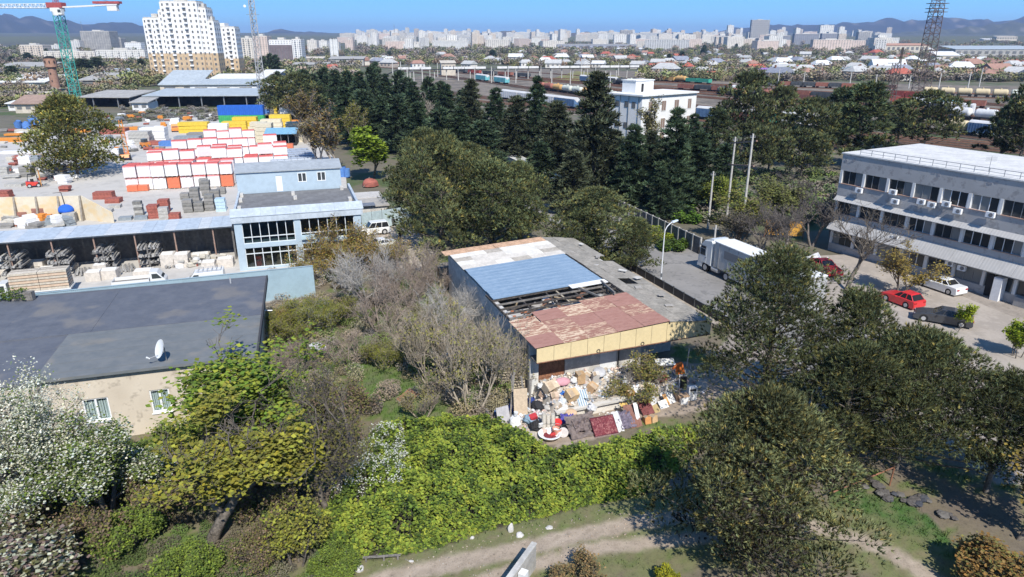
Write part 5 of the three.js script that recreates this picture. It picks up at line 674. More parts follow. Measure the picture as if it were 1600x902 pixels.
  for (const [u, v, w, h, d, l] of bits) { const t = thing('white_stone', l, 'stone', g(u, v), rr(-.3, .3)); const e = new THREE.DodecahedronGeometry(.5, 1), P = e.attributes.position, s = rnd() * 30; for (let i = 0; i < P.count; i++) { const k = 1 + .3 * nz(P.getX(i) * 2 + s, P.getY(i) * 2, P.getZ(i) * 2); P.setXYZ(i, P.getX(i) * k * w * .8, (P.getY(i) * k + .3) * h * .75, P.getZ(i) * k * d * .8); } e.computeVertexNormals(); new MB().geo(e).build('stone', worn([.42, .4, .37], [.6, .58, .55], 155, .6), t); }
  const gate = thing('gate_post', 'grey concrete wall end and white post at the bottom edge beside the track', 'gate post', g(822, 905), R(62)); new MB().block(-2.6, .9, 0, 1.5, -.1, .1).build('wall_panel', M.concrete, gate); new MB().block(-1.15, -.75, 0, 1.35, .14, .5).build('post', M.white, gate); new MB().block(-2.6, .9, 1.505, 1.56, -.14, .14).build('coping', M.wall, gate);
  const tb = thing('timber_bench', 'low weathered plank bench at the hedge edge, lower left', 'bench', g(597, 877), R(6)); new MB().box(0, .3, 0, 1.9, .05, .12).build('seat', M.greyWood, tb); for (const x of [-.8, .1, .8]) new MB().box(x, .12, 0, .08, .3, .1).build('leg', M.greyWood, tb);
  const rp = thing('rusty_sheet', 'rust-brown panel lying on the grass path below the tan shrub', 'panel', g(637, 624), R(60)); new MB().box(0, .2, 0, 1.6, .06, .9, 0, .3, .1).build('sheet', M.rust, rp); new MB().box(.1, .05, 0, .1, .3, .8).build('batten', M.greyWood, rp);
  const st = thing('pale_stake', 'thin white stake standing in the orchard left of the twin-trunk maple', 'stake', g(228, 835)); new MB().tube(V(0, 0, 0), V(-.35, 1.3, 0), .035, .03, 6).build('shaft', M.pvc, st); new MB().tube(V(-.35, 1.3, 0), V(-.36, 1.34, 0), .045, .02, 6).build('cap', M.pvc, st);
  const hb = thing('small_hut', 'small beige flat-roofed hut beside the back of the workshop', 'hut', g(700, 448), R(20)); new MB().block(-.9, .9, 0, 2.1, -1.6, 0).build('wall', worn([.5, .42, .28], [.62, .53, .37], 156, 2), hb); new MB().block(-1, 1, 2.11, 2.22, -1.7, .1).build('roof', M.greyWood, hb); new MB().block(-.3, .4, 0, 1.8, .005, .04).build('door', M.greyWood, hb);
  for (const [u, v, l] of [[743, 545, 'bluish white plastic sheet caught in the tan shrub'], [690, 555, 'white plastic sheet lying left in the tan thicket'], [496, 545, 'white rag on the ground by the dark shrub'], [600, 400, 'white plastic sheet near the lane bend']]) { const t = thing('plastic_sheet', l, 'plastic sheet', g(u, v, .9), rnd() * 3); cloth(1.6, .9, 0, .2).build('sheet', worn([.6, .63, .66], [.72, .74, .76], 157, 1), t); }
  // rubble, cloth and a pole under the right hand pines
  const rg = thing('rag_heap', 'heap of grey rags and rubbish in the shade under the right pines', 'rubbish', g(1420, 785), R(-40)); for (let i = 0; i < 22; i++) { const k = bag(rr(.2, .42), .35); k.build('rag', mat(pick([[.07, .075, .09], [.11, .1, .095], [.05, .055, .07], [.15, .14, .13]])), rg).position.set(rr(-2.4, 2.4), .15, rr(-.8, .8)); }
  const bp = thing('rusty_pole', 'thin rusty pole on a prop, spanning the shade right of the big pine', 'pole', g(1390, 760)); new MB().tube(g(1300, 770, 1.4).sub(bp.position), V(0, 1.3, 0), .05, .05, 6).build('bar', M.rust, bp); new MB().tube(V(0, 0, 0), V(.05, 1.35, 0), .05, .05, 6).build('prop', M.rust, bp);
  const pb = new MB(); pb.paint(1, 1, 1); for (let i = 0; i < 420; i++) { const k = Math.floor(rr(1, 6)), p = RUT_A[k].clone().lerp(RUT_A[k + 1], rnd()); p.x += rr(-1.5, 1.5); p.z += rr(-1.5, 1.5); const s = rr(.02, .075); pb.paint(...vary([.3, .25, .2], .3)); pb.box(p.x, lump(p.x, p.z) + s * .2, p.z, s, s * .6, s, rnd() * 3, rnd(), rnd()); } pb.solo('track_stones', M.any, 'small stones and clods on the dirt track', 'stones', undefined, 'stuff');
}
// ---------- the builders' yard ----------
{
  const Y = .13, place = (name, cat, label, u, v, yaw, group, y = Y) => thing(name, label, cat, g(u, v, y), yaw, group);
  // wrapped pallets of white blocks with red caps, in rows
  const wrap = [worn([.7, .69, .69], [.8, .79, .79], 161, 1.4, { roughness: .45 }), worn([.66, .58, .59], [.76, .69, .7], 162, 1.4, { roughness: .45 })], cap = worn([.5, .07, .07], [.62, .12, .11], 163, 1), orange = worn([.62, .13, .06], [.72, .2, .1], 164, .8, { roughness: .5 });
  const makePack = (body, w = 2.3, h = 2.2, d = 1.9, top = cap) => { const t = new THREE.Group(); t.name = 'wrapped_pallet'; const b = new MB(); b.block(-w / 2, w / 2, .14, h - .1, -d, 0); for (let i = 0; i < 3; i++) b.block(-w / 2 - .012, w / 2 + .012, .3 + i * .62, .34 + i * .62, -d - .012, .012); b.build('wrapping', body, t); if (top) { const c = new MB(); c.hex([V(-w / 2 - .02, h - .22, .02), V(w / 2 + .02, h - .18, .02), V(w / 2 + .02, h - .2, -d - .02), V(-w / 2 - .02, h - .2, -d - .02), V(-w / 2 + .05, h + .03, -.06), V(w / 2 - .06, h + .0, -.06), V(w / 2 - .06, h + .04, -d + .06), V(-w / 2 + .05, h + .02, -d + .06)]); c.build('red_cover', top, t); } const p = new MB(); for (const x of [-.9, 0, .9]) p.block(x - .08, x + .08, 0, .13, -d, 0); p.build('pallet', M.wood, t); return t; };
  const packs = [makePack(wrap[0]), makePack(wrap[1]), makePack(orange, 2.3, 2.2, 1.9, null)];
  const nth = ['first', 'second', 'third', 'fourth', 'fifth', 'sixth', 'seventh', 'eighth', 'ninth']; const grp = 'red-capped white wrapped pallets in the storage yard';
  const row = (u0, v0, u1, v1, n, tiers, back, label, odd) => { const a = g(u0, v0, Y), b = g(u1, v1, Y), yaw = yawOf(a, b), d = b.clone().sub(a).divideScalar(n), side = V(Math.sin(yaw), 0, Math.cos(yaw)); for (let r = 0; r < back; r++) for (let i = 0; i < n; i++) for (let k = 0; k < tiers; k++) { if (k === tiers - 1 && nz(i * 1.7 + u0, r * 2.1, k) > .16) continue; const special = r === 0 && k < tiers - 1 && odd?.includes(i), c = copy(special ? packs[2] : packs[rnd() < .3 ? 1 : 0], a.clone().addScaledVector(d, i + .5).addScaledVector(side, -r * 2.3 - rr(0, .4)).setY(Y + k * 2.2), yaw + rr(-.05, .05)); c.scale.set(d.length() / 2.36 * rr(.9, .99), k === tiers - 1 ? rr(.78, 1.12) : 1, rr(.85, 1)); const where = nth[i] + ' from the left' + (r ? ', behind, ' : ', ') + (k ? 'upper tier' : 'bottom tier') + ', ' + label + ' row'; tag(c, (special ? 'orange-red' : 'white') + ' wrapped pallet, ' + where, 'pallet', grp); } };
  row(196, 299, 366, 292, 8, 2, 2, 'front', [3, 7]); row(232, 270, 452, 259, 9, 2, 2, 'second', []); row(246, 251, 436, 242, 8, 2, 1, 'third', []); row(300, 233, 400, 229, 5, 2, 1, 'rear', []);
  for (const [u, v, l] of [[207, 300, 'orange-red pack lying before the left end of the front pallet row'], [223, 299, 'second orange-red pack lying before the front pallet row'], [446, 250, 'orange pack right of the second pallet row'], [452, 232, 'orange pack behind the blue-wrapped pallets']]) { const c = copy(packs[2], g(u, v, Y), R(10), l, 'loose orange packs', V(.75, .5, .8)); c.userData.category = 'pallet'; }
  // blue-wrapped pallets behind the showroom
  { const b = makePack(worn([.34, .42, .56], [.5, .56, .66], 165, .9, { roughness: .35 }), 2.3, 1.6, 2, null), a = g(424, 262, Y), e = g(497, 257, Y), yaw = yawOf(a, e), d = e.clone().sub(a).divideScalar(7), side = V(Math.sin(yaw), 0, Math.cos(yaw)); for (let r = 0; r < 5; r++) for (let i = 0; i < 7; i++) { const c = copy(b, a.clone().addScaledVector(d, i + .5).addScaledVector(side, -r * 3.1), yaw); c.scale.x = d.length() / 2.4; c.name = numbered('blue_pallet'); tag(c, 'blue film-wrapped pallet behind the showroom, ' + nth[i] + ' from the left, ' + nth[r] + ' rank back', 'pallet', 'blue film-wrapped pallets behind the showroom'); } }
  // layered stacks of paving, blocks and panels
  const stack = (name, cat, label, u, v, w, n, h, d, mats, yaw = R(14), group) => { const t = place(name, cat, label, u, v, yaw, group); for (let i = 0; i < n; i++) new MB().box(rr(-.05, .05), i * h + h * .47, -d / 2 + rr(-.05, .05), w * rr(.95, 1.02), h * .94, d, rr(-.03, .03)).build('layer', mats[i % mats.length], t); return t; };
  const gy = [worn([.15, .15, .145], [.24, .235, .22], 166, 1), worn([.19, .185, .18], [.29, .28, .265], 167, 1)], pale = [worn([.36, .35, .33], [.48, .47, .44], 168, 1)], red = [worn([.26, .07, .05], [.38, .12, .09], 169, 1)], brick = [worn([.24, .1, .07], [.34, .16, .12], 170, 1)], tan = [worn([.5, .46, .38], [.62, .58, .5], 171, 1.2)], yellowM = [worn([.62, .42, .03], [.74, .52, .06], 172, 1.5)], creamM = [worn([.58, .52, .38], [.7, .63, .48], 173, 1.3)], white = [worn([.66, .67, .68], [.78, .78, .78], 174, 1.2)], blueM = [worn([.06, .16, .45], [.1, .24, .58], 175, 1)], orangeM = [worn([.6, .2, .03], [.72, .28, .05], 176, 1)], slate = [worn([.2, .24, .27], [.3, .34, .37], 177, 1)];
  for (const [u, v, n, l] of [[294, 333, 4, 'dark grey paving stack nearest the rack shed roof, leftmost of the front row'], [311, 332, 3, 'low dark grey paving stack in the middle of the front row'], [328, 330, 5, 'dark grey paving stack beside the light blue one'], [305, 318, 5, 'tall dark grey paving stack in the second row'], [288, 312, 2, 'low dark grey paving stack at the left of the second row'], [322, 306, 5, 'tall dark grey paving stack in the rear row'], [336, 312, 3, 'dark grey paving stack behind the light blue one'], [318, 298, 4, 'dark grey paving stack touching the white pallets'], [345, 304, 2, 'low dark grey paving stack nearest the showroom']]) stack('paving_stack', 'paving stack', l, u, v, 1.35, n, .5, 1.5, gy);
  stack('blue_wrapped_stack', 'paving stack', 'light blue film-wrapped stack beside the dark paving stacks', 345, 331, 1.4, 4, .5, 1.5, [worn([.3, .52, .66], [.5, .66, .76], 178, .7, { roughness: .3 })]);
  for (const [u, v, n, l] of [[240, 342, 4, 'red paving stack in the middle of the yard'], [256, 333, 4, 'red paving stack behind the first red one'], [272, 345, 2, 'low red paving stack right of the grey block stack']]) stack('red_stack', 'paving stack', l, u, v, 1.5, n, .5, 1.5, red);
  stack('grey_block_stack', 'block stack', 'pale grey block stack between the red paving stacks', 256, 346, 1.3, 4, .5, 1.2, pale); stack('machine_stand', 'machine', 'grey machine with a white top standing in the yard', 217, 338, 1.2, 5, .45, 1, [gy[0], pale[0]]);
  for (const [u, v, w, n, m, l] of [[10, 343, 1.5, 4, pale, 'grey paving stack at the left, before the tan barrier'], [22, 342, 1.4, 4, gy, 'second grey paving stack before the tan barrier'], [35, 347, 1.3, 3, brick, 'red-brown brick stack, lowest before the barrier'], [46, 345, 1.5, 4, brick, 'red-brown brick stack, middle of three'], [62, 346, 1.6, 4, brick, 'tall red-brown brick stack, right of three'], [8, 355, 2, 1, brick, 'low red-brown bricks at the left over the shed roof'], [25, 354, 2, 1, brick, 'second low red-brown brick lot over the shed roof'], [42, 353, 1.2, 1, pale, 'low grey slabs over the shed roof'], [55, 352, 1.2, 1, tan, 'low tan slabs over the shed roof'], [74, 352, 1.6, 1, slate, 'low slate-grey slabs over the shed roof'], [88, 351, 1.6, 1, slate, 'low bluish slabs beside the blue parasol'], [84, 340, 1.3, 2, gy, 'dark grey block pile left of the blue parasol'], [108, 349, 1.7, 3, pale, 'pale grey block stack under the blue parasol'], [195, 345, 1.8, 1, slate, 'flat slate-grey pallet behind the shed roof'], [220, 344, 1.8, 1, slate, 'second flat slate-grey pallet behind the shed roof'], [165, 333, 1.8, 1, pale, 'low pale slabs right of the barrier end'], [178, 326, 1.8, 1, pale, 'scattered pale slabs behind the barrier end']]) stack('slab_pile', 'paving stack', l, u, v, w, n, .48, 1.3, m, R(16));
  for (const [u, v, w, n, l] of [[160, 312, 3, 3, 'red steel panels stacked behind the tan barrier'], [175, 318, 2.2, 2, 'lower red steel panels behind the tan barrier end'], [5, 310, 1.8, 3, 'red drum rack at the left edge of the yard']]) stack('red_steel_stack', 'panels', l, u, v, w, n, .4, 1.6, red, R(8));
  for (const [u, v, w, n, m, l] of [[62, 268, 3, 4, [worn([.25, .22, .2], [.36, .33, .3], 179, 1)], 'brown-grey panel stack left of the big yard tree'], [86, 275, 3, 4, gy, 'grey panel stack under the yard tree'], [40, 277, 2, 4, gy, 'grey frame stack near the forklift'], [112, 278, 3, 1, white, 'low white pallet at the foot of the yard tree'], [38, 256, 2.4, 3, white, 'white cabinet row at the left of the yard'], [52, 255, 2.2, 3, slate, 'bluish cabinet beside the white cabinets'], [78, 262, 1.5, 3, white, 'white box left of the yard tree trunk'], [5, 273, 1.6, 3, pale, 'pale cabinet at the left edge'], [20, 292, 3, 1, pale, 'low mixed slabs left of the forklift'], [28, 240, 8, 1, white, 'long white lattice pile at the far left'], [40, 247, 6, 1, red, 'long red steel pile at the far left'], [15, 222, 8, 2, orangeM, 'long orange formwork pile at the far left'], [40, 208, 6, 2, tan, 'tan timber pile at the far left'], [10, 205, 5, 1, red, 'dark red pile at the far left edge'], [18, 212, 4, 1, orangeM, 'short orange pile at the far left']]) stack('yard_pile', 'pile', l, u, v, w, n, .5, 2, m, R(8));
  for (const [u, v, w, n, h, m, l] of [[302, 208, 8, 3, 1, yellowM, 'bright yellow block stack at the back of the yard'], [333, 207, 8, 3, .8, white, 'white board stack right of the yellow block stack'], [366, 205, 7, 3, .9, yellowM, 'yellow block stack before the green container'], [383, 203, 7, 4, .9, yellowM, 'mustard block stack before the green container, right one'], [372, 213, 6, 1, 1, orangeM, 'low amber block stack in front of the yellow ones'], [404, 203, 7, 1, 1, creamM, 'low cream block stack between the yellow ones'], [424, 203, 6, 3, 1, creamM, 'cream block stack beside the kiosk roof'], [438, 201, 6, 4, 1, yellowM, 'yellow block stack above the kiosk roof'], [453, 199, 6, 2, 1, orangeM, 'orange sack stack at the back right of the yard'], [240, 222, 6, 4, .9, white, 'white board bundles beyond the telescopic loader'], [218, 226, 5, 4, .8, pale, 'grey frame bundle behind the telescopic loader'], [207, 220, 3, 3, .8, [worn([.55, .46, .46], [.66, .57, .57], 180, 1)], 'pinkish bundle behind the loader boom'], [248, 227, 7, 1, .9, red, 'red pipe bundle in front of the white bundles'], [258, 229, 3, 1, 1.2, blueM, 'blue tank near the pallets of the rear row'], [176, 210, 7, 2, .8, red, 'red steel pile right of the yard tree'], [192, 206, 8, 2, .6, orangeM, 'orange beams right of the yard tree'], [292, 226, 6, 2, 1, slate, 'grey-blue wrapped bundle left of the dark block wall'], [330, 221, 12, 2, 1.1, gy, 'long dark grey block wall behind the rear pallets'], [370, 222, 6, 2, .8, slate, 'dark slate sheets behind the second pallet row'], [390, 222, 7, 2, 1, gy, 'dark grey stack beside the crates of the kiosk'], [120, 208, 5, 1, 1, orangeM, 'orange machine parts under the yard tree crown'], [405, 222, 4, 5, 1, creamM, 'pale crate tower left of the kiosk'], [414, 224, 4, 5, 1, creamM, 'second pale crate tower left of the kiosk'], [464, 222, 5, 5, 1, creamM, 'beige crate tower right of the kiosk'], [476, 221, 5, 4, 1, creamM, 'beige crate tower at the foot of the orange trees']]) stack('block_stack', 'block stack', l, u, v, w, n, h, 3, m, R(8));
  for (const [u, v, l] of [[30, 205, 'blue mixer drum on the orange pile, left one of the pair'], [42, 207, 'blue mixer drum, right one of the pair'], [52, 197, 'blue mixer drum behind the pair'], [58, 201, 'blue mixer drum farthest right near the tree']]) { const t = place('concrete_mixer', 'mixer', l, u, v, rnd() * 3); new MB().tube(V(0, 1, 0), V(.3, 2.2, .2), .9, 1.2, 12).tube(V(.3, 2.2, .2), V(.5, 3, .35), 1.2, .6, 12).build('drum', blueM[0], t); new MB().bar(V(-1, 0, .6), V(.2, 1.4, 0), .15).bar(V(1, 0, -.6), V(.2, 1.4, 0), .15).bar(V(-.6, 0, -.8), V(.2, 1.4, 0), .15).build('stand', orangeM[0], t); }
  { // small loose stacks filling the far corners of the yard
    const mats = [...pale, ...gy, ...slate, ...white, ...tan, ...orangeM, ...red], names = ['pale grey', 'dark grey', 'grey', 'slate', 'white', 'tan', 'orange', 'red'], zones = [[0, 110, 196, 300, 'left of the yard tree', 34], [160, 262, 200, 246, 'round the telescopic loader', 34], [165, 300, 178, 200, 'before the grey open warehouse', 26], [0, 130, 346, 356, 'along the rack shed roof', 14], [280, 470, 180, 226, 'behind the pallet rows', 20]], protos = mats.map((m) => { const q = new THREE.Group(); q.name = 'material_stack'; const n = 2 + Math.floor(rnd() * 2); for (let i = 0; i < n; i++) new MB().box(rr(-.1, .1), i * .42 + .2, rr(-.1, .1), rr(1.1, 1.7), .38, rr(.9, 1.4), rr(-.1, .1)).build('layer', m, q); return q; });
    for (const [u0, u1, v0, v1, w, n] of zones) for (let i = 0; i < n; i++) { const k = Math.floor(rnd() * mats.length), l = 'small ' + names[k] + ' stack of building material ' + w, c = copy(protos[k], g(rr(u0, u1), rr(v0, v1), Y), rr(-.6, .6)); c.scale.set(rr(.6, 1.8), rr(.5, 1.3), rr(.6, 1.3)); tag(c, l, 'stack', 'loose: ' + l); }
  }
  // kiosk, containers
  { const t = place('kiosk', 'kiosk', 'dark open kiosk with a bright blue sloping roof', 440, 228, R(10)); new MB().block(-3.6, 3.6, 0, 3, -4, -3.8).block(-3.6, -3.4, 0, 3, -3.8, 0).block(3.4, 3.6, 0, 3, -3.8, 0).block(-3.4, 3.4, 0, .7, -.2, 0).build('wall', M.dark, t); new MB().hex([V(-3.9, 2.9, .5), V(3.9, 2.9, .5), V(3.9, 3.9, -4.3), V(-3.9, 3.9, -4.3), V(-3.9, 3.0, .5), V(3.9, 3.0, .5), V(3.9, 4.0, -4.3), V(-3.9, 4.0, -4.3)]).build('roof', worn([.13, .34, .55], [.2, .42, .62], 181, 2), t); const p = new MB(); for (let i = 0; i < 5; i++) new MB().block(-3.5 + i * 1.75 - .06, -3.5 + i * 1.75 + .06, .7, 2.9, -.15, -.05).build('post', M.metal, t); }
  { const t = place('green_container', 'container', 'green shipping container under the blue one at the back of the yard', 378, 195, R(6)); new MB().block(-6.8, 6.8, .1, 2.9, -2.5, 0).build('body', worn([.03, .3, .09], [.06, .4, .14], 182, 2), t); const r = new MB(); for (let i = 0; i < 22; i++) r.block(-6.7 + i * .62, -6.45 + i * .62, .2, 2.8, .003, .06); r.build('ribs', worn([.03, .27, .08], [.05, .36, .12], 183, 2), t); const b = thing('blue_container', 'bright blue shipping container on top of the green one', 'container', g(378, 195, Y).setY(3.05), R(6)); new MB().block(-6.8, 6.8, 0, 2.9, -2.5, 0).build('body', worn([.01, .09, .45], [.02, .13, .56], 184, 2), b); const q = new MB(); for (let i = 0; i < 22; i++) q.block(-6.7 + i * .62, -6.45 + i * .62, .1, 2.8, .003, .06); q.build('ribs', worn([.01, .08, .4], [.02, .12, .5], 185, 2), b); const w = place('site_cabin', 'cabin', 'dark open shelter with tanks on its roof, right of the blue container', 430, 193, R(6)); new MB().block(-6, 6, 2.6, 2.9, -4, .2).build('roof', M.greyWood, w); new MB().block(-6, 6, 0, 2.6, -4, -3.8).block(-6, -5.8, 0, 2.6, -3.8, 0).block(5.8, 6, 0, 2.6, -3.8, 0).build('wall', M.dark, w);
    for (const [x, wd, h, m, l] of [[-3.4, 2.6, 1.2, blueM[0], 'blue tank on the dark shelter roof'], [0, 1, 2, yellowM[0], 'yellow tank on the dark shelter roof'], [2.6, 2.6, 3, white[0], 'white cabinet on the dark shelter roof, left one'], [5.0, 2.6, 3.2, slate[0], 'greenish grey cabinet on the dark shelter roof, right one']]) { const o = thing('roof_tank', l, 'tank', g(430, 193, Y).add(V(x, 2.92 - Y + .0, -1.5)), R(6)); new MB().block(-wd / 2, wd / 2, 0, h, -1.2, 0).build('body', m, o); new MB().block(-wd / 2 - .06, wd / 2 + .06, h, h + .1, -1.25, .05).build('lid', m, o); } }
  // tan barrier with ribs and an angled end
  { const t = thing('barrier_wall', 'tan concrete retaining barrier with upright ribs in the yard', 'wall', g(-40, 348, Y), yawOf(g(-40, 348), g(130, 344))), len = g(-40, 348).distanceTo(g(130, 344)), m = std([1, 1, 1], { map: noiseTex(256, (B, mm, f) => mix(mix([.6, .52, .38], [.7, .63, .5], mm), [.66, .46, .2], step(.5, .72, B) * .6), 186, 6) }); const n = 5; for (let i = 0; i < n; i++) { new MB().block(i * len / n + .22, (i + 1) * len / n - .02, 0, 3.6, -.3, 0).build('panel', m, t); new MB().hex([V((i + 1) * len / n - .02, 0, .8), V((i + 1) * len / n + .22, 0, .8), V((i + 1) * len / n + .22, 0, -.3), V((i + 1) * len / n - .02, 0, -.3), V((i + 1) * len / n - .02, 3.6, .1), V((i + 1) * len / n + .22, 3.6, .1), V((i + 1) * len / n + .22, 3.6, -.3), V((i + 1) * len / n - .02, 3.6, -.3)]).build('rib', worn([.25, .22, .18], [.34, .3, .25], 187, 1), t); } new MB().hex([V(len + .25, 0, 0), V(len + 5.2, 0, 2.2), V(len + 5.1, 0, 1.9), V(len + .25, 0, -.3), V(len + .25, 3.6, 0), V(len + 5.2, 1.5, 2.2), V(len + 5.1, 1.5, 1.9), V(len + .25, 3.6, -.3)]).build('end_panel', m, t);
    const p = place('parasol', 'parasol', 'bright blue folded parasol on a dark mast before the tan barrier', 108, 345, 0); new MB().tube(V(0, 0, 0), V(-.3, 4.2, 0), .05, .05, 6).build('mast', M.dark, p); new MB().geo(new THREE.SphereGeometry(1.05, 16, 8, 0, Math.PI * 2, 0, 1.75), new THREE.Matrix4().makeScale(1, .8, 1).setPosition(-.1, 1.6, 0)).build('canopy', worn([.01, .09, .5], [.02, .13, .62], 188, 1), p); new MB().tube(V(-.3, 4.2, 0), V(-1.5, 4.1, 0), .04, .03, 5).build('arm', M.dark, p); }
  // open rack shed
  {
    const O = g(362, 352, 4.5), far = g(0, 378, 4.5), yaw = yawOf(far, O), t = thing('rack_shed', 'long open shed with a blue-grey sheet roof over racks of stone profiles', 'shed', V(O.x, 0, O.z), yaw), L = frame(t), len = 46, dp = 4.6, mt = [worn([.4, .47, .54], [.5, .56, .62], 191, 3, { roughness: .45 }), worn([.46, .51, .56], [.58, .61, .64], 192, 2, { roughness: .45 })];
    for (let i = 0; i < 38; i++) { const a = -(i + 1) * 1.22, b = a + 1.21, k = rr(-.02, .02); new MB().hex([V(a, 4.42 + k, .2), V(b, 4.42, .2), V(b, 4.55, -dp), V(a, 4.55 + k, -dp), V(a, 4.5 + k, .2), V(b, 4.5, .2), V(b, 4.63, -dp), V(a, 4.63 + k, -dp)]).build('roof_sheet', mt[rnd() < .35 ? 1 : 0], t); }
    new MB().block(-len, 0, 0, 4.4, -dp - .6, -dp - .4).block(-.2, 0, 0, 4.4, -dp - .39, -.5).build('wall', worn([.1, .1, .1], [.18, .17, .16], 193, 4), t); new MB().block(-len, 0, 4.25, 4.41, -.1, .05).build('front_beam', M.metal, t);
    const rackM = worn([.13, .12, .11], [.2, .19, .18], 194, 1), prof = [worn([.24, .235, .23], [.36, .35, .34], 195, 1), worn([.32, .31, .3], [.46, .45, .43], 196, 1), worn([.17, .165, .16], [.25, .245, .24], 197, 1)];
    for (let i = 0; i < 10; i++) { const x = -2.2 - i * 4.15; new MB().block(x - .07, x + .07, 0, 4.24, -.35, -.2).build('post', worn([.26, .16, .12], [.36, .24, .19], 198, 1), t); }
    for (let i = 0; i < 8; i++) { const x = -9.4 - i * 4.55, r = thing('profile_rack', ['cantilever rack of grey stone profiles under the shed, nearest the showroom', ...['second', 'third', 'fourth', 'fifth', 'sixth', 'seventh'].map((o) => o + ' cantilever rack of stone profiles under the shed, counted from the showroom'), 'cantilever rack of stone profiles at the left edge of the picture'][i], 'rack', L(x, Y, .2), yaw); for (const z of [-.3, -2.6]) { const fr = new MB(); fr.block(-.07, .07, 0, 2.9, z - .07, z + .07); for (const y of [.5, 1.3, 2.2]) fr.bar(V(-1.1, y, z), V(1.1, y, z), .09); fr.build('upright', rackM, r); }
      for (const y of [.58, 1.38, 2.28]) for (let k = 0; k < 9; k++) { if (rnd() < .12) continue; const s = rr(.16, .24); new MB().box(-.95 + k * .235 + (k > 3 ? .12 : 0), y + s * .5 + (k % 2) * .015, -1.5 + rr(-.2, .35), s, s * rr(.7, 1), rr(2.4, 3), rr(-.04, .04), 0, rr(-.3, .3)).build('profile', pick(prof), r); if (rnd() < .6) new MB().box(-.9 + k * .23, y + s * 1.55, -1.5 + rr(-.2, .35), s, s * .7, rr(2.2, 2.9), rr(-.05, .05)).build('profile', pick(prof), r); }
      for (let k = 0; k < 8; k++) new MB().box(1.4 + k * .2, .12 + (k % 2) * .1, -.6 + rr(-.3, .3), .18, .16, 2.6, rr(-.1, .1) + .25).build('profile', pick(prof), r); }
    for (const [x, z, l] of [[-5.2, .6, 'white sheet-wrapped slabs on the floor at the shed front'], [-1.8, .8, 'grey and red bundles leaning at the showroom end of the shed'], [-3.6, -.5, 'pale pile of bundles inside the shed near the showroom'], [-7, -.6, 'brown stone heap inside the shed']]) { const r = thing('stone_pile', l, 'pile', L(x, Y, z), yaw); for (let k = 0; k < 12; k++) new MB().box(rr(-1.1, 1.1), rr(.15, .9), rr(-.7, .5), rr(.4, .9), rr(.15, .4), rr(.3, .7), rnd() * 3, rr(-.2, .2), rr(-.2, .2)).build('stone', pick([...tan, ...pale, ...white, prof[1]]), r); }
  }
  // white stone blocks on the slab
  const wb = worn([.5, .45, .4], [.64, .59, .53], 199, 1.2);
  const block = (u, v, w, n, d, l) => { const t = place('stone_blocks', 'stone blocks', l, u, v, R(12)); for (let i = 0; i < n; i++) new MB().box(rr(-.04, .04), .5 * i + .26, -d / 2, w * rr(.92, 1), .5, d, rr(-.05, .05)).build('block', wb, t); new MB().box(0, .5 * n + .04, -d / 2 + .1, w * .8, .06, d * .7, .1).build('loose_slab', white[0], t); };
  for (const [u, v, w, n, d, l] of [[146, 440, 1.6, 2, 1.4, 'pale stone block stack in the middle of the slab, left of the pair'], [170, 437, 1.8, 2, 1.4, 'pale stone block stack, right of the pair on the slab'], [156, 428, 1.4, 2, 1.2, 'pale stone block stack behind the pair'], [103, 424, 1.6, 1, 1.6, 'single white block in front of the racks'], [262, 418, 1.5, 3, 1.6, 'pale stone stack left of the lorry cab, near the shed front'], [284, 418, 1.6, 3, 1.6, 'tall pale stone stack behind the dropside lorry cab'], [312, 404, 2.2, 1, 1.3, 'wide low pale stone on the slab near the showroom'], [326, 424, 1.5, 2, 1.4, 'pale stone stack beside the white van'], [222, 431, 2, 1, 1.4, 'white slab lot behind the dropside lorry bed'], [352, 418, 1.8, 2, 1.2, 'pale stone stack against the showroom corner'], [10, 428, 3, 2, 1.4, 'pale slab lot behind the flatbed lorry, at the left edge'], [45, 424, 3.4, 2, 1.4, 'pale slab lot behind the flatbed load'], [75, 427, 2.4, 1, 1.4, 'low pale slab lot right of the flatbed load']]) block(u, v, w, n, d, l);
  { const t = place('brown_pots', 'pots', 'small reddish pots on the slab beside the pale stones', 302, 416, 0); for (let i = 0; i < 3; i++) new MB().tube(V(i * .4 - .4, 0, 0), V(i * .4 - .4, .3, 0), .12, .18, 8).build('pot', red[0], t); }
  { const t = place('timber_scrap', 'timber', 'leaning scrap timber beside the flatbed load', 90, 437, R(14)); for (let i = 0; i < 7; i++) new MB().box(rr(-.5, .5), .6, rr(-.5, .3), .12, rr(.9, 1.6), .08, rnd(), rr(-.5, .3), rr(-.5, .5)).build('plank', pick([M.greyWood, ...brick]), t); }
  { const t = place('blue_drum', 'barrel', 'blue barrel pair by the far right corner of the showroom', 535, 276, 0); new MB().tube(V(0, 0, 0), V(0, 2, 0), .75, .75, 14).tube(V(1, 0, .3), V(1, 1.6, .3), .6, .6, 12).build('drum', blueM[0], t); new MB().tube(V(0, 2.003, 0), V(0, 2.06, 0), .7, .7, 14).build('lid', M.dark, t); const r = place('red_tarp', 'tarpaulin', 'dark red tarpaulin heap beside the pine group', 578, 290, .4); const e = new THREE.SphereGeometry(1.5, 14, 8, 0, 6.283, 0, 1.57), P = e.attributes.position; for (let i = 0; i < P.count; i++) P.setXYZ(i, P.getX(i) * (1 + .3 * nz(P.getX(i), P.getZ(i))), P.getY(i) * .9, P.getZ(i)); e.computeVertexNormals(); new MB().geo(e).build('sheet', red[0], r); new MB().bar(V(-1.4, 0, 1), V(0, 1.5, 0), .1).build('prop', M.greyWood, r); }
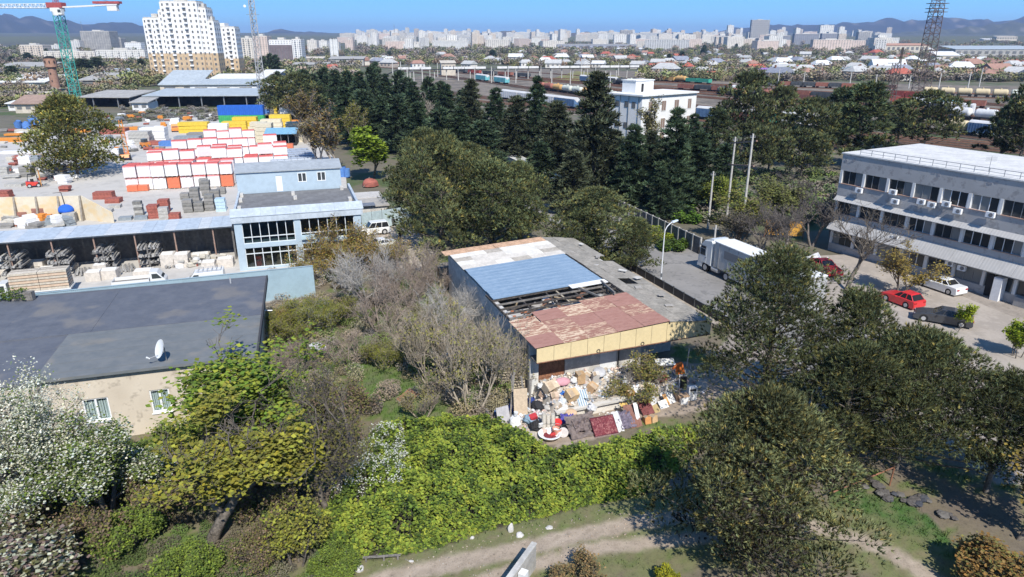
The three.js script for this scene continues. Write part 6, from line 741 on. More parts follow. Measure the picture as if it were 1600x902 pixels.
  // the man walking on the lane
  {
    const p = thing('person', 'person in dark clothes standing on the lane beside the parked cars', 'person', g(625, 377, .15), R(160)); const sk = [[V(0, 1.02, 0), V(0, 1.22, .01), .15, .14], [V(0, 1.22, .01), V(0, 1.4, .01), .16, .15], [V(-.17, 1.42, 0), V(.17, 1.42, 0), .075, .075], [V(0, 1.45, 0), V(0, 1.56, .02), .06, .055], [V(-.09, .98, 0), V(-.1, .53, .05), .095, .065], [V(-.1, .53, .05), V(-.1, .09, -.03), .06, .042], [V(.09, .98, 0), V(.11, .53, -.06), .095, .065], [V(.11, .53, -.06), V(.12, .1, -.16), .06, .042], [V(-.1, .06, -.03), V(-.1, .04, .16), .045, .04], [V(.12, .07, -.16), V(.12, .04, .03), .045, .04], [V(-.2, 1.4, 0), V(-.26, 1.12, -.04), .055, .045], [V(-.26, 1.12, -.04), V(-.25, .86, .06), .043, .034], [V(.2, 1.4, 0), V(.26, 1.12, .03), .055, .045], [V(.26, 1.12, .03), V(.24, .88, .14), .043, .034], [V(0, 1.64, .025), V(0, 1.7, .02), .095, .098], [V(0, 1.66, .11), V(0, 1.63, .12), .018, .022], [V(-.25, .86, .06), V(-.245, .79, .085), .036, .028], [V(.24, .88, .14), V(.235, .82, .175), .036, .028]];
    const N = 84, mc = new MarchingCubes(N, M.dark, false, false, 120000); mc.isolation = 0; const S = 1.9, cell = S / (N), a = V(0, 0, 0), f = mc.field; for (let z = 0; z < N; z++) for (let y = 0; y < N; y++) for (let x = 0; x < N; x++) { a.set((x / N - .5) * S, (y / N) * S - .02, (z / N - .5) * S); let s = 0; for (const [q, w, r0, r1] of sk) { const d = w.clone().sub(q), t = Math.max(0, Math.min(1, a.clone().sub(q).dot(d) / d.lengthSq())), k = q.clone().addScaledVector(d, t).distanceTo(a) - (r0 + (r1 - r0) * t); s += Math.exp(-k * 42); if (false) break; } f[x + y * N + z * N * N] = Math.log(Math.max(s, 1e-30)) / 42; }
    mc.update(); const P = mc.positionArray, Q = mc.normalArray, n = mc.count, pos = new Float32Array(n * 3), nn = new Float32Array(n * 3), col = new Float32Array(n * 3); for (let i = 0; i < n; i++) { const x = P[i * 3] * S / 2, y = (P[i * 3 + 1] * .5 + .5) * S - .02, z = P[i * 3 + 2] * S / 2; pos.set([x, y, z], i * 3); nn.set([Q[i * 3], Q[i * 3 + 1], Q[i * 3 + 2]], i * 3); const hair = y > 1.69 || (y > 1.6 && z < .0), skin = y > 1.52 || (y < .87 && y > .74 && Math.abs(x) > .19); col.set(hair ? [.015, .012, .01] : skin ? [.36, .22, .16] : y > .98 ? [.02, .021, .025] : y > .1 ? [.03, .032, .045] : [.012, .012, .012], i * 3); }
    const bg = new THREE.BufferGeometry(); bg.setAttribute('position', new THREE.BufferAttribute(pos, 3)); bg.setAttribute('normal', new THREE.BufferAttribute(nn, 3)); bg.setAttribute('color', new THREE.BufferAttribute(col, 3)); part('body', bg, vc({ roughness: .9 }), p);
  }
}
// ---------- hills, city, village, railway ----------
const gt = (u, v) => { // where a sight line meets the rising land
  const a = (451 - v) / 1067, x = (u - 800) / 1067, wy = a * Math.cos(TILT) - Math.sin(TILT), wf = Math.cos(TILT) + a * Math.sin(TILT);
  let t = 60; for (; t < 4600; t *= 1.012) if (EYE + wy * t <= Math.max(0, rise(x * t, -wf * t))) break;
  return V(x * t, Math.max(0, rise(x * t, -wf * t)), -wf * t);
};
{ // ridges: skyline rows per column of the photograph turned into heights at a real distance, with slopes before and behind
  const ridge = (name, label, D, depth, tab, baseCol, s) => {
    const pos = [], col = [], idx = [], nu = 150, nd = 14, u0 = tab[0][0], u1 = tab[tab.length - 1][0];
    for (let i = 0; i <= nu; i++) {
      const u = u0 + (u1 - u0) * i / nu; let k = 1; while (k < tab.length - 1 && u > tab[k][0]) k++; const t = (u - tab[k - 1][0]) / (tab[k][0] - tab[k - 1][0]), v = tab[k - 1][1] + (tab[k][1] - tab[k - 1][1]) * (t * t * (3 - 2 * t)) + .9 * fbm(u / 40, s);
      const a = (451 - v) / 1067, x = (u - 800) / 1067, wy = a * Math.cos(TILT) - Math.sin(TILT), wf = Math.cos(TILT) + a * Math.sin(TILT), l = Math.hypot(x, wf), H = EYE + D * wy / l;
      for (let j = 0; j <= nd; j++) { const q = j / nd, r = D + (q - .62) * depth, y = H * Math.pow(Math.sin(Math.PI * Math.min(1, q < .62 ? q / 1.24 : .5 + (q - .62) / .76)), 1.1) * (1 + (q < .6 ? .5 * fbm(u / 26, q * 5, s) : 0)); pos.push(x / l * r, Math.max(-20, y) - 4, -wf / l * r); const f = fbm(u / 18, q * 7, s); col.push(...mix(baseCol, [.2, .17, .14], step(.12, .4, f)).map((e) => e * (1 + f * .5))); }
    }
    for (let i = 0; i < nu; i++) for (let j = 0; j < nd; j++) { const a = i * (nd + 1) + j, b = a + nd + 1; idx.push(a, b, a + 1, a + 1, b, b + 1); }
    const q = new THREE.BufferGeometry(); q.setAttribute('position', new THREE.Float32BufferAttribute(pos, 3)); q.setAttribute('color', new THREE.Float32BufferAttribute(col, 3)); q.setIndex(idx); q.computeVertexNormals(); structure(name, q, vc({ roughness: 1 }), label);
  };
  ridge('hills', 'blue hills on the left horizon', 8200, 3600, [[-900, 26], [-300, 16], [0, 25], [45, 29], [90, 33], [130, 37], [165, 36], [200, 38], [240, 43], [300, 46], [400, 51], [440, 48], [480, 50], [525, 52], [545, 54], [575, 49], [600, 53], [660, 57], [760, 62]], [.035, .042, .04], 3);
  ridge('hills', 'low brown foothill before the left hills', 5200, 1500, [[430, 62], [500, 60], [540, 56], [575, 53], [640, 57], [720, 59], [760, 62]], [.22, .17, .12], 8);
  ridge('hills', 'blue ridge with pale scars on the right horizon', 8800, 3600, [[1020, 60], [1100, 52], [1150, 46], [1200, 42], [1260, 38], [1330, 37], [1400, 33], [1440, 31], [1468, 29], [1482, 27], [1510, 31], [1550, 33], [1580, 31], [1620, 26], [1800, 14], [2500, 24]], [.04, .046, .045], 5);
  ridge('hills', 'darker wooded hill below the right ridge', 6400, 2000, [[1330, 58], [1400, 50], [1470, 45], [1540, 40], [1610, 34], [1800, 28], [2300, 40]], [.075, .08, .05], 12);
  ridge('hills', 'low plateau behind the distant city', 5600, 1500, [[560, 58], [640, 52], [760, 50], [880, 51], [1000, 52], [1100, 54], [1220, 58]], [.12, .1, .07], 15);
}
const winM = worn([.1, .105, .11], [.19, .19, .19], 211, 6, { roughness: .3 });
// a block of flats: walls, roof line and rows of dark windows set into both long sides
function blockOfFlats(name, w, h, d, floors, cols, wall, { band, bandM, balcony = 0, stuff = true, parent } = {}) {
  const t = parent ?? new THREE.Group(); t.name = t.name || name; const b = new MB(); if (band) { b.block(-w / 2, w / 2, band, h, -d, 0); new MB().block(-w / 2 - .05, w / 2 + .05, 0, band, -d - .05, .05).build('lower_wall', bandM, t); } else b.block(-w / 2, w / 2, 0, h, -d, 0);
  b.build('wall', wall, t); new MB().block(-w / 2 + .4, w / 2 - .4, h, h + .9, -d + .4, -.4).block(-w / 6, w / 8, h + .9, h + 3, -d * .7, -d * .3).build('roof', M.wall, t);
  const m = new MB(), fh = h / floors, cw = w / cols; for (let f = 0; f < floors; f++) for (let c = 0; c < cols; c++) { const bal = balcony && (c % balcony === 1), ww = cw * (bal ? .55 : .34) * rr(.85, 1.1), hh = fh * (bal ? .55 : .46), x = -w / 2 + (c + .5) * cw, y = f * fh + fh * .52; m.box(x, y, .06, ww, hh, .1); }
  const sc = Math.max(2, Math.round(d / 4)); for (let f = 0; f < floors; f++) for (let c = 0; c < sc; c++) for (const s of [-1, 1]) m.box(s * (w / 2 + .06), f * fh + fh * .52, -(c + .5) * d / sc, .1, fh * .45, d / sc * .4);
  const q = m.build('windows', winM, t); if (stuff) q.userData.kind = 'stuff'; if (balcony) { const r = new MB(); for (let f = 0; f < floors; f++) for (let c = 1; c < cols; c += balcony) r.box(-w / 2 + (c + .5) * cw, f * fh + fh * .16, .5, cw * .7, fh * .3, .9); r.build('balconies', wall, t).userData.kind = 'stuff'; } return t;
}
const flatM = [worn([.68, .66, .63], [.8, .78, .74], 212, 20), worn([.6, .56, .5], [.74, .69, .62], 213, 20), worn([.54, .46, .39], [.68, .59, .5], 214, 20), worn([.54, .53, .52], [.68, .67, .65], 215, 20), worn([.6, .46, .4], [.7, .57, .5], 216, 20), worn([.3, .29, .28], [.4, .39, .38], 217, 20)];
{
  const white = worn([.72, .72, .72], [.82, .82, .82], 218, 20), tan = worn([.5, .36, .22], [.6, .45, .29], 219, 20);
  const at = (u0, u1, vb) => { const p = gt((u0 + u1) / 2, vb), f = -p.z * Math.cos(TILT) + (EYE - p.y) * Math.sin(TILT); return [p, (u1 - u0) * f / 1067]; };
  // the tall white and tan block on the left, and its neighbour
  const base = g(290, 128), t = thing('apartment_tower', 'tall white apartment tower with tan lower floors', 'apartment block', base, R(6));
  const body = (x, w, h, d, z, cols, fl, bal) => { const k = new THREE.Group(); k.position.set(x, 0, z); blockOfFlats('block', w, h, d, fl, cols, white, { band: 17.2 + z * .002, bandM: tan, balcony: bal, parent: k }); for (const c of k.children.slice()) { c.geometry.translate(x, 0, z); t.add(c); } };
  body(2.5, 22, 47, 15, 0, 7, 15, 3); body(-14.5, 12, 37.5, 15, -1.5, 5, 12, 2); body(-7.5, 6, 42, 14.5, -1, 2, 13, 0); body(15.5, 5, 43.5, 14, -1.2, 2, 14, 0); body(19.5, 4, 36, 13, -2, 1, 12, 0);
  const t2 = thing('apartment_tower', 'lower white and tan apartment tower just right of the tall one', 'apartment block', g(352, 122), R(8)); blockOfFlats('b', 21, 33, 15, 11, 7, white, { band: 13, bandM: tan, balcony: 4, parent: t2 }); { const k = new MB(); k.block(-4, 4, 33.9, 36, -12, -.5); k.build('roof_storey', white, t2); }
  const one = (u0, u1, vb, vt, d, floors, cols, m, label, o = {}, yaw = 0) => { const [p, w] = at(u0, u1, vb), q = thing(o.name ?? 'apartment_block', label, 'apartment block', p, R(yaw)); const h = tall((u0 + u1) / 2, vb, vt, p.y); blockOfFlats('b', w, h, d, floors, cols, m, { ...o, parent: q }); return q; };
  one(424, 458, 100, 63, 22, 12, 8, worn([.7, .7, .7], [.8, .8, .8], 220, 20), 'white apartment block with a dark red and slate lower half', { band: 20, bandM: worn([.16, .1, .1], [.2, .16, .17], 221, 20) }, 4); one(459, 473, 100, 62, 20, 12, 4, worn([.66, .66, .66], [.76, .76, .76], 222, 20), 'white block with dark balconies, right end of the white and red block', { balcony: 2 }, 4); one(400, 421, 98, 57, 20, 12, 5, flatM[4], 'pinkish tower left of the white and red block', {}, 4); one(378, 398, 96, 60, 18, 11, 5, flatM[1], 'beige tower behind the telecom mast', { balcony: 2 }); one(376, 388, 90, 66, 14, 9, 3, worn([.6, .3, .28], [.7, .4, .38], 223, 20), 'small reddish block beside the telecom mast');
  one(34, 70, 92, 71, 20, 6, 9, flatM[2], 'beige block at the far left before the hills', { balcony: 3 }); one(70, 150, 96, 81, 14, 5, 24, flatM[1], 'long five-storey panel block at the far left, left half', { balcony: 3 }); one(152, 228, 97, 79, 14, 5, 22, flatM[0], 'long five-storey panel block at the far left, right half', { balcony: 3 }); one(131, 176, 84, 49, 30, 14, 12, flatM[5], 'unfinished dark grey tower block behind the crane'); one(150, 172, 83, 60, 20, 9, 6, flatM[3], 'pale block in front of the dark grey tower'); one(174, 192, 82, 60, 20, 9, 5, flatM[5], 'dark block right of the dark grey tower'); one(197, 222, 84, 67, 16, 6, 8, white, 'white stepped block left of the tall apartment tower'); one(112, 127, 84, 64, 16, 9, 4, flatM[3], 'slim grey tower just right of the crane mast'); one(80, 94, 84, 71, 16, 7, 4, flatM[3], 'small grey block just left of the crane mast');
  for (const [a, b, vb, vt, k, l] of [[481, 496, 83, 63, 1, 'leftmost pale tower of the near city group'], [497, 512, 82, 64, 0, 'second pale tower of the near city group'], [513, 530, 82, 66, 1, 'third pale tower of the near city group, wider'], [540, 552, 80, 62, 4, 'peach tower of the near city group'], [575, 584, 68, 54, 2, 'tall tan tower standing on the skyline left of centre'], [600, 613, 70, 57, 0, 'white tower on the skyline left of centre'], [612, 624, 76, 63, 5, 'dark-sided tower beside the white one'], [630, 662, 80, 69, 0, 'wide white slab at the city edge left of centre'], [969, 988, 64, 44, 5, 'tall dark brown tower on the skyline right of centre'], [959, 985, 70, 54, 0, 'white slab below the dark brown tower'], [1068, 1096, 76, 61, 4, 'pink apartment block near the right end of the city'], [1040, 1068, 74, 62, 0, 'white apartment block left of the pink one'], [1118, 1152, 72, 58, 2, 'cream apartment block right of the pink one'], [1152, 1200, 72, 61, 2, 'long tan slab near the right end of the city'], [1172, 1200, 62, 42, 5, 'unfinished brown tower with a crane on the skyline'], [1136, 1145, 62, 45, 0, 'slim white tower left of the unfinished brown one'], [1280, 1301, 60, 42, 0, 'tall white tower over the slate slab'], [1310, 1318, 60, 43, 0, 'slim white tower right of the tall white one'], [1340, 1358, 66, 49, 5, 'dark slab at the right end of the city']]) one(a, b, vb, vt, 18, 9, Math.max(3, Math.round((b - a) / 3)), flatM[k], l);
  for (const [a, b, vb, vt, l] of [[1212, 1234, 72, 56, 'left slate-shaded slab of the right city row'], [1240, 1278, 70, 53, 'middle slate-shaded slab of the right city row'], [1283, 1316, 68, 52, 'right slate-shaded slab of the right city row']]) { one(a, b, vb, vt, 16, 9, 12, worn([.2, .21, .25], [.27, .28, .32], 224, 20), l); }
  // the many blocks of the distant city
  const protos = []; for (let i = 0; i < 8; i++) { const k = new THREE.Group(); k.name = 'city_block'; blockOfFlats('b', [40, 60, 22, 90, 24, 50, 18, 70][i], [30, 27, 38, 28, 42, 32, 46, 27][i], 16, [9, 9, 14, 9, 16, 12, 18, 9][i], [8, 12, 4, 18, 5, 10, 3, 14][i], flatM[[0, 1, 0, 3, 2, 1, 0, 4][i]], { parent: k }); protos.push(k); }
  const sortBlock = ['white slab block', 'long beige block', 'tall white tower', 'very long grey block', 'tall tan tower', 'wide beige block', 'slim white tower', 'long pinkish block'];
  const above = (u) => u < 600 ? 'above the yard pines' : u < 690 ? 'above the conifer wood' : u < 760 ? 'above the signal house' : u < 830 ? 'above the footbridge' : u < 900 ? 'above the grass field' : u < 960 ? 'left of the dark brown tower' : u < 1040 ? 'above the white building' : u < 1120 ? 'near the pink block' : u < 1200 ? 'near the unfinished tower' : u < 1290 ? 'beside the slate slabs' : 'at the right end';
  for (let i = 0; i < 280; i++) {
    const u = i < 205 ? rr(565, 1230) : i < 250 ? rr(530, 760) : rr(1200, 1385), d = 1500 + 2900 * Math.pow(rnd(), .8) + (u > 1200 ? -100 : 0), x = (u - 800) / 1067 / 1.06, z = -d / Math.hypot(1, x), p = V(-z * x, 0, z); p.y = rise(p.x, p.z) - 1;
    const k = i % 8, c = copy(protos[k], p, rr(-.5, .5) + (rnd() < .2 ? 1.4 : 0)); const s = rr(.75, 1.1); c.scale.set(rr(.6, 1.1), s * .86, 1); const l = sortBlock[k] + ' in the distant city, ' + above(u) + ', ' + (d < 2300 ? 'near row' : d < 3200 ? 'middle rows' : 'skyline rows'); tag(c, l, 'apartment block', 'distant city: ' + l);
  }
}
// sheds and works left of the railway
{
  const hall = (u0, u1, vb, vt, d, wall, roof, label, { yaw = 4, pitch = .12, name = 'shed', cat = 'shed', open, wins } = {}) => {
    const p = gt((u0 + u1) / 2, vb), f = -p.z * Math.cos(TILT) + (EYE - p.y) * Math.sin(TILT), w = (u1 - u0) * f / 1067, h = Math.max(2.5, tall((u0 + u1) / 2, vb, vt, p.y) * .8), t = thing(name, label, cat, p, R(yaw)), r = h + w * 0 + d * pitch;
    if (open) new MB().block(-w / 2, w / 2, 0, h, -d, -d + .3).block(-w / 2, -w / 2 + .3, 0, h, -d + .3, 0).block(w / 2 - .3, w / 2, 0, h, -d + .3, 0).build('wall', wall, t); else new MB().block(-w / 2, w / 2, 0, h, -d, 0).build('wall', wall, t);
    new MB().hex([V(-w / 2 - .6, h + .02, .8), V(w / 2 + .6, h + .02, .8), V(w / 2 + .6, r, -d - .5), V(-w / 2 - .6, r, -d - .5), V(-w / 2 - .6, h + .3, .8), V(w / 2 + .6, h + .3, .8), V(w / 2 + .6, r + .3, -d - .5), V(-w / 2 - .6, r + .3, -d - .5)]).build('roof', roof, t);
    const n = wins ?? Math.max(2, Math.round(w / 9)); for (let i = 0; i < Math.min(n, 14); i++) { const x = -w / 2 + (i + .5) * w / n; if (open) new MB().block(x - .2, x + .2, 0, h, -.4, -.05).build('post', M.metal, t); else new MB().block(x - w / n * .28, x + w / n * .28, h * .45, h * .8, .003, .08).build('window', winM, t); } return t;
  };
  const w = worn([.62, .62, .61], [.74, .74, .73], 231, 9), gr = worn([.3, .29, .28], [.42, .41, .39], 232, 9), bl = worn([.36, .42, .46], [.46, .51, .54], 233, 9, { roughness: .5 }), dk = worn([.12, .12, .13], [.2, .2, .21], 234, 9), be = worn([.48, .42, .34], [.6, .54, .45], 235, 9), br = worn([.26, .17, .13], [.36, .25, .2], 236, 9);
  hall(230, 402, 168, 146, 22, dk, bl, 'long grey open warehouse with a blue-grey roof at the back of the yard', { open: true, yaw: 3, pitch: .06 }); hall(300, 402, 152, 128, 14, w, bl, 'white hall with a pale blue roof behind the grey warehouse', { yaw: 3 }); hall(332, 412, 140, 120, 16, w, w, 'flat white hall in front of the tall apartment tower', { yaw: 4 }); hall(252, 312, 147, 130, 20, be, bl, 'pale hall with a blue hipped roof before the tall tower', { yaw: 3, pitch: .3 });
  hall(126, 206, 168, 149, 18, dk, gr, 'dark open shed with a grey mono-pitch roof right of the yard tree', { open: true, yaw: -4, pitch: .08 }); hall(410, 438, 130, 112, 14, gr, w, 'grey warehouse with a white roof behind the dark pines'); hall(404, 448, 146, 132, 12, w, w, 'white annex below the grey warehouse'); hall(416, 436, 153, 143, 10, w, bl, 'small white building with pale blue roof left of the dark pines');
  hall(208, 232, 175, 158, 9, w, gr, 'white gable-ended annex at the left end of the grey warehouse', { wins: 2 }); hall(125, 180, 136, 124, 26, br, gr, 'brick works building with a grey roof behind the crane'); hall(155, 205, 120, 113, 20, gr, bl, 'pale grey roofed hall behind the brick works'); hall(0, 70, 137, 128, 24, w, w, 'long white shed at the left before the water tower'); hall(30, 84, 128, 119, 18, w, w, 'second white shed left of the water tower'); hall(0, 75, 114, 102, 22, be, gr, 'beige factory hall with dark windows at the far left'); hall(26, 66, 178, 160, 8, be, br, 'small beige house with a brown hipped roof left of the yard tree', { name: 'house', cat: 'house', pitch: .3, wins: 3 }); hall(14, 26, 174, 164, 5, w, w, 'tiny white hut left of the beige house', { wins: 1 }); hall(30, 64, 160, 150, 8, be, be, 'low cream shed roof behind the beige house'); hall(-60, 20, 122, 112, 20, gr, dk, 'dark shed at the left edge of the picture'); hall(86, 100, 136, 126, 8, dk, dk, 'small dark box building beside the water tower', { wins: 2 });
  hall(515, 568, 103, 90, 18, gr, gr, 'grey industrial block below the near city towers'); hall(470, 505, 97, 90, 14, be, be, 'low beige works beside the white block'); hall(456, 512, 107, 100, 14, gr, gr, 'long low wall-like shed before the grey industrial block'); hall(690, 712, 118, 94, 12, be, be, 'cream signal house beside the railway footbridge', { yaw: 10, wins: 4 });
  hall(1375, 1452, 84, 68, 30, be, worn([.4, .2, .13], [.5, .28, .19], 237, 9), 'long building with an orange tiled roof behind the light tower'); hall(1488, 1625, 90, 74, 40, gr, bl, 'long grey hall with a dark window band on the right', { wins: 12 }); hall(1537, 1560, 63, 52, 20, w, w, 'far white hall near the right horizon'); hall(1556, 1590, 64, 54, 20, be, be, 'far beige hall beside the white one'); hall(1462, 1500, 96, 85, 16, be, w, 'white-roofed house with a gable below the light tower', { name: 'house', cat: 'house', pitch: .3 }); hall(960, 1010, 82, 75, 16, bl, w, 'long white low building below the city centre', { wins: 10 }); hall(870, 1020, 78, 68, 14, worn([.33, .35, .42], [.4, .42, .48], 238, 9), gr, 'long blue-grey five-storey slab below the city', { wins: 14 });
  for (const x of [519, 524, 527]) { const t = thing('silo', 'white silo above the grey industrial block, ' + { 519: 'left', 524: 'middle', 527: 'right' }[x] + ' one', 'silo', gt(x, 92)); new MB().tube(V(0, 0, 0), V(0, 26, 0), 2.4, 2.4, 10).build('tank', w, t); new MB().tube(V(0, 26, 0), V(0, 27.5, 0), 2.4, .6, 10).build('cap', gr, t); }
  // brick water tower
  { const p = g(88, 142), t = thing('water_tower', 'brick water tower with a wider octagonal head', 'water tower', p), bm = worn([.28, .15, .1], [.38, .22, .16], 239, 2), h = tall(88, 142, 89); new MB().tube(V(0, 0, 0), V(0, h * .7, 0), 2.3, 2.0, 12).build('shaft', bm, t); new MB().tube(V(0, h * .7, 0), V(0, h * .97, 0), 2.9, 2.9, 8).build('head', worn([.36, .18, .12], [.46, .26, .18], 240, 2), t); new MB().tube(V(0, h * .68, 0), V(0, h * .71, 0), 2.1, 3.05, 8).tube(V(0, h * .97, 0), V(0, h * 1.03, 0), 3.1, 1, 8).build('cornice', M.dark, t); const hd = t.children[1]; for (let i = 0; i < 8; i++) { const a = (i + .5) / 8 * 6.283; new MB().box(Math.cos(a) * 2.72, h * .86, Math.sin(a) * 2.72, .5, 1.2, .5, -a).build('window', M.dark, hd); } for (const y of [.3, .52]) new MB().box(.2, h * y, 2.15, .5, .9, .2).build('window', M.dark, t); }
  // the white building by the railway
  {
    const t = thing('white_building', 'white four-storey building with a flat roof and rooftop hut, among the conifers', 'building', V(31, 0, -168), R(38)), m = worn([.7, .7, .69], [.8, .8, .79], 241, 6), L = 20.5, D = 10.5, H = 12.4, wd = worn([.2, .13, .1], [.3, .21, .17], 242, 1);
    new MB().block(0, L, 0, H, -D, 0).build('wall', m, t); new MB().block(-.6, L + .1, H, H + .35, -D - .6, .6).build('roof', m, t); new MB().block(3, 9.5, H + .35, H + 3.2, -9.5, -5).build('rooftop_hut', m, t); new MB().block(2.8, 9.7, H + 3.2, H + 3.4, -9.7, -4.8).build('hut_roof', m, t); new MB().block(5, 5.8, H + .6, H + 2.5, -4.99, -4.9).build('hut_door', M.dark, t);
    for (const [x, ww] of [[2.2, 1.6], [7, 1.8], [11.8, 1.9], [17, 1.6]]) for (const y of [1, 4.4, 8.6]) { const f = new MB().block(x, x + ww, y, y + 2.6, .003, .09).build('window', M.white, t); new MB().block(x + .15, x + ww / 2 - .05, y + .15, y + 2.45, .092, .12).block(x + ww / 2 + .05, x + ww - .15, y + .15, y + 2.45, .092, .12).build('pane', wd, f); }
    for (const z of [-2.6, -5, -8]) for (const y of [4.6, 9.6]) new MB().block(-.09, -.003, y, y + (z === -8.6 ? 2.4 : 1.4), z - .55, z + .55).build('window', winM, t); for (const z of [-1, -4.2, -7]) new MB().tube(V(-.12, 0, z), V(-.12, H, z), .08, .08, 6).build('downpipe', M.metal, t);
  }
}
// crane, masts and light towers
{
  const lattice = (mb, a, b, w0, w1, n, r, sides = 4) => { const ax = b.clone().sub(a), L = ax.length(); ax.normalize(); const e = Math.abs(ax.y) > .8 ? V(1, 0, 0) : V(0, 1, 0), s = e.clone().cross(ax).normalize(), q = ax.clone().cross(s).normalize(); const C = (k, i) => { const w = (w0 + (w1 - w0) * k) / 2, [x, y] = sides === 4 ? [[1, 1], [1, -1], [-1, -1], [-1, 1]][i % 4] : [[0, 1.1], [1, -.6], [-1, -.6]][i % 3]; return a.clone().addScaledVector(ax, L * k).addScaledVector(s, w * x).addScaledVector(q, w * y); }; for (let i = 0; i < sides; i++) { mb.tube(C(0, i), C(1, i), r, r, 4, false); for (let k = 0; k < n; k++) { mb.tube(C(k / n, i + k % 2), C((k + 1) / n, i + (k + 1) % 2), r * .65, r * .65, 3, false); mb.tube(C(k / n, i), C(k / n, i + 1), r * .65, r * .65, 3, false); } } return mb; };
  { const p = g(120, 160), t = thing('tower_crane', 'tower crane with a green lattice mast and a white and red jib', 'crane', p, R(-3)), h = tall(120, 160, 18), gm = worn([.03, .3, .26], [.06, .4, .35], 251, 3), wm = worn([.64, .64, .63], [.75, .75, .74], 252, 3), rm = worn([.32, .05, .06], [.42, .09, .09], 253, 3);
    lattice(new MB(), V(0, 0, 0), V(0, h - 1.5, 0), 2.9, 2.9, 15, .2).build('mast', gm, t); new MB().tube(V(0, h - 1.5, 0), V(0, h, 0), 2, 2.2, 12).block(-1.9, 1.9, h, h + 1.4, -1.9, 1.9).build('slewing_ring', wm, t); const cb = new MB().block(1.2, 2.9, h - 1.2, h + .9, .4, 2.2).build('cab', wm, t); new MB().block(1.4, 2.7, h - .4, h + .7, 2.203, 2.25).build('cab_window', M.glass, cb); new MB().block(-3.4, 3, h + 1.41, h + 3.4, -1.6, 1.6).build('machine_house', rm, t); lattice(new MB(), V(-2, h + 1.9, 0), V(-46, h + 1.9, 0), 1.9, 1.5, 26, .15, 3).build('jib', wm, t); lattice(new MB(), V(0, h + 3, 0), V(0, h + 9, 0), 1.6, .5, 4, .13).build('apex', rm, t); const cj = new MB(); cj.bar(V(2, h + 1.6, -.8), V(26, h + 2.6, -.8), .5, .5).bar(V(2, h + 1.6, .8), V(26, h + 2.6, .8), .5, .5); cj.build('counter_jib', wm, t); new MB().block(16, 27, h + 2.9, h + 3.8, -1.2, 1.2).build('winch', rm, t); new MB().block(21.5, 25.5, h + .2, h + 2.4, -.9, .9).build('counterweight', wm, t); new MB().tube(V(0, h + 9, 0), V(-34, h + 2.8, 0), .08, .08, 4).tube(V(0, h + 9, 0), V(24, h + 3.4, 0), .08, .08, 4).build('tie_cables', M.metal, t); }
  { const p = g(412, 168), h = 56, t = thing('telecom_mast', 'tall thin lattice telecom mast with white dishes', 'mast', p); lattice(new MB(), V(0, 0, 0), V(0, h, 0), 3, 1.6, 26, .17, 3).build('lattice', worn([.35, .36, .38], [.48, .49, .5], 254, 3), t); for (const [y, x, r] of [[46, -1.7, 1.25], [46.2, 1.4, .6], [37, -2.2, .5], [52, 1.2, .6]]) new MB().geo(new THREE.CylinderGeometry(r, r * .8, .5, 16).rotateX(Math.PI / 2), M4(x, y, .9)).build('dish', M.pvc, t); const pl = new MB(); for (const y of [34, 45]) pl.block(-2.4, 2.4, y, y + .12, -.1, .1); pl.build('crossbars', M.metal, t); }
  { const p = g(1438, 146), t = thing('light_tower', 'tall dark lattice light tower with platforms at the top, right of the city', 'light tower', p), h = tall(1438, 146, 8); const dm = worn([.1, .075, .07], [.17, .13, .12], 255, 3); lattice(new MB(), V(0, 0, 0), V(0, h, 0), 6, 4.4, 16, .2).build('lattice', dm, t); const pf = new MB(); for (const y of [h - 3.2, h - 1.6, h + .6]) pf.block(-4.2, 4.2, y, y + .25, -2.4, 2.4); pf.build('platform', dm, t); const rl = new MB(); lattice(rl, V(0, h, 0), V(0, h + 4, 0), 4.2, 4, 2, .14); rl.build('top_frame', dm, t); for (let i = 0; i < 6; i++) new MB().box(-3.8 + i * 1.5, h + 3.9, 2.4, 1, .8, .5, 0, .4).build('floodlight', M.metal, t); }
  { const p = g(1384, 196), t = thing('lattice_pole', 'shorter dark lattice pylon in front of the light tower', 'pylon', p), h = tall(1384, 196, 74), dm = worn([.09, .07, .065], [.15, .12, .11], 256, 3); lattice(new MB(), V(0, 0, 0), V(0, h * .8, 0), 2.2, 1.7, 13, .11).build('lattice', dm, t); lattice(new MB(), V(.9, h * .8, 0), V(1, h, 0), .5, .3, 4, .08).build('tip', dm, t); const ar = new MB(); for (const [y, w] of [[.8, 2.6], [.52, 2], [.14, 4.4]]) ar.block(-w, w * .5, h * y, h * y + .18, -.2, .2); ar.build('arm', dm, t); }
  for (const [u, vb, vt, l] of [[1378, 52, 31, 0], [824, 60, 36, 1], [1178, 44, 32, 2]].slice(0, 2)) { const p = gt(u === 824 ? 617 : 132, 66), t = thing('far_mast', u === 824 ? 'thin far mast rising above the city left of centre' : 'thin far television mast on the left hills', 'mast', p); new MB().tube(V(0, 0, 0), V(0, 60, 0), 1, .5, 5).build('shaft', M.metal, t); new MB().block(-2, 2, 40, 41, -1, 1).build('platform', M.metal, t); }
}
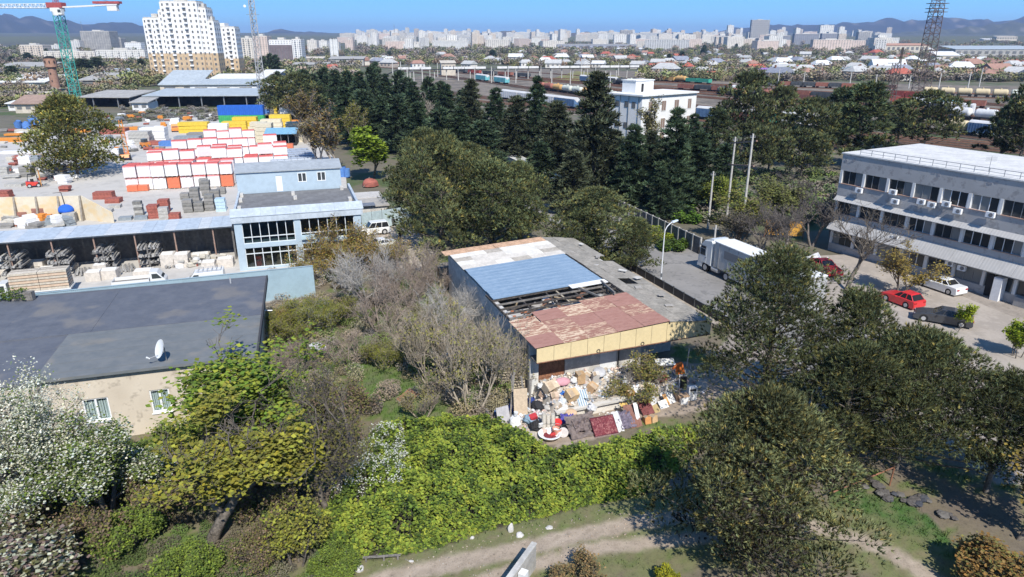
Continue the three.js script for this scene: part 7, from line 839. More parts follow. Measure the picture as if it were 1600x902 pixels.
// railway: ballast, tracks, wagons, masts, footbridge
{
  sheet('railway_ballast', G2([[600, 128], [700, 112], [860, 107], [1010, 112], [1200, 126], [1700, 138], [1900, 215], [1500, 205], [1290, 190], [1090, 170], [1000, 172], [900, 180], [790, 175], [640, 150]]), .02, worn([.12, .095, .075], [.24, .2, .155], 261, 30));
  sheet('railway_grass', G2([[840, 130], [900, 111], [960, 118], [1000, 128], [900, 128]]), .05, worn([.14, .15, .05], [.24, .22, .07], 262, 20));
  const bog = (t, L) => { for (const x of [-L / 2 + 2, L / 2 - 2]) { const m = new MB(); m.block(x - 1.2, x + 1.2, .45, .95, -1, 1); for (const q of [-.85, .85]) for (const z of [-.9, .9]) m.geo(new THREE.CylinderGeometry(.45, .45, .16, 10).rotateX(Math.PI / 2), M4(x + q, .45, z)); m.build('bogie', M.dark, t); } };
  const mk = { box(c) { const t = new THREE.Group(); t.name = 'goods_wagon'; new MB().block(-6.8, 6.8, 1.05, 3.7, -1.45, 1.45).build('body', c, t); const r = new THREE.CylinderGeometry(1.9, 1.9, 13.7, 12, 1, false, -.86, 1.72).rotateX(-Math.PI / 2).rotateY(Math.PI / 2).translate(0, 2.5, 0); new MB().geo(r).build('roof', worn([.5, .5, .5], [.66, .66, .66], 263, 5), t); const q = new MB(); for (let i = 0; i < 9; i++) q.block(-6.6 + i * 1.6, -6.45 + i * 1.6, 1.1, 3.65, 1.452, 1.52); q.build('ribs', c, t); bog(t, 14); return t; },
    tank(c) { const t = new THREE.Group(); t.name = 'tank_wagon'; new MB().geo(new THREE.CapsuleGeometry(1.45, 8.6, 6, 16).rotateZ(Math.PI / 2), M4(0, 2.55, 0)).build('tank', c, t); new MB().tube(V(0, 3.9, 0), V(0, 4.4, 0), .6, .6, 10).build('dome', c, t); new MB().block(-6, 6, .95, 1.2, -1.2, 1.2).build('frame', M.dark, t); bog(t, 12.5); return t; },
    open(c) { const t = new THREE.Group(); t.name = 'open_wagon'; new MB().block(-6.6, 6.6, 1.05, 1.2, -1.45, 1.45).block(-6.6, 6.6, 1.2, 3, 1.35, 1.45).block(-6.6, 6.6, 1.2, 3, -1.45, -1.35).block(-6.6, -6.5, 1.2, 3, -1.35, 1.35).block(6.5, 6.6, 1.2, 3, -1.35, 1.35).build('body', c, t); new MB().block(-6.4, 6.4, 1.2, 2.6, -1.3, 1.3).build('load', M.dark, t); bog(t, 14); return t; } };
  const C = { white: worn([.6, .6, .6], [.72, .72, .72], 264, 4), blue: worn([.06, .13, .26], [.1, .19, .34], 265, 4), dark: worn([.04, .045, .06], [.08, .09, .1], 266, 4), rust: worn([.26, .08, .06], [.36, .14, .1], 267, 4), red: worn([.34, .05, .04], [.44, .09, .07], 268, 4), orange: worn([.52, .28, .08], [.62, .37, .14], 269, 4), green: worn([.03, .3, .2], [.06, .38, .26], 270, 4), tan: worn([.5, .4, .24], [.6, .5, .32], 271, 4), pale: worn([.5, .52, .44], [.6, .62, .54], 272, 4), cyan: worn([.1, .4, .45], [.16, .48, .52], 273, 4) };
  const name = { white: 'white', blue: 'blue', dark: 'dark', rust: 'rust-brown', red: 'red', orange: 'orange', green: 'green', tan: 'tan', pale: 'pale greenish', cyan: 'cyan' }, kind = { box: 'goods wagon', tank: 'tank wagon', open: 'open wagon' }, made = {}; const ord = ['first', 'second', 'third', 'fourth', 'fifth', 'sixth', 'seventh', 'eighth', 'ninth', 'tenth'];
  const bed = new MB(), rail = new MB(); const train = (u0, v0, u1, v1, list, where) => { const a = g(u0, v0), b = g(u1, v1), yaw = yawOf(a, b), n = list.length, L = a.distanceTo(b) / n; { const d = b.clone().sub(a).normalize(), p = a.clone().addScaledVector(d, -160), q = b.clone().addScaledVector(d, 160), s = V(-d.z, 0, d.x); for (const o of [0, 4.6]) { const e = s.clone().multiplyScalar(o); bed.bar(p.clone().add(e).setY(.06), q.clone().add(e).setY(.06), 2.8, .2); for (const k of [-.76, .76]) rail.bar(p.clone().add(e).addScaledVector(s, k).setY(.22), q.clone().add(e).addScaledVector(s, k).setY(.22), .1, .14); } } list.forEach(([k, c], i) => { const id = k + c; made[id] ??= mk[k](C[c]); const q = copy(made[id], a.clone().lerp(b, (i + .5) / n), yaw); q.scale.x = Math.min(1.25, L / (k === 'tank' ? 13 : 14)); tag(q, name[c] + ' ' + kind[k] + ', ' + ord[i] + ' along in the ' + where, kind[k]); }); };
  const W = (k, ...c) => c.map((e) => [k, e]);
  train(786, 155, 902, 171, [...W('box', 'white', 'white', 'white'), ['box', 'blue']], 'train nearest the dark conifers');
  train(838, 139, 965, 158, [...W('tank', 'rust', 'rust', 'orange', 'pale', 'pale', 'orange'), ['open', 'rust'], ['tank', 'pale']], 'second train behind the white wagons');
  train(908, 128, 1010, 136, [...W('box', 'blue', 'white', 'blue', 'dark'), ...W('tank', 'dark', 'pale', 'pale')], 'train by the grass field');
  train(1022, 126, 1110, 132, [...W('open', 'red', 'orange'), ['tank', 'orange'], ...W('open', 'green', 'green')], 'coloured train beside the rooftop hut'); train(1060, 140, 1340, 158, [...W('open', 'rust', 'dark', 'rust'), ['tank', 'white'], ...W('open', 'rust', 'dark', 'rust', 'dark', 'rust')], 'rusty train behind the right pines');
  train(1335, 148, 1445, 156, W('open', 'red', 'dark', 'red', 'red'), 'red train by the light tower'); train(1440, 149, 1605, 155, W('tank', 'tan', 'tan', 'tan', 'tan', 'tan', 'pale'), 'tan train on the far right'); train(1390, 162, 1540, 170, [['open', 'red'], ['box', 'white'], ['open', 'cyan'], ['open', 'rust']], 'mixed train behind the lattice pylon'); train(1480, 185, 1560, 192, [['tank', 'white'], ['tank', 'white']], 'short white train behind the office roof'); train(1478, 208, 1550, 216, [['tank', 'tan'], ['box', 'blue']], 'nearest train over the office roof'); train(1090, 186, 1190, 196, [['box', 'blue'], ['box', 'rust']], 'short train by the white building'); train(1140, 190, 1310, 204, [['box', 'green'], ['box', 'green'], ['box', 'white'], ['box', 'white']], 'green train under the right-hand pines'); train(1180, 134, 1400, 142, W('open', 'rust', 'dark', 'rust', 'dark', 'dark', 'rust', 'dark', 'rust', 'dark', 'rust', 'rust'), 'long dark train on the far track'); train(1120, 148, 1300, 164, [...W('tank', 'dark', 'rust', 'dark', 'rust'), ...W('open', 'dark', 'rust', 'dark')], 'dim train behind the pines'); train(1410, 174, 1520, 182, W('box', 'rust', 'dark', 'white'), 'boxcar train behind the right pines'); train(690, 112, 830, 122, [['open', 'dark'], ['open', 'dark'], ['open', 'red'], ['open', 'dark'], ['open', 'rust'], ['open', 'dark']], 'dark train under the footbridge'); train(740, 125, 800, 133, W('box', 'cyan', 'cyan'), 'pale cyan pair behind the conifer wood');
  structure('track_bed', bed.get(), worn([.09, .07, .055], [.16, .125, .1], 276, 5)); structure('rails', rail.get(), M.rust);
  let proto; for (const [u, vb, vt] of [[615, 138, 98], [628, 146, 96], [638, 152, 106], [648, 150, 112], [660, 128, 100], [672, 124, 102], [684, 120, 98], [716, 126, 104], [742, 128, 106], [768, 130, 104], [794, 128, 103], [806, 130, 106], [845, 124, 103], [862, 134, 108], [891, 132, 110], [908, 120, 96], [918, 116, 98], [930, 128, 105], [953, 138, 112], [966, 118, 98], [1095, 122, 104], [1133, 122, 104], [1162, 130, 108], [1216, 130, 107], [1256, 128, 112], [1328, 132, 112], [1368, 133, 116], [1466, 142, 114], [1512, 140, 112], [1420, 138, 118], [1530, 136, 106]]) { const p = g(u, vb), h = tall(u, vb, vt); if (!proto) { proto = thing('catenary_mast', '', 'mast', p); new MB().tube(V(0, 0, 0), V(0, 10, 0), .3, .2, 6).build('shaft', worn([.5, .48, .45], [.62, .6, .56], 274, 3), proto); new MB().bar(V(0, 8.6, 0), V(3, 9, 0), .12).bar(V(0, 7.6, 0), V(3, 9, 0), .08).build('bracket', M.metal, proto); proto.scale.y = h / 10; tag(proto, 'pale concrete catenary mast beside the railway tracks', 'mast', 'catenary masts along the railway'); } else { const c = copy(proto, p, rr(-.4, .4)); c.scale.y = h / 10; } }
  const a = g(622, 126), b = g(1012, 121), t = thing('footbridge', 'long low footbridge with white parapet panels across the railway', 'footbridge', a, yawOf(a, b)), len = a.distanceTo(b), y = tall(740, 124, 107); new MB().block(0, len, y - .5, y, -1.6, 1.6).build('deck', M.dark, t); for (let i = 0; i < 24; i++) if (i % 5 !== 3) new MB().block(i * len / 24 + .2, (i + 1) * len / 24 - .3, y, y + 1.4, 1.45, 1.6).build('parapet_panel', C.white, t); for (let i = 0; i < 22; i++) new MB().block(i * len / 22 - .25, i * len / 22 + .25, 0, y - .51, -.3, .3).build('pier', M.pole, t); new MB().hex([V(-16, 0, 1.6), V(0, y - .6, 1.6), V(0, y - .6, -1.6), V(-16, 0, -1.6), V(-16, .5, 1.6), V(0, y, 1.6), V(0, y, -1.6), V(-16, .5, -1.6)]).build('ramp', M.dark, t);
}
// village beyond the railway
{
  const wallM = [worn([.52, .48, .42], [.66, .62, .56], 281, 4), worn([.4, .32, .26], [.52, .43, .36], 282, 4), worn([.62, .61, .58], [.74, .73, .7], 283, 4)], roofs = { grey: worn([.36, .36, .36], [.5, .5, .49], 284, 4), pale: worn([.56, .57, .58], [.7, .71, .71], 285, 4), red: worn([.34, .08, .05], [.46, .13, .09], 286, 4), rust: worn([.28, .15, .11], [.38, .22, .17], 287, 4), slate: worn([.2, .22, .28], [.29, .31, .37], 288, 4), purple: worn([.2, .1, .34], [.27, .15, .42], 289, 4), teal: worn([.2, .34, .33], [.28, .42, .4], 290, 4) };
  const mk = (roof, wall, hip) => { const t = new THREE.Group(); t.name = 'village_house'; new MB().block(-5.5, 5.5, 0, 3.6, -4, 4).build('wall', wall, t); const k = hip ? 2.6 : 0, r = new MB(), A = [V(-6.1, 3.5, 4.6), V(6.1, 3.5, 4.6), V(6.1, 3.5, -4.6), V(-6.1, 3.5, -4.6)], p = V(-6.1 + k, 6.2, 0), q = V(6.1 - k, 6.2, 0); r.quad(A[0], A[1], q, p); r.quad(A[2], A[3], p, q); r.tri(A[1], A[2], q); r.tri(A[3], A[0], p); r.quad(A[3], A[2], A[1], A[0]); r.build('roof', roof, t); for (const x of [-3.4, 0, 3.4]) new MB().block(x - .7, x + .7, 1.2, 2.7, 4.003, 4.1).build('window', winM, t); new MB().block(2, 2.7, 5, 7, -1, -.3).build('chimney', M.rust, t.children[1]); return t; };
  const P = {}; for (const k of Object.keys(roofs)) P[k] = [mk(roofs[k], wallM[0], false), mk(roofs[k], wallM[1], true), mk(roofs[k], wallM[2], true)];
  const word = { grey: 'grey', pale: 'pale metal', red: 'red', rust: 'rust-brown', slate: 'slate blue', purple: 'purple', teal: 'teal' };
  for (const [k, u, v, s, l] of [['red', 947, 89, 1.3, 'red-roofed house on the slope below the city'], ['red', 856, 101, 1.4, 'white-walled house with a red roof left of the grass field'], ['pale', 878, 96, 1.5, 'pale gabled house right of the red-roofed white house'], ['red', 1256, 116, 1.1, 'house with a pinkish red roof among the village trees'], ['purple', 1196, 120, 1.0, 'bright purple roof above the right-hand pines'], ['red', 1368, 88, 1.7, 'long red-roofed house left of the light tower'], ['red', 1418, 89, .9, 'small red roof beside the slate hall'], ['rust', 1515, 110, 1.6, 'brown-red roof right of the light tower foot'], ['pale', 1222, 106, 1.5, 'pale metal roof left of the village centre'], ['pale', 1282, 110, 1.4, 'pale metal roof right of the pinkish red one'], ['pale', 1304, 101, 1.4, 'pale roof with a dark gable in the village'], ['pale', 1384, 118, 1.9, 'long pale metal roof before the lattice pylon'], ['pale', 1424, 99, 1.3, 'white roof in front of the light tower'], ['slate', 1118, 106, 1.4, 'slate-blue roof in the middle of the village'], ['slate', 1062, 102, 1.5, 'dark blue roof below the white city block'], ['grey', 1040, 119, 1.5, 'grey roof by the coloured train'], ['teal', 1335, 118, 1.1, 'teal-roofed house near the pylon'], ['red', 1022, 108, .8, 'tiny red roof beside a white wall'], ['pale', 1500, 116, 1.5, 'pale roof right of the light tower'], ['rust', 1555, 120, 1.5, 'cream house with a rust roof at the right'], ['grey', 1580, 113, 1.5, 'grey roof at the right edge'], ['pale', 806, 96, 1.5, 'pale gabled house above the footbridge'], ['purple', 1186, 118, .8, 'smaller purple roof left of the bright one'], ['red', 1180, 114, 1.1, 'red roof touching the purple roofs'], ['rust', 700, 95, 1.4, 'brown roof behind the signal house'], ['red', 520, 113, 1, 'small red-roofed house behind the yard pines']]) { const c = copy(P[k][Math.floor(rnd() * 3)], gt(u, v), rr(-.6, .6), undefined, undefined, s); tag(c, l, 'house'); }
  const keys = Object.keys(roofs); for (let i = 0; i < 190; i++) { const u = i < 165 ? rr(800, 1640) : rr(560, 800), v = 79 + 48 * Math.pow(rnd(), .9) * (u < 1000 ? .6 : 1), k = rnd() < .07 ? 'red' : pick(['grey', 'pale', 'rust', 'grey', 'rust', 'slate', 'grey']), c = copy(P[k][i % 3], gt(u, v), rr(-.8, .8) + (rnd() < .4 ? 1.57 : 0), undefined, undefined, rr(.8, 1.4)); const wh = u < 700 ? 'beyond the conifer wood' : u < 800 ? 'by the signal house' : u < 880 ? 'above the footbridge' : u < 960 ? 'above the grass field' : u < 1040 ? 'above the white building' : u < 1120 ? 'above the coloured train' : u < 1200 ? 'near the purple roofs' : u < 1280 ? 'past the purple roofs' : u < 1370 ? 'near the lattice pylon' : u < 1440 ? 'near the light tower' : u < 1530 ? 'past the light tower' : 'at the right edge', l = ['gabled cottage', 'brownish hipped house', 'white hipped house'][i % 3] + ' with a ' + word[k] + ' roof, ' + wh + (v < 95 ? ', far up the slope' : v < 108 ? ', halfway up' : ', near the tracks'); tag(c, l, 'house', 'village: ' + l); }
}
// scrub and garden trees that read as one mass
{
  const clump = (n, s) => { const l = new Leaves(); for (let i = 0; i < n; i++) { const d = unit(), q = Math.cbrt(rnd()); l.leaf(d.x * q, .55 + d.y * q * .55, d.z * q, s * rr(.6, 1.2), [1, 1, 1], .8); } return l.get(); };
  const G = [clump(90, .42), clump(70, .38)], fine = clump(520, .13), mt = new THREE.MeshPhysicalMaterial({ roughness: .95, transmission: .2, thickness: 0 });
  const tones = [[.29, .235, .18], [.23, .19, .155], [.3, .26, .15], [.22, .22, .09], [.33, .28, .23], [.15, .17, .075], [.27, .28, .1], [.36, .26, .17], [.27, .22, .17]];
  const scrub = (label, pts, geo) => { const im = new THREE.InstancedMesh(geo ?? G[0], mt, pts.length); const q = new THREE.Quaternion(), c = new THREE.Color(); pts.forEach(([p, s, h, tone], i) => { q.setFromAxisAngle(V(0, 1, 0), rnd() * 6.28); im.setMatrixAt(i, new THREE.Matrix4().compose(p, q, V(s, h, s))); c.setRGB(...vary(tone, .25)); im.setColorAt(i, c); }); im.name = numbered('scrub'); shade(im); scene.add(im); tag(im, label, 'trees', undefined, 'stuff'); };
  const far = []; for (let i = 0; i < 7000; i++) { const u = rr(-40, 1680), k = rnd(); let v; if (u > 800) v = 66 + 62 * Math.pow(k, .8) * (u > 1000 ? 1 : .65); else if (u > 560) v = 70 + 32 * k; else v = 76 + 60 * k; if (u > 560 && v > 100 + (u - 560) * .06 && u < 1000) continue; const p = gt(u, v), d = -p.z, sz = rr(2.2, 4.6) * (d > 1200 ? 1.7 : 1); const f = nz(p.x / 130, p.z / 130, 4); far.push([p, sz, sz * rr(.8, 1.6), tones[Math.max(0, Math.min(8, Math.floor(4.5 + f * 7 + rr(-2.4, 2.4))))]]); } scrub('grey-brown and olive garden trees spread between the village roofs and the city', far);
  const left = []; for (let i = 0; i < 620; i++) { const u = rr(-30, 440), v = 122 + 46 * rnd(); if (u > 215 && v > 136) continue; if (u > 90 && u < 215 && v > 150) continue; const p = g(u, v); left.push([p, rr(1.6, 3.2), rr(2, 4), pick(tones)]); } for (let i = 0; i < 160; i++) { const p = g(rr(190, 360), rr(168, 190)); left.push([p, rr(.8, 1.6), rr(.5, 1.2), pick([[.3, .28, .25], [.2, .18, .15], [.2, .2, .08]])]); } scrub('brown and olive scrub between the yard and the far sheds', left);
  const mid = []; for (let i = 0; i < 900; i++) { const u = rr(470, 1100), v = rr(150, 320); const lo = 165 + Math.max(0, u - 600) * .1; if (v < lo || v > 190 + (u - 470) * .33) continue; mid.push([g(u, v), rr(1, 2.2), rr(1, 2.6), pick([[.06, .075, .04], [.1, .12, .045], [.14, .13, .08], [.05, .06, .035]])]); } for (let i = 0; i < 260; i++) { const u = rr(1090, 1310), v = rr(270, 350); mid.push([g(u, v), rr(.7, 1.5), rr(.5, 1.5), pick([[.14, .18, .04], [.16, .15, .1], [.1, .14, .04], [.2, .17, .13]])]); } scrub('dark undergrowth beneath the conifers along the road', mid);
  const plot = []; for (let i = 0; i < 620; i++) { const u = rr(420, 800), v = rr(430, 650); const p = g(u, v); if (inPoly(p.x, p.z, GRASS_PATH) && rnd() < .85) continue; const [a, b] = [p.x - 1.72, p.z + 43.89], lx = a * Math.cos(R(20.5)) - b * Math.sin(R(20.5)); if (lx > -.6 || (u < 430 && v > 480)) continue; plot.push([p.setY(-.1), rr(.5, 1.1), rr(.35, 1.3), pick([[.3, .25, .19], [.24, .2, .16], [.17, .23, .06], [.3, .26, .15], [.34, .29, .22], [.14, .21, .04]])]); } for (let i = 0; i < 420; i++) { const p = g(rr(-20, 500), rr(690, 930)); plot.push([p.setY(-.08), rr(.3, .75), rr(.2, .7), pick([[.12, .18, .035], [.17, .15, .09], [.1, .15, .03], [.14, .12, .08]])]); } scrub('low weeds and dry brush covering the overgrown plot and the orchard floor', plot, fine);
}
// ---------- conifers ----------
{ // the big pines on the near right, each grown on its own
  const near = (o) => makePine('pine_tree', { ...o });
  const set = (t, u, v, label, yaw = rnd() * 6.283) => { t.position.copy(g(u, v)); t.rotation.y = yaw; t.name = numbered('pine_tree'); scene.add(t); tag(t, label, 'pine tree'); };
  set(near({ h: 9.6, w: 8.8, plump: 1.12, clumps: 84, tufts: 175, needles: 10, low: .06, needle: .25, wide: .03, cone: .45, col: [0.282, 0.304, 0.139], dead: .16 }), 1168, 880, 'large pine in the foreground with bare grey twigs, beside the dirt track and hedge', 1);
  set(near({ h: 12, w: 10.4, plump: 1.25, clumps: 74, tufts: 120, needles: 12, low: .2, needle: .28, wide: .026, cone: .4, col: [0.220, 0.253, 0.114] }), 1192, 648, 'tall dark pine whose top overlaps the parked truck trailer', 5.1);
  set(near({ h: 8.9, w: 9, plump: 1.15, clumps: 74, tufts: 120, needles: 12, low: .26, needle: .28, wide: .026, cone: .3, col: [0.232, 0.263, 0.119] }), 1398, 735, 'broad pine in front of the dark parked saloon and the red car', 4);
  set(near({ h: 9.6, w: 6.8, plump: 1.15, clumps: 56, tufts: 120, needles: 9, low: .3, needle: .28, wide: .026, cone: .3, col: [0.213, 0.246, 0.114] }), 1312, 664, 'smaller pine squeezed between the two tall pines by the car park', 5);
  set(near({ h: 7.4, w: 6.6, plump: 1.15, clumps: 56, tufts: 120, needles: 9, low: .35, needle: .28, wide: .026, cone: .2, col: [0.195, 0.224, 0.103] }), 1540, 770, 'pine with a leaning dark trunk over the rubble at the lower right', 2.2);
  set(near({ h: 8, w: 5.6, clumps: 50, tufts: 120, needles: 9, low: .38, needle: .28, wide: .026, cone: .2, col: [0.195, 0.224, 0.103] }), 1640, 800, 'dark pine at the right edge beside the orange bush', 3);
  set(near({ h: 8.6, w: 7.6, plump: 1.2, clumps: 56, tufts: 110, needles: 11, low: .22, needle: .28, wide: .028, cone: .3, col: [.2, .225, .1] }), 1300, 745, 'dense low pine between the foreground pine and the broad one', 2.6);
  // by the lane behind the showroom and the old workshop
  const A = sized(near({ h: 13, w: 12.5, clumps: 72, tufts: 74, needles: 11, low: .12, needle: .44, wide: .052, cone: .35, col: [0.253, 0.289, 0.133] }), 13, 12.5);
  const B = sized(near({ h: 12, w: 11, clumps: 66, tufts: 74, needles: 11, low: .16, needle: .44, wide: .052, cone: .2, col: [0.231, 0.272, 0.123] }), 12, 11);
  const mid = 'pines between the showroom and the old workshop', P = (s, u, v, top, wide, label) => plant(s, u, v, label, 'pine tree', mid, { top, wide });
  P(A, 690, 388, 215, 13, 'large round pine beside the lane where the white jeep is parked');
  P(B, 642, 345, 250, 9, 'pine rising behind the pale blue yard gate');
  P(B, 770, 395, 258, 12, 'spreading pine directly behind the rusty back edge of the workshop roof');
  P(A, 735, 345, 228, 11, 'rounded pine in the middle of the pine group, left of the white container wall');
  P(B, 812, 380, 258, 8, 'pine left of the white container end wall');
  P(A, 925, 418, 298, 12.5, 'wide low pine overhanging the road, behind the grey workshop roof');
  P(B, 985, 425, 345, 6.5, 'low pine bough mass at the kerb left of the street lamp');
  P(B, 665, 300, 205, 10, 'pine at the back of the group beside the light green tree');
  P(B, 905, 425, 330, 6, 'pine between the white container and the wide low pine');
  // pines over the railway on the right
  const C = sized(near({ h: 13, w: 12, clumps: 44, tufts: 44, needles: 7, low: .3, needle: .7, wide: .13, cone: .2, col: [0.195, 0.229, 0.108] }), 13, 12);
  const D = sized(near({ h: 14, w: 9, clumps: 44, tufts: 44, needles: 7, low: .2, needle: .7, wide: .13, cone: .5, col: [0.153, 0.205, 0.100] }), 14, 9);
  const gr = 'pines between the white building and the office block';
  for (const [s, u, v, top, wide, label] of [
    [C, 1158, 240, 118, 15, 'broad flat-topped pine right of the white building'], [C, 1212, 235, 140, 13, 'pine over the green market roof'], [D, 1330, 262, 134, 16, 'tall dark pine above the left corner of the office block roof'], [C, 1262, 262, 158, 13, 'pine with bare lower trunks beside the tall dark pine'],
    [C, 1200, 272, 200, 9, 'small pine with brownish tips behind the twin concrete poles'], [C, 1250, 285, 205, 10, 'small open pine left of the office block'], [C, 1440, 245, 146, 14, 'pine behind the flat white office roof, right of the lattice mast'], [C, 1400, 232, 158, 12, 'pine behind the middle of the white office roof'],
    [C, 1590, 262, 134, 14, 'dark pine at the right edge behind the office roof'], [D, 1562, 252, 165, 11, 'pine by the yellow wagon behind the office roof'], [D, 1118, 255, 172, 9, 'dark pine close to the right end of the white building'], [D, 1300, 235, 140, 11, 'dark pine behind the tall one at the office corner'], [C, 1168, 285, 195, 9, 'pine just right of the white building foot'],
  ]) plant(s, u, v, label, 'pine tree', gr, { top, wide });
  // cypresses and cedars along the road and the railway
  const K = [sized(makeCypress('cypress_tree', { h: 18, w: 11, rings: 17, sprays: 17, tufts: 17, size: .75, power: .75 }), 18, 11), sized(makeCypress('cypress_tree', { h: 16, w: 7.5, rings: 15, sprays: 14, tufts: 16, size: .7, power: .7, col: [0.125, 0.190, 0.103] }), 16, 7.5), sized(makeCypress('cypress_tree', { h: 14, w: 7, rings: 12, sprays: 11, tufts: 13, needles: 6, size: .95, power: .6, col: [0.140, 0.205, 0.113] }), 14, 7)];
  const road = 'dark conifers lining the road', rows = [
    [0, 925, 315, 113, 14, 'tallest dark conifer, in front of the white building'], [0, 868, 285, 158, 13, 'dark conifer left of the tallest one'], [1, 838, 262, 120, 9, 'narrow dark conifer behind the white goods wagon'], [0, 808, 262, 150, 12, 'dark conifer with a broad foot behind the pine group'], [1, 775, 245, 138, 9.5, 'pointed dark conifer above the white long roof'], [0, 738, 238, 124, 11, 'dark conifer in the centre of the row, right of the bare white tree'],
    [1, 985, 330, 196, 9, 'dark conifer before the left corner of the white building'], [1, 1046, 338, 170, 9, 'slim dark conifer before the white building facade'], [0, 1012, 300, 205, 9, 'dark conifer half hidden behind the two slim ones'], [1, 1085, 325, 205, 9, 'dark conifer right of the slim one at the white facade'], [1, 1078, 262, 178, 7, 'narrow dark conifer touching the right wall of the white building'], [1, 960, 262, 205, 8, 'short dark conifer at the shaded side of the white building'], [0, 895, 335, 235, 10, 'low dark conifer leaning over the concrete fence'], [1, 845, 310, 222, 8.5, 'low dark conifer behind the white container'], [1, 1030, 345, 262, 6, 'small dark conifer at the bend of the concrete fence'], [1, 1125, 318, 225, 8, 'dark conifer left of the twin concrete poles'],
  ];
  for (const [k, u, v, top, wide, label] of rows) plant(K[k], u, v, label, 'conifer', road, { top, wide });
  const wood = 'dark conifers of the wood beside the railway', same = 'conifer in the dense railway wood'; let wi = 0; const nthT = ['first', 'second', 'third', 'fourth', 'fifth', 'sixth', 'seventh', 'eighth', 'ninth', 'tenth', 'eleventh', 'twelfth', 'first', 'second', 'third', 'fourth', 'fifth', 'sixth', 'seventh', 'eighth', 'first', 'second', 'third', 'fourth'];
  for (const [k, u, v, top, wide] of [[1, 700, 225, 132, 10], [2, 672, 215, 122, 9], [1, 648, 222, 128, 10], [2, 628, 198, 112, 9], [1, 606, 196, 116, 10], [2, 585, 190, 104, 9], [1, 566, 194, 112, 11], [2, 548, 186, 112, 10], [1, 530, 188, 110, 11], [2, 512, 182, 107, 10], [1, 495, 186, 116, 12], [2, 480, 178, 110, 11], [1, 655, 250, 160, 10], [2, 625, 240, 150, 10], [1, 600, 235, 150, 11], [2, 572, 232, 142, 11], [1, 545, 225, 136, 11], [2, 690, 262, 170, 10], [1, 720, 262, 168, 10], [2, 755, 275, 190, 10], [2, 640, 182, 122, 8], [2, 690, 192, 128, 9], [2, 590, 170, 98, 8], [2, 725, 205, 140, 9]]) plant(K[k], u, v, same + ', ' + nthT[wi] + ' of its ' + (wi < 12 ? 'middle rank, from the right' : wi < 20 ? 'front rank' : 'scattered rear rank') , 'conifer', wood, { top, wide }), wi++;
  const yard = 'dark conifers at the back of the storage yard';
  plant(C, 440, 190, 'dark pine behind the blue-roofed kiosk of the yard', 'pine tree', yard, { top: 122, wide: 15 });
  plant(C, 470, 192, 'dark pine left of the orange-brown saplings', 'pine tree', yard, { top: 118, wide: 15 });
  for (const [u, v, top, w] of [[415, 122, 88, 'left'], [425, 123, 84, 'tallest, middle'], [434, 123, 86, 'right']]) plant(K[2], u, v, w + ' one of three dark conifers in front of the white and red apartment block', 'conifer', 'conifers before the white and red apartment block', { top, wide: 10 });
  plant(K[2], 438, 158, 'slim dark conifer beside the grey warehouse end', 'conifer', yard, { top: 112, wide: 7 });
  for (const [u, v, top, w, label] of [[130, 118, 92, 22, 'dark conifer clump right of the crane mast, far off'], [152, 116, 90, 20, 'dark conifer far behind the crane mast, by the pale roofs'], [45, 97, 82, 18, 'dark conifer before the beige block on the far left'], [75, 93, 76, 10, 'slim dark conifer above the brick water tower'], [20, 100, 88, 16, 'low dark conifer at the far left edge'], [100, 108, 92, 18, 'dark conifer left of the crane mast, far off'], [22, 128, 103, 14, 'dark conifer in front of the white sheds, far left'], [205, 108, 96, 14, 'small dark conifer left of the tall apartment block'], [222, 112, 92, 12, 'dark conifer touching the tall apartment block']]) plant(K[2], u, v, label, 'conifer', 'distant conifers on the left', { top, wide: w });
  for (const [u, v, top, w, label] of [[1508, 70, 57, 14, 'dark conifer beside the far white hall'], [1545, 74, 64, 16, 'small dark conifer on the long grey hall roof line'], [1580, 72, 56, 18, 'dark conifer at the far right edge'], [1278, 82, 63, 14, 'dark conifer before the long pale apartment slab'], [1302, 80, 62, 10, 'slim dark conifer before the apartment slab'], [1372, 66, 55, 22, 'dark conifer clump at the end of the apartment slab'], [1240, 100, 88, 12, 'dark conifer among the village roofs'], [1065, 95, 80, 14, 'dark conifer among the houses below the city'], [1100, 86, 70, 16, 'dark conifer clump near the pink block'], [1098, 88, 74, 14, 'dark conifer beside the clump near the pink block'], [880, 95, 84, 18, 'dark conifer near the peach wall'], [608, 90, 80, 14, 'dark conifer below the nearest city towers'], [770, 92, 78, 18, 'dark conifer by the cream signal house'], [1150, 80, 68, 14, 'dark conifer by the cream city block'], [1045, 98, 84, 12, 'dark conifer near the small red roof']]) plant(K[2], u, v, label, 'conifer', 'distant conifers on the right', { top, wide: w });
}
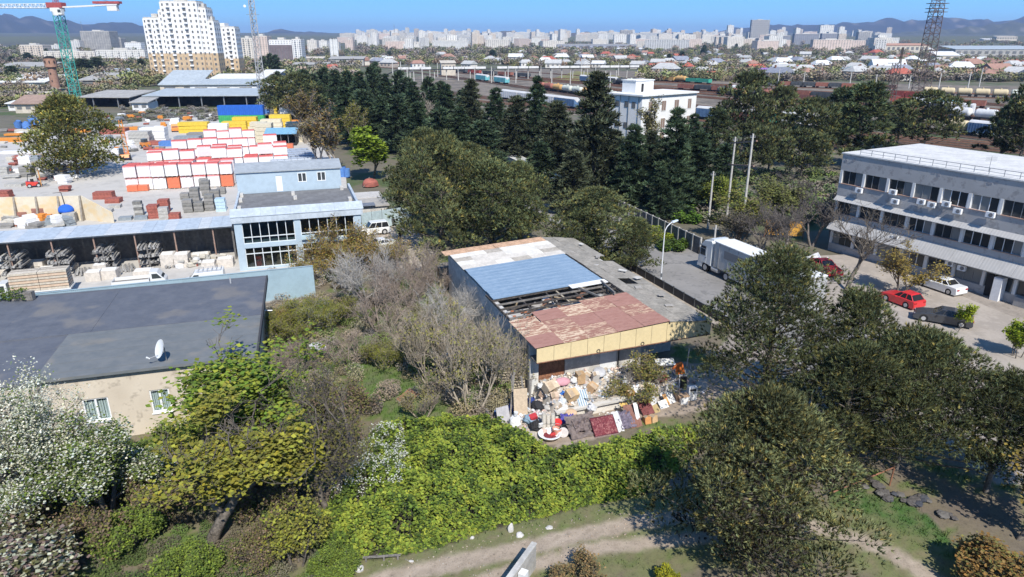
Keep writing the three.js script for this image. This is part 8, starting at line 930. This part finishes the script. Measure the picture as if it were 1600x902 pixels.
// ---------- broadleaved trees ----------
{
  const place = (t, u, v, label, category = 'tree', yaw = 0, y = 0) => { t.name = numbered(t.name); t.position.copy(g(u, v, y)); t.rotation.y = yaw; scene.add(t); tag(t, label, category); return t; };
  const white = [.66, .66, .57], cream = [.48, .49, .36], green = [.14, .2, .035], olive = [.27, .26, .045], yel = [.33, .34, .05];
  // the orchard along the lower left
  place(makeBroad('blossom_tree', { h: 10.2, w: 8.6, levels: 5, kids: 3.7, r0: .16, spread: .85, leaves: 17, leaf: .1, puff: .36, cols: [white, white, cream, cream, green], bark: M.bark, stems: 2, mat: PETAL }), 40, 830, 'white blossoming tree at the left edge, before the dark house window');
  place(makeBroad('blossom_tree', { h: 7.4, w: 8, levels: 5, kids: 3.7, r0: .13, spread: .9, leaves: 15, leaf: .1, puff: .34, cols: [white, cream, green, green, [.16, .2, .06]], stems: 3, mat: PETAL }), 165, 815, 'pale blossoming tree with green leaves below the house window', 'tree', 2);
  place(makeBroad('blossom_tree', { h: 3.6, w: 5.2, levels: 4, kids: 3.7, r0: .08, spread: .9, leaves: 6, leaf: .12, puff: .3, cols: [[.22, .16, .14], cream, [.12, .12, .05]], stems: 3, mat: PETAL }), 45, 925, 'thin reddish-grey bush with scattered blossom in the lower left corner', 'bush', 1);
  place(makeBroad('maple_tree', { h: 8.8, w: 8.8, levels: 5, kids: 4.1, r0: .2, spread: .9, leaves: 11, leaf: .13, puff: .3, cols: [olive, yel, [.24, .24, .05], [.33, .3, .04]], patchy: .42 }), 328, 850, 'yellow-green maple with twin trunks in front of the beige house', 'tree', .6);
  place(makeBroad('maple_tree', { h: 9.2, w: 10.6, levels: 5, kids: 4.1, r0: .17, spread: .9, leaves: 13, leaf: .14, puff: .34, cols: [[.2, .28, .035], [.15, .24, .03], [.28, .31, .04]], patchy: .45 }), 424, 762, 'fresh green leafing tree right of the yellow-green maple', 'tree', 1.6);
  place(makeBroad('bare_tree', { h: 8.6, w: 9.4, levels: 5, kids: 4, r0: .14, spread: .95, stems: 2, leaves: 1, leaf: .09, cols: [[.16, .15, .04]], bark: M.bark }), 515, 795, 'dark bare tree between the green tree and the hedge', 'tree', 1);
  place(makeBroad('young_tree', { h: 3.8, w: 3.6, levels: 4, kids: 3.7, r0: .06, spread: .9, stems: 3, leaves: 4, leaf: .13, puff: .25, cols: [yel, olive, [.2, .2, .05]] }), 465, 885, 'low yellow-leaved sapling at the left end of the hedge', 'tree', 2);
  { // brush under the orchard
    const base = [makeBroad('orchard_bush', { h: 2.6, w: 4.6, levels: 4, kids: 4, r0: .05, spread: .9, lean: .8, stems: 7, minR: .008, leaves: 5, leaf: .12, puff: .26, cols: [green, [.22, .29, .04], [.18, .24, .05]] }), makeBroad('orchard_bush', { h: 2.6, w: 4.6, levels: 4, kids: 4.4, r0: .05, spread: .9, lean: .8, stems: 7, minR: .008, leaves: 2, leaf: .1, puff: .25, cols: [[.24, .17, .12], [.2, .2, .06]] }), makeBroad('orchard_bush', { h: 2.6, w: 4.6, levels: 4, kids: 4, r0: .05, spread: .9, lean: .8, stems: 7, minR: .008, leaves: 4, leaf: .11, puff: .26, cols: [yel, olive, [.3, .3, .06]] })];
    for (const [k, u, v, s, l] of [[1, 120, 880, 1.1, 'reddish twiggy bush at the bottom left, below the blossom'], [0, 205, 850, .9, 'green bush left of the pale stake'], [1, 265, 800, 1.2, 'dark brush between the blossoming tree and the maple'], [0, 300, 905, .8, 'low green bush at the bottom edge under the maple'], [1, 415, 880, .8, 'low twiggy bush at the foot of the green tree'], [1, 420, 800, 1.2, 'grey brush under the green tree'], [0, 190, 760, 1, 'green bush below the house window'], [0, 270, 720, 1.1, 'green bush against the house wall right of the window'], [0, 520, 900, .6, 'small green bush at the left end of the track verge'], [1, 530, 660, 1.2, 'dark twiggy bush above the blossom sprays'], [1, 500, 700, 1.3, 'brown thicket left of the blossom sprays'], [0, 90, 780, 1, 'green bush under the left blossoming tree'], [0, 350, 660, 1.1, 'green bush at the right end of the house wall'], [1, 15, 860, 1, 'brown bush at the left edge']]) { const c = copy(base[k], g(u, v), rnd() * 6, undefined, undefined, s); tag(c, l, 'bush'); }
  }
  // storage yard and lane
  place(makePine('yard_tree', { h: 14.6, w: 15, clumps: 70, tufts: 95, needles: 8, low: .1, needle: .5, wide: .1, cone: .15, plump: 1.25, col: [.38, .4, .13] }), 122, 276, 'big olive-green tree standing in the storage yard', 'tree', 0, .13);
  place(makeBroad('young_tree', { h: 10, w: 9, levels: 5, kids: 3.7, r0: .18, spread: .8, leaves: 7, leaf: .42, puff: .5, cols: [[.24, .32, .02], [.2, .28, .025]] }), 584, 278, 'bright lime-green tree beside the pine group', 'tree');
  const orange = { levels: 5, kids: 3.7, r0: .14, spread: .5, up: .5, lean: .12, stems: 2, leaves: 1, leaf: .3, puff: .4, cols: [[.24, .15, .05], [.24, .2, .05]], bark: worn([.3, .25, .2], [.45, .39, .33], 41, 1), minR: .022 };
  place(makeBroad('bare_tree', { ...orange, h: 14, w: 9.5 }), 500, 262, 'rusty orange budding tree behind the showroom, nearest the blue kiosk');
  place(makeBroad('bare_tree', { ...orange, h: 11.5, w: 9, leaves: 1 }), 524, 262, 'silvery bare tree among the orange budding trees', 'tree', 1);
  place(makeBroad('bare_tree', { ...orange, h: 12, w: 6, leaves: 2, cols: [[.25, .24, .05]] }), 553, 238, 'slender yellowish budding tree left of the lime-green one', 'tree', 2);
  place(makeBroad('bare_tree', { ...orange, h: 14, w: 9, leaves: 2 }), 478, 225, 'orange-brown budding tree at the back of the storage yard', 'tree', 3);
  place(makeBroad('bare_tree', { h: 12.5, w: 6.5, levels: 5, kids: 3.7, r0: .16, spread: .5, up: .5, minR: .03, bark: M.paleBark }), 668, 222, 'white bare tree standing out against the dark conifers', 'tree', 1);
  place(makeBroad('ivy_tree', { h: 15.5, w: 5, levels: 5, kids: 3.7, r0: .2, spread: .4, up: .6, minR: .03, leaves: 3, leaf: .35, puff: .5, cols: [[.22, .2, .07], [.28, .25, .12]], bark: M.paleBark }), 1012, 275, 'pale budding poplar in front of the white building', 'tree');
  // behind the road fence and round the car park
  const bud = (h, w, cols, leaves = 2, o = {}) => makeBroad('budding_tree', { h, w, levels: 5, kids: 3.7, r0: .11, spread: .75, stems: 2, minR: .012, leaves, leaf: .17, puff: .4, cols, ...o });
  place(bud(7, 8, [[.2, .23, .04], [.24, .22, .06]], 4), 1160, 375, 'greenish budding tree at the foot of the twin concrete poles');
  place(bud(7, 9, [[.2, .21, .07], [.17, .19, .05]], 4), 1205, 345, 'yellow-green budding tree behind the twin concrete poles', 'tree', 1);
  place(bud(6.4, 7, [[.22, .26, .04]], 4), 1112, 335, 'small fresh green tree behind the concrete fence', 'tree', 2);
  place(bud(6, 6, [[.16, .14, .09]], 1), 1145, 392, 'thin grey budding bush between the fence and the truck', 'bush', 2);
  const bareS = [[7.5, 7.5, 1225, 405, 'bare tree in front of the orange sheet behind the truck'], [8, 8, 1268, 385, 'bare spreading tree left of the office block'], [7, 7, 1300, 380, 'bare tree touching the left corner of the office block'], [6, 6.5, 1190, 400, 'low bare tree over the white wreck behind the truck'], [7, 8, 1250, 345, 'bare bushy tree behind the orange sheet']];
  for (const [h, w, u, v, l] of bareS) place(makeBroad('bare_tree', { h, w, levels: 5, kids: 3.9, r0: .11, spread: .8, stems: 2, minR: .012, bark: worn([.13, .11, .1], [.24, .21, .19], 43, 1) }), u, v, l, 'tree', rnd() * 6);
  place(makeBroad('bare_tree', { h: 9.6, w: 9, levels: 5, kids: 3.7, r0: .16, spread: .75, minR: .012, lean: .15, bark: M.bark }), 1322, 455, 'tall bare tree with a dark forked trunk before the office block', 'tree', 1);
  place(makeBroad('budding_tree', { h: 5.8, w: 7, levels: 5, kids: 3.7, r0: .1, spread: .9, stems: 2, minR: .012, leaves: 3, leaf: .14, puff: .35, cols: [[.36, .28, .07], [.3, .22, .06]] }), 1405, 462, 'golden budding tree in front of the office block, between the cars');
  place(makeBroad('young_tree', { h: 3.6, w: 3.2, levels: 4, kids: 3.7, r0: .05, spread: .7, stems: 4, leaves: 9, leaf: .17, puff: .25, cols: [[.3, .36, .02], [.24, .32, .03]] }), 1588, 560, 'bright yellow-green sapling at the right edge of the car park');
  place(makeBroad('young_tree', { h: 3, w: 1.8, levels: 4, kids: 3.7, r0: .04, spread: .6, leaves: 6, leaf: .15, puff: .2, cols: [[.3, .36, .02]] }), 1496, 520, 'thin yellow-green sapling beside the dark saloon');
  place(makeBroad('orange_bush', { h: 2.8, w: 5, levels: 4, kids: 4, r0: .06, spread: .95, stems: 6, leaves: 5, leaf: .11, puff: .2, cols: [[.3, .17, .05], [.26, .17, .06], [.22, .2, .06]] }), 1560, 925, 'orange budding bush in the lower right corner', 'bush');
  place(makeBroad('orange_bush', { h: 1.5, w: 3.4, levels: 4, kids: 4, r0: .05, spread: .95, stems: 6, leaves: 3, leaf: .07, puff: .15, cols: [[.3, .2, .09], [.2, .17, .08]] }), 897, 915, 'low orange-brown bush beside the concrete gate post', 'bush');
  place(makeBroad('yellow_bush', { h: 1.1, w: 1.3, levels: 4, kids: 3.7, r0: .03, spread: .9, stems: 4, leaves: 9, leaf: .1, puff: .14, cols: [[.36, .34, .02], [.26, .28, .03]] }), 1040, 915, 'small round yellow-green bush at the bottom edge under the pine', 'bush');
  place(makeBroad('golden_tree', { h: 6, w: 5, levels: 5, kids: 3.7, r0: .1, spread: .8, minR: .01, leaves: 2, leaf: .13, puff: .3, cols: [[.26, .19, .04]] }), 1590, 845, 'thin golden-leaved tree under the right edge pine', 'tree');
  // overgrown ground between the house and the workshop
  const tan = worn([.33, .28, .21], [.54, .46, .36], 44, 1), grey = worn([.34, .32, .29], [.55, .52, .48], 45, 1), brown = worn([.2, .16, .13], [.36, .29, .24], 46, 1);
  const shrub = (o) => sized(makeBroad('bare_shrub', { h: 5, w: 7, levels: 4, kids: 4, r0: .07, spread: .85, lean: .7, stems: 6, first: .4, minR: .009, bark: tan, leaf: .13, puff: .3, ...o }), 5, 7);
  const hay = [[.3, .27, .1], [.26, .25, .08]], rustl = [[.35, .22, .05], [.3, .21, .07], [.28, .27, .06]], yell = [[.25, .24, .04], [.2, .2, .05], [.22, .24, .03]];
  const S = { tan: [shrub({ leaves: 1, cols: hay, patchy: .52 }), shrub({ leaves: 1, cols: hay, patchy: .5, up: .45, spread: .6, kids: 4.4 })], bare: [shrub({}), shrub({ kids: 4.4, spread: 1 })], rust: [shrub({ leaves: 4, cols: rustl })], yellow: [shrub({ leaves: 4, cols: yell })] };
  for (const [h, w, u, v, bk, kind, label] of [
    [8, 8.5, 735, 640, tan, 'tan', 'big tan bare shrub against the left wall of the workshop'], [7, 7, 680, 600, tan, 'tan', 'tan bare shrub left of the big one by the workshop'], [6.4, 6.5, 778, 610, tan, 'tan', 'straw-coloured shrub with long arching stems at the workshop corner'], [5.4, 6, 650, 560, tan, 'bare', 'small tan shrub at the edge of the grass path'], [5.6, 7, 700, 530, grey, 'bare', 'grey bare shrub beside the blue roof sheet'],
    [7.6, 9.5, 575, 475, grey, 'bare', 'silver-grey bare shrub before the showroom fence'], [6.6, 8, 635, 480, brown, 'bare', 'purplish bare thicket left of the workshop'], [5, 7, 660, 440, brown, 'tan', 'brown bare thicket below the pine group'], [5.4, 7.5, 600, 520, brown, 'bare', 'dark brown thicket above the grass path'],
    [6.4, 9.5, 545, 420, brown, 'rust', 'rust-leaved shrub in front of the showroom glass'], [5, 8, 505, 438, brown, 'rust', 'rust and olive shrub at the corner of the showroom'], [4.6, 7, 600, 420, brown, 'rust', 'rust-leaved shrub in front of the parked jeep'], [3.6, 6, 490, 520, grey, 'yellow', 'yellow-green shrub beside the pale blue fence'], [3.4, 5, 450, 540, brown, 'yellow', 'yellowish shrub at the end wall of the house'], [3, 4.6, 530, 510, brown, 'yellow', 'olive shrub in the middle of the overgrown plot'], [3.2, 5.5, 470, 580, brown, 'bare', 'dark bare shrub behind the leafing maples'],
    [3.4, 5, 545, 570, brown, 'bare', 'dark twiggy shrub at the left of the grass path'], [2.4, 4, 600, 575, tan, 'yellow', 'low green and tan shrub on the grass path'], [4.5, 6, 745, 500, grey, 'bare', 'fine grey shrub reaching over the blue sheet roof'], [4, 5.5, 690, 455, brown, 'bare', 'bare brown shrub below the white asbestos roof'], [2.6, 4, 660, 650, tan, 'tan', 'low tan shrub above the hedge'], [3, 3.4, 672, 520, brown, 'yellow', 'small yellow-leaved shrub beside the tan thicket'],
    [6, 7, 715, 585, tan, 'bare', 'pale twiggy shrub in the middle of the tan thicket'], [3.6, 5, 790, 560, grey, 'bare', 'grey shrub pressed against the workshop wall'], [3.6, 6, 620, 445, grey, 'bare', 'grey shrub between the showroom fence and the thicket'], [3, 5, 430, 515, brown, 'rust', 'brownish shrub in the corner between the house and the fence'],
  ]) { const o = pick(S[kind]), c = o.clone(); c.name = numbered('shrub'); c.position.copy(g(u, v)); c.rotation.y = rnd() * 6.283; c.scale.set(w / 7, h / 5, w / 7); c.children[0].material = bk; scene.add(c); tag(c, label, 'shrub'); }
  place(makeBroad('leafy_shrub', { h: 3.9, w: 6, levels: 4, kids: 3.7, r0: .06, spread: .9, lean: .8, stems: 6, first: .4, minR: .01, leaves: 6, leaf: .13, puff: .3, cols: [[.28, .25, .08], [.17, .19, .05], [.26, .2, .06]], bark: worn([.2, .17, .14], [.34, .3, .26], 47, 1), patchy: .45 }), 1003, 628, 'olive and brown shrub growing out of the junk heap under the fascia', 'shrub');
  // shrubs along the concrete fence
  for (const [u, v, l] of [[1012, 368, 'bright green hedge shrub at the foot of the concrete fence, farthest from the truck'], [1030, 378, 'bright green hedge shrub at the foot of the concrete fence, second from the truck'], [1050, 390, 'green hedge shrub at the foot of the concrete fence, nearest the truck']]) place(makeBroad('fence_shrub', { h: 1.5, w: 4.4, levels: 3, kids: 4.5, r0: .04, spread: .95, stems: 8, lean: .9, leaves: 12, leaf: .22, puff: .25, cols: u < 1040 ? [[.3, .34, .015], [.22, .28, .02]] : [[.1, .17, .02], [.07, .12, .02]] }), u, v, l, 'shrub', rnd() * 6);
  for (const [u, v, w, l] of [[1085, 330, 6, 'green grass-like bush behind the concrete fence'], [1075, 345, 5, 'lush green bush behind the fence, nearest the thin pole'], [1258, 325, 5, 'bright green bush left of the office block']]) place(makeBroad('fence_shrub', { h: 1.6, w, levels: 3, kids: 4.5, r0: .04, spread: .95, stems: 8, lean: .9, leaves: 12, leaf: .25, puff: .3, cols: [[.1, .2, .02], [.13, .22, .03]] }), u, v, l, 'shrub', rnd() * 6);
}
// ---------- the bramble hedge, grass and weeds ----------
{
  const lv = new Leaves(), H = (x, z) => { // height of the thicket: mounded, lower at its rim
    const e = toLine(x, z, [...HEDGE, HEDGE[0]]); return Math.min(1, e / 1.5) * (1.5 + 1.5 * fbm(x * .28, z * .28, 4) + 1.7 * fbm(x * .8, z * .8, 8, 3)) ;
  };
  const bx = new THREE.Box2().setFromPoints(HEDGE.map((p) => new THREE.Vector2(p.x, p.z)));
  const tones = [[.075, .12, .025], [.16, .23, .035], [.23, .31, .042], [.29, .36, .05], [.36, .41, .06]];
  let n = 0;
  while (n < 64000) {
    const x = rr(bx.min.x, bx.max.x), z = rr(bx.min.y, bx.max.y); if (!inPoly(x, z, HEDGE)) continue;
    const gap = fbm(x * .8, z * .8, 14); if (gap < -.16 && rnd() < .85) { n++; continue; }
    const h = H(x, z), y = h - Math.abs(rr(0, 1) * rr(0, 1)) * Math.min(h, 1.2) + .06 * nz(x * 5, z * 5), k = .5 + fbm(x * .6, z * .6, 20) * 1.4 + rr(-.45, .45);
    lv.leaf(x, Math.max(.02, y), z, rr(.1, .24), vary(tones[Math.max(0, Math.min(4, Math.floor(k * 5)))], .25), .5); n++;
  }
  const hedge = thing('bramble_hedge', 'long bright green bramble hedge across the foreground below the junk heap', 'hedge');
  part('foliage', lv.get(), LEAF, hedge).userData.kind = 'stuff';
  const st = new MB();
  for (let i = 0; i < 2600; i++) { const x = rr(bx.min.x, bx.max.x), z = rr(bx.min.y, bx.max.y); if (!inPoly(x, z, HEDGE)) continue; const h = H(x, z); st.tube(V(x, 0, z), V(x + rr(-.5, .5), h * rr(.7, 1.2), z + rr(-.5, .5)), .014, .006, 3, false); }
  st.build('stems', worn([.1, .08, .065], [.2, .17, .15], 51, 1), hedge).userData.kind = 'stuff';
  // white blossom sprays over the left end
  const bl = new Leaves(), tw = new MB(), bush = thing('blossom_spray', 'white blossom sprays rising out of the left end of the hedge', 'bush');
  for (let i = 0; i < 210; i++) { const p = g(rr(520, 640), rr(690, 800)); const u0 = (p.x + 6.5) / 3; if (rnd() > .35 + .65 * Math.exp(-u0 * u0 * .6) || !inPoly(p.x, p.z, HEDGE)) continue; const h = H(p.x, p.z) + rr(.1, .7); tw.tube(V(p.x, 0, p.z), V(p.x, h, p.z), .012, .006, 3, false); for (let k = 0; k < 16; k++) bl.leaf(p.x + rr(-.2, .2), h + rr(-.25, .15), p.z + rr(-.2, .2), rr(.06, .11), k % 4 ? [.66, .67, .6] : [.16, .22, .04]); }
  tw.build('stem', M.bark, bush); part('blossom', bl.get(), PETAL, bush);
  // meadow grass on whatever is not trodden
  const bl2 = new Leaves();
  for (let i = 0; i < 120000; i++) {
    const p = V(rr(-34, 40), 0, -24 - Math.pow(rnd(), 1.4) * 40), c = groundTone(p.x, p.z), lush = c[1] / Math.max(c[0], .01);
    if (lush < 1.05 || inPoly(p.x, p.z, HEDGE) || rnd() > (lush - 1) * 2.2) continue;
    const y = lump(p.x, p.z), h = rr(.08, .26) * (lush > 1.4 ? 1.3 : 1), a = rnd() * 6.283, w = .018, dx = Math.cos(a), dz = Math.sin(a), b = rr(-.12, .12);
    const col = vary([c[0] * 1.05, c[1] * 1.1, c[2]], .3);
    bl2.tri(p.x - dx * w, y, p.z - dz * w, p.x + dx * w, y, p.z + dz * w, p.x + b, y + h, p.z + rr(-.12, .12), col);
  }
  solo('meadow_grass', bl2.get(), LEAF, 'short green meadow grass along the track and the path', 'grass', undefined, 'stuff');
}
renderer.render(scene, camera);
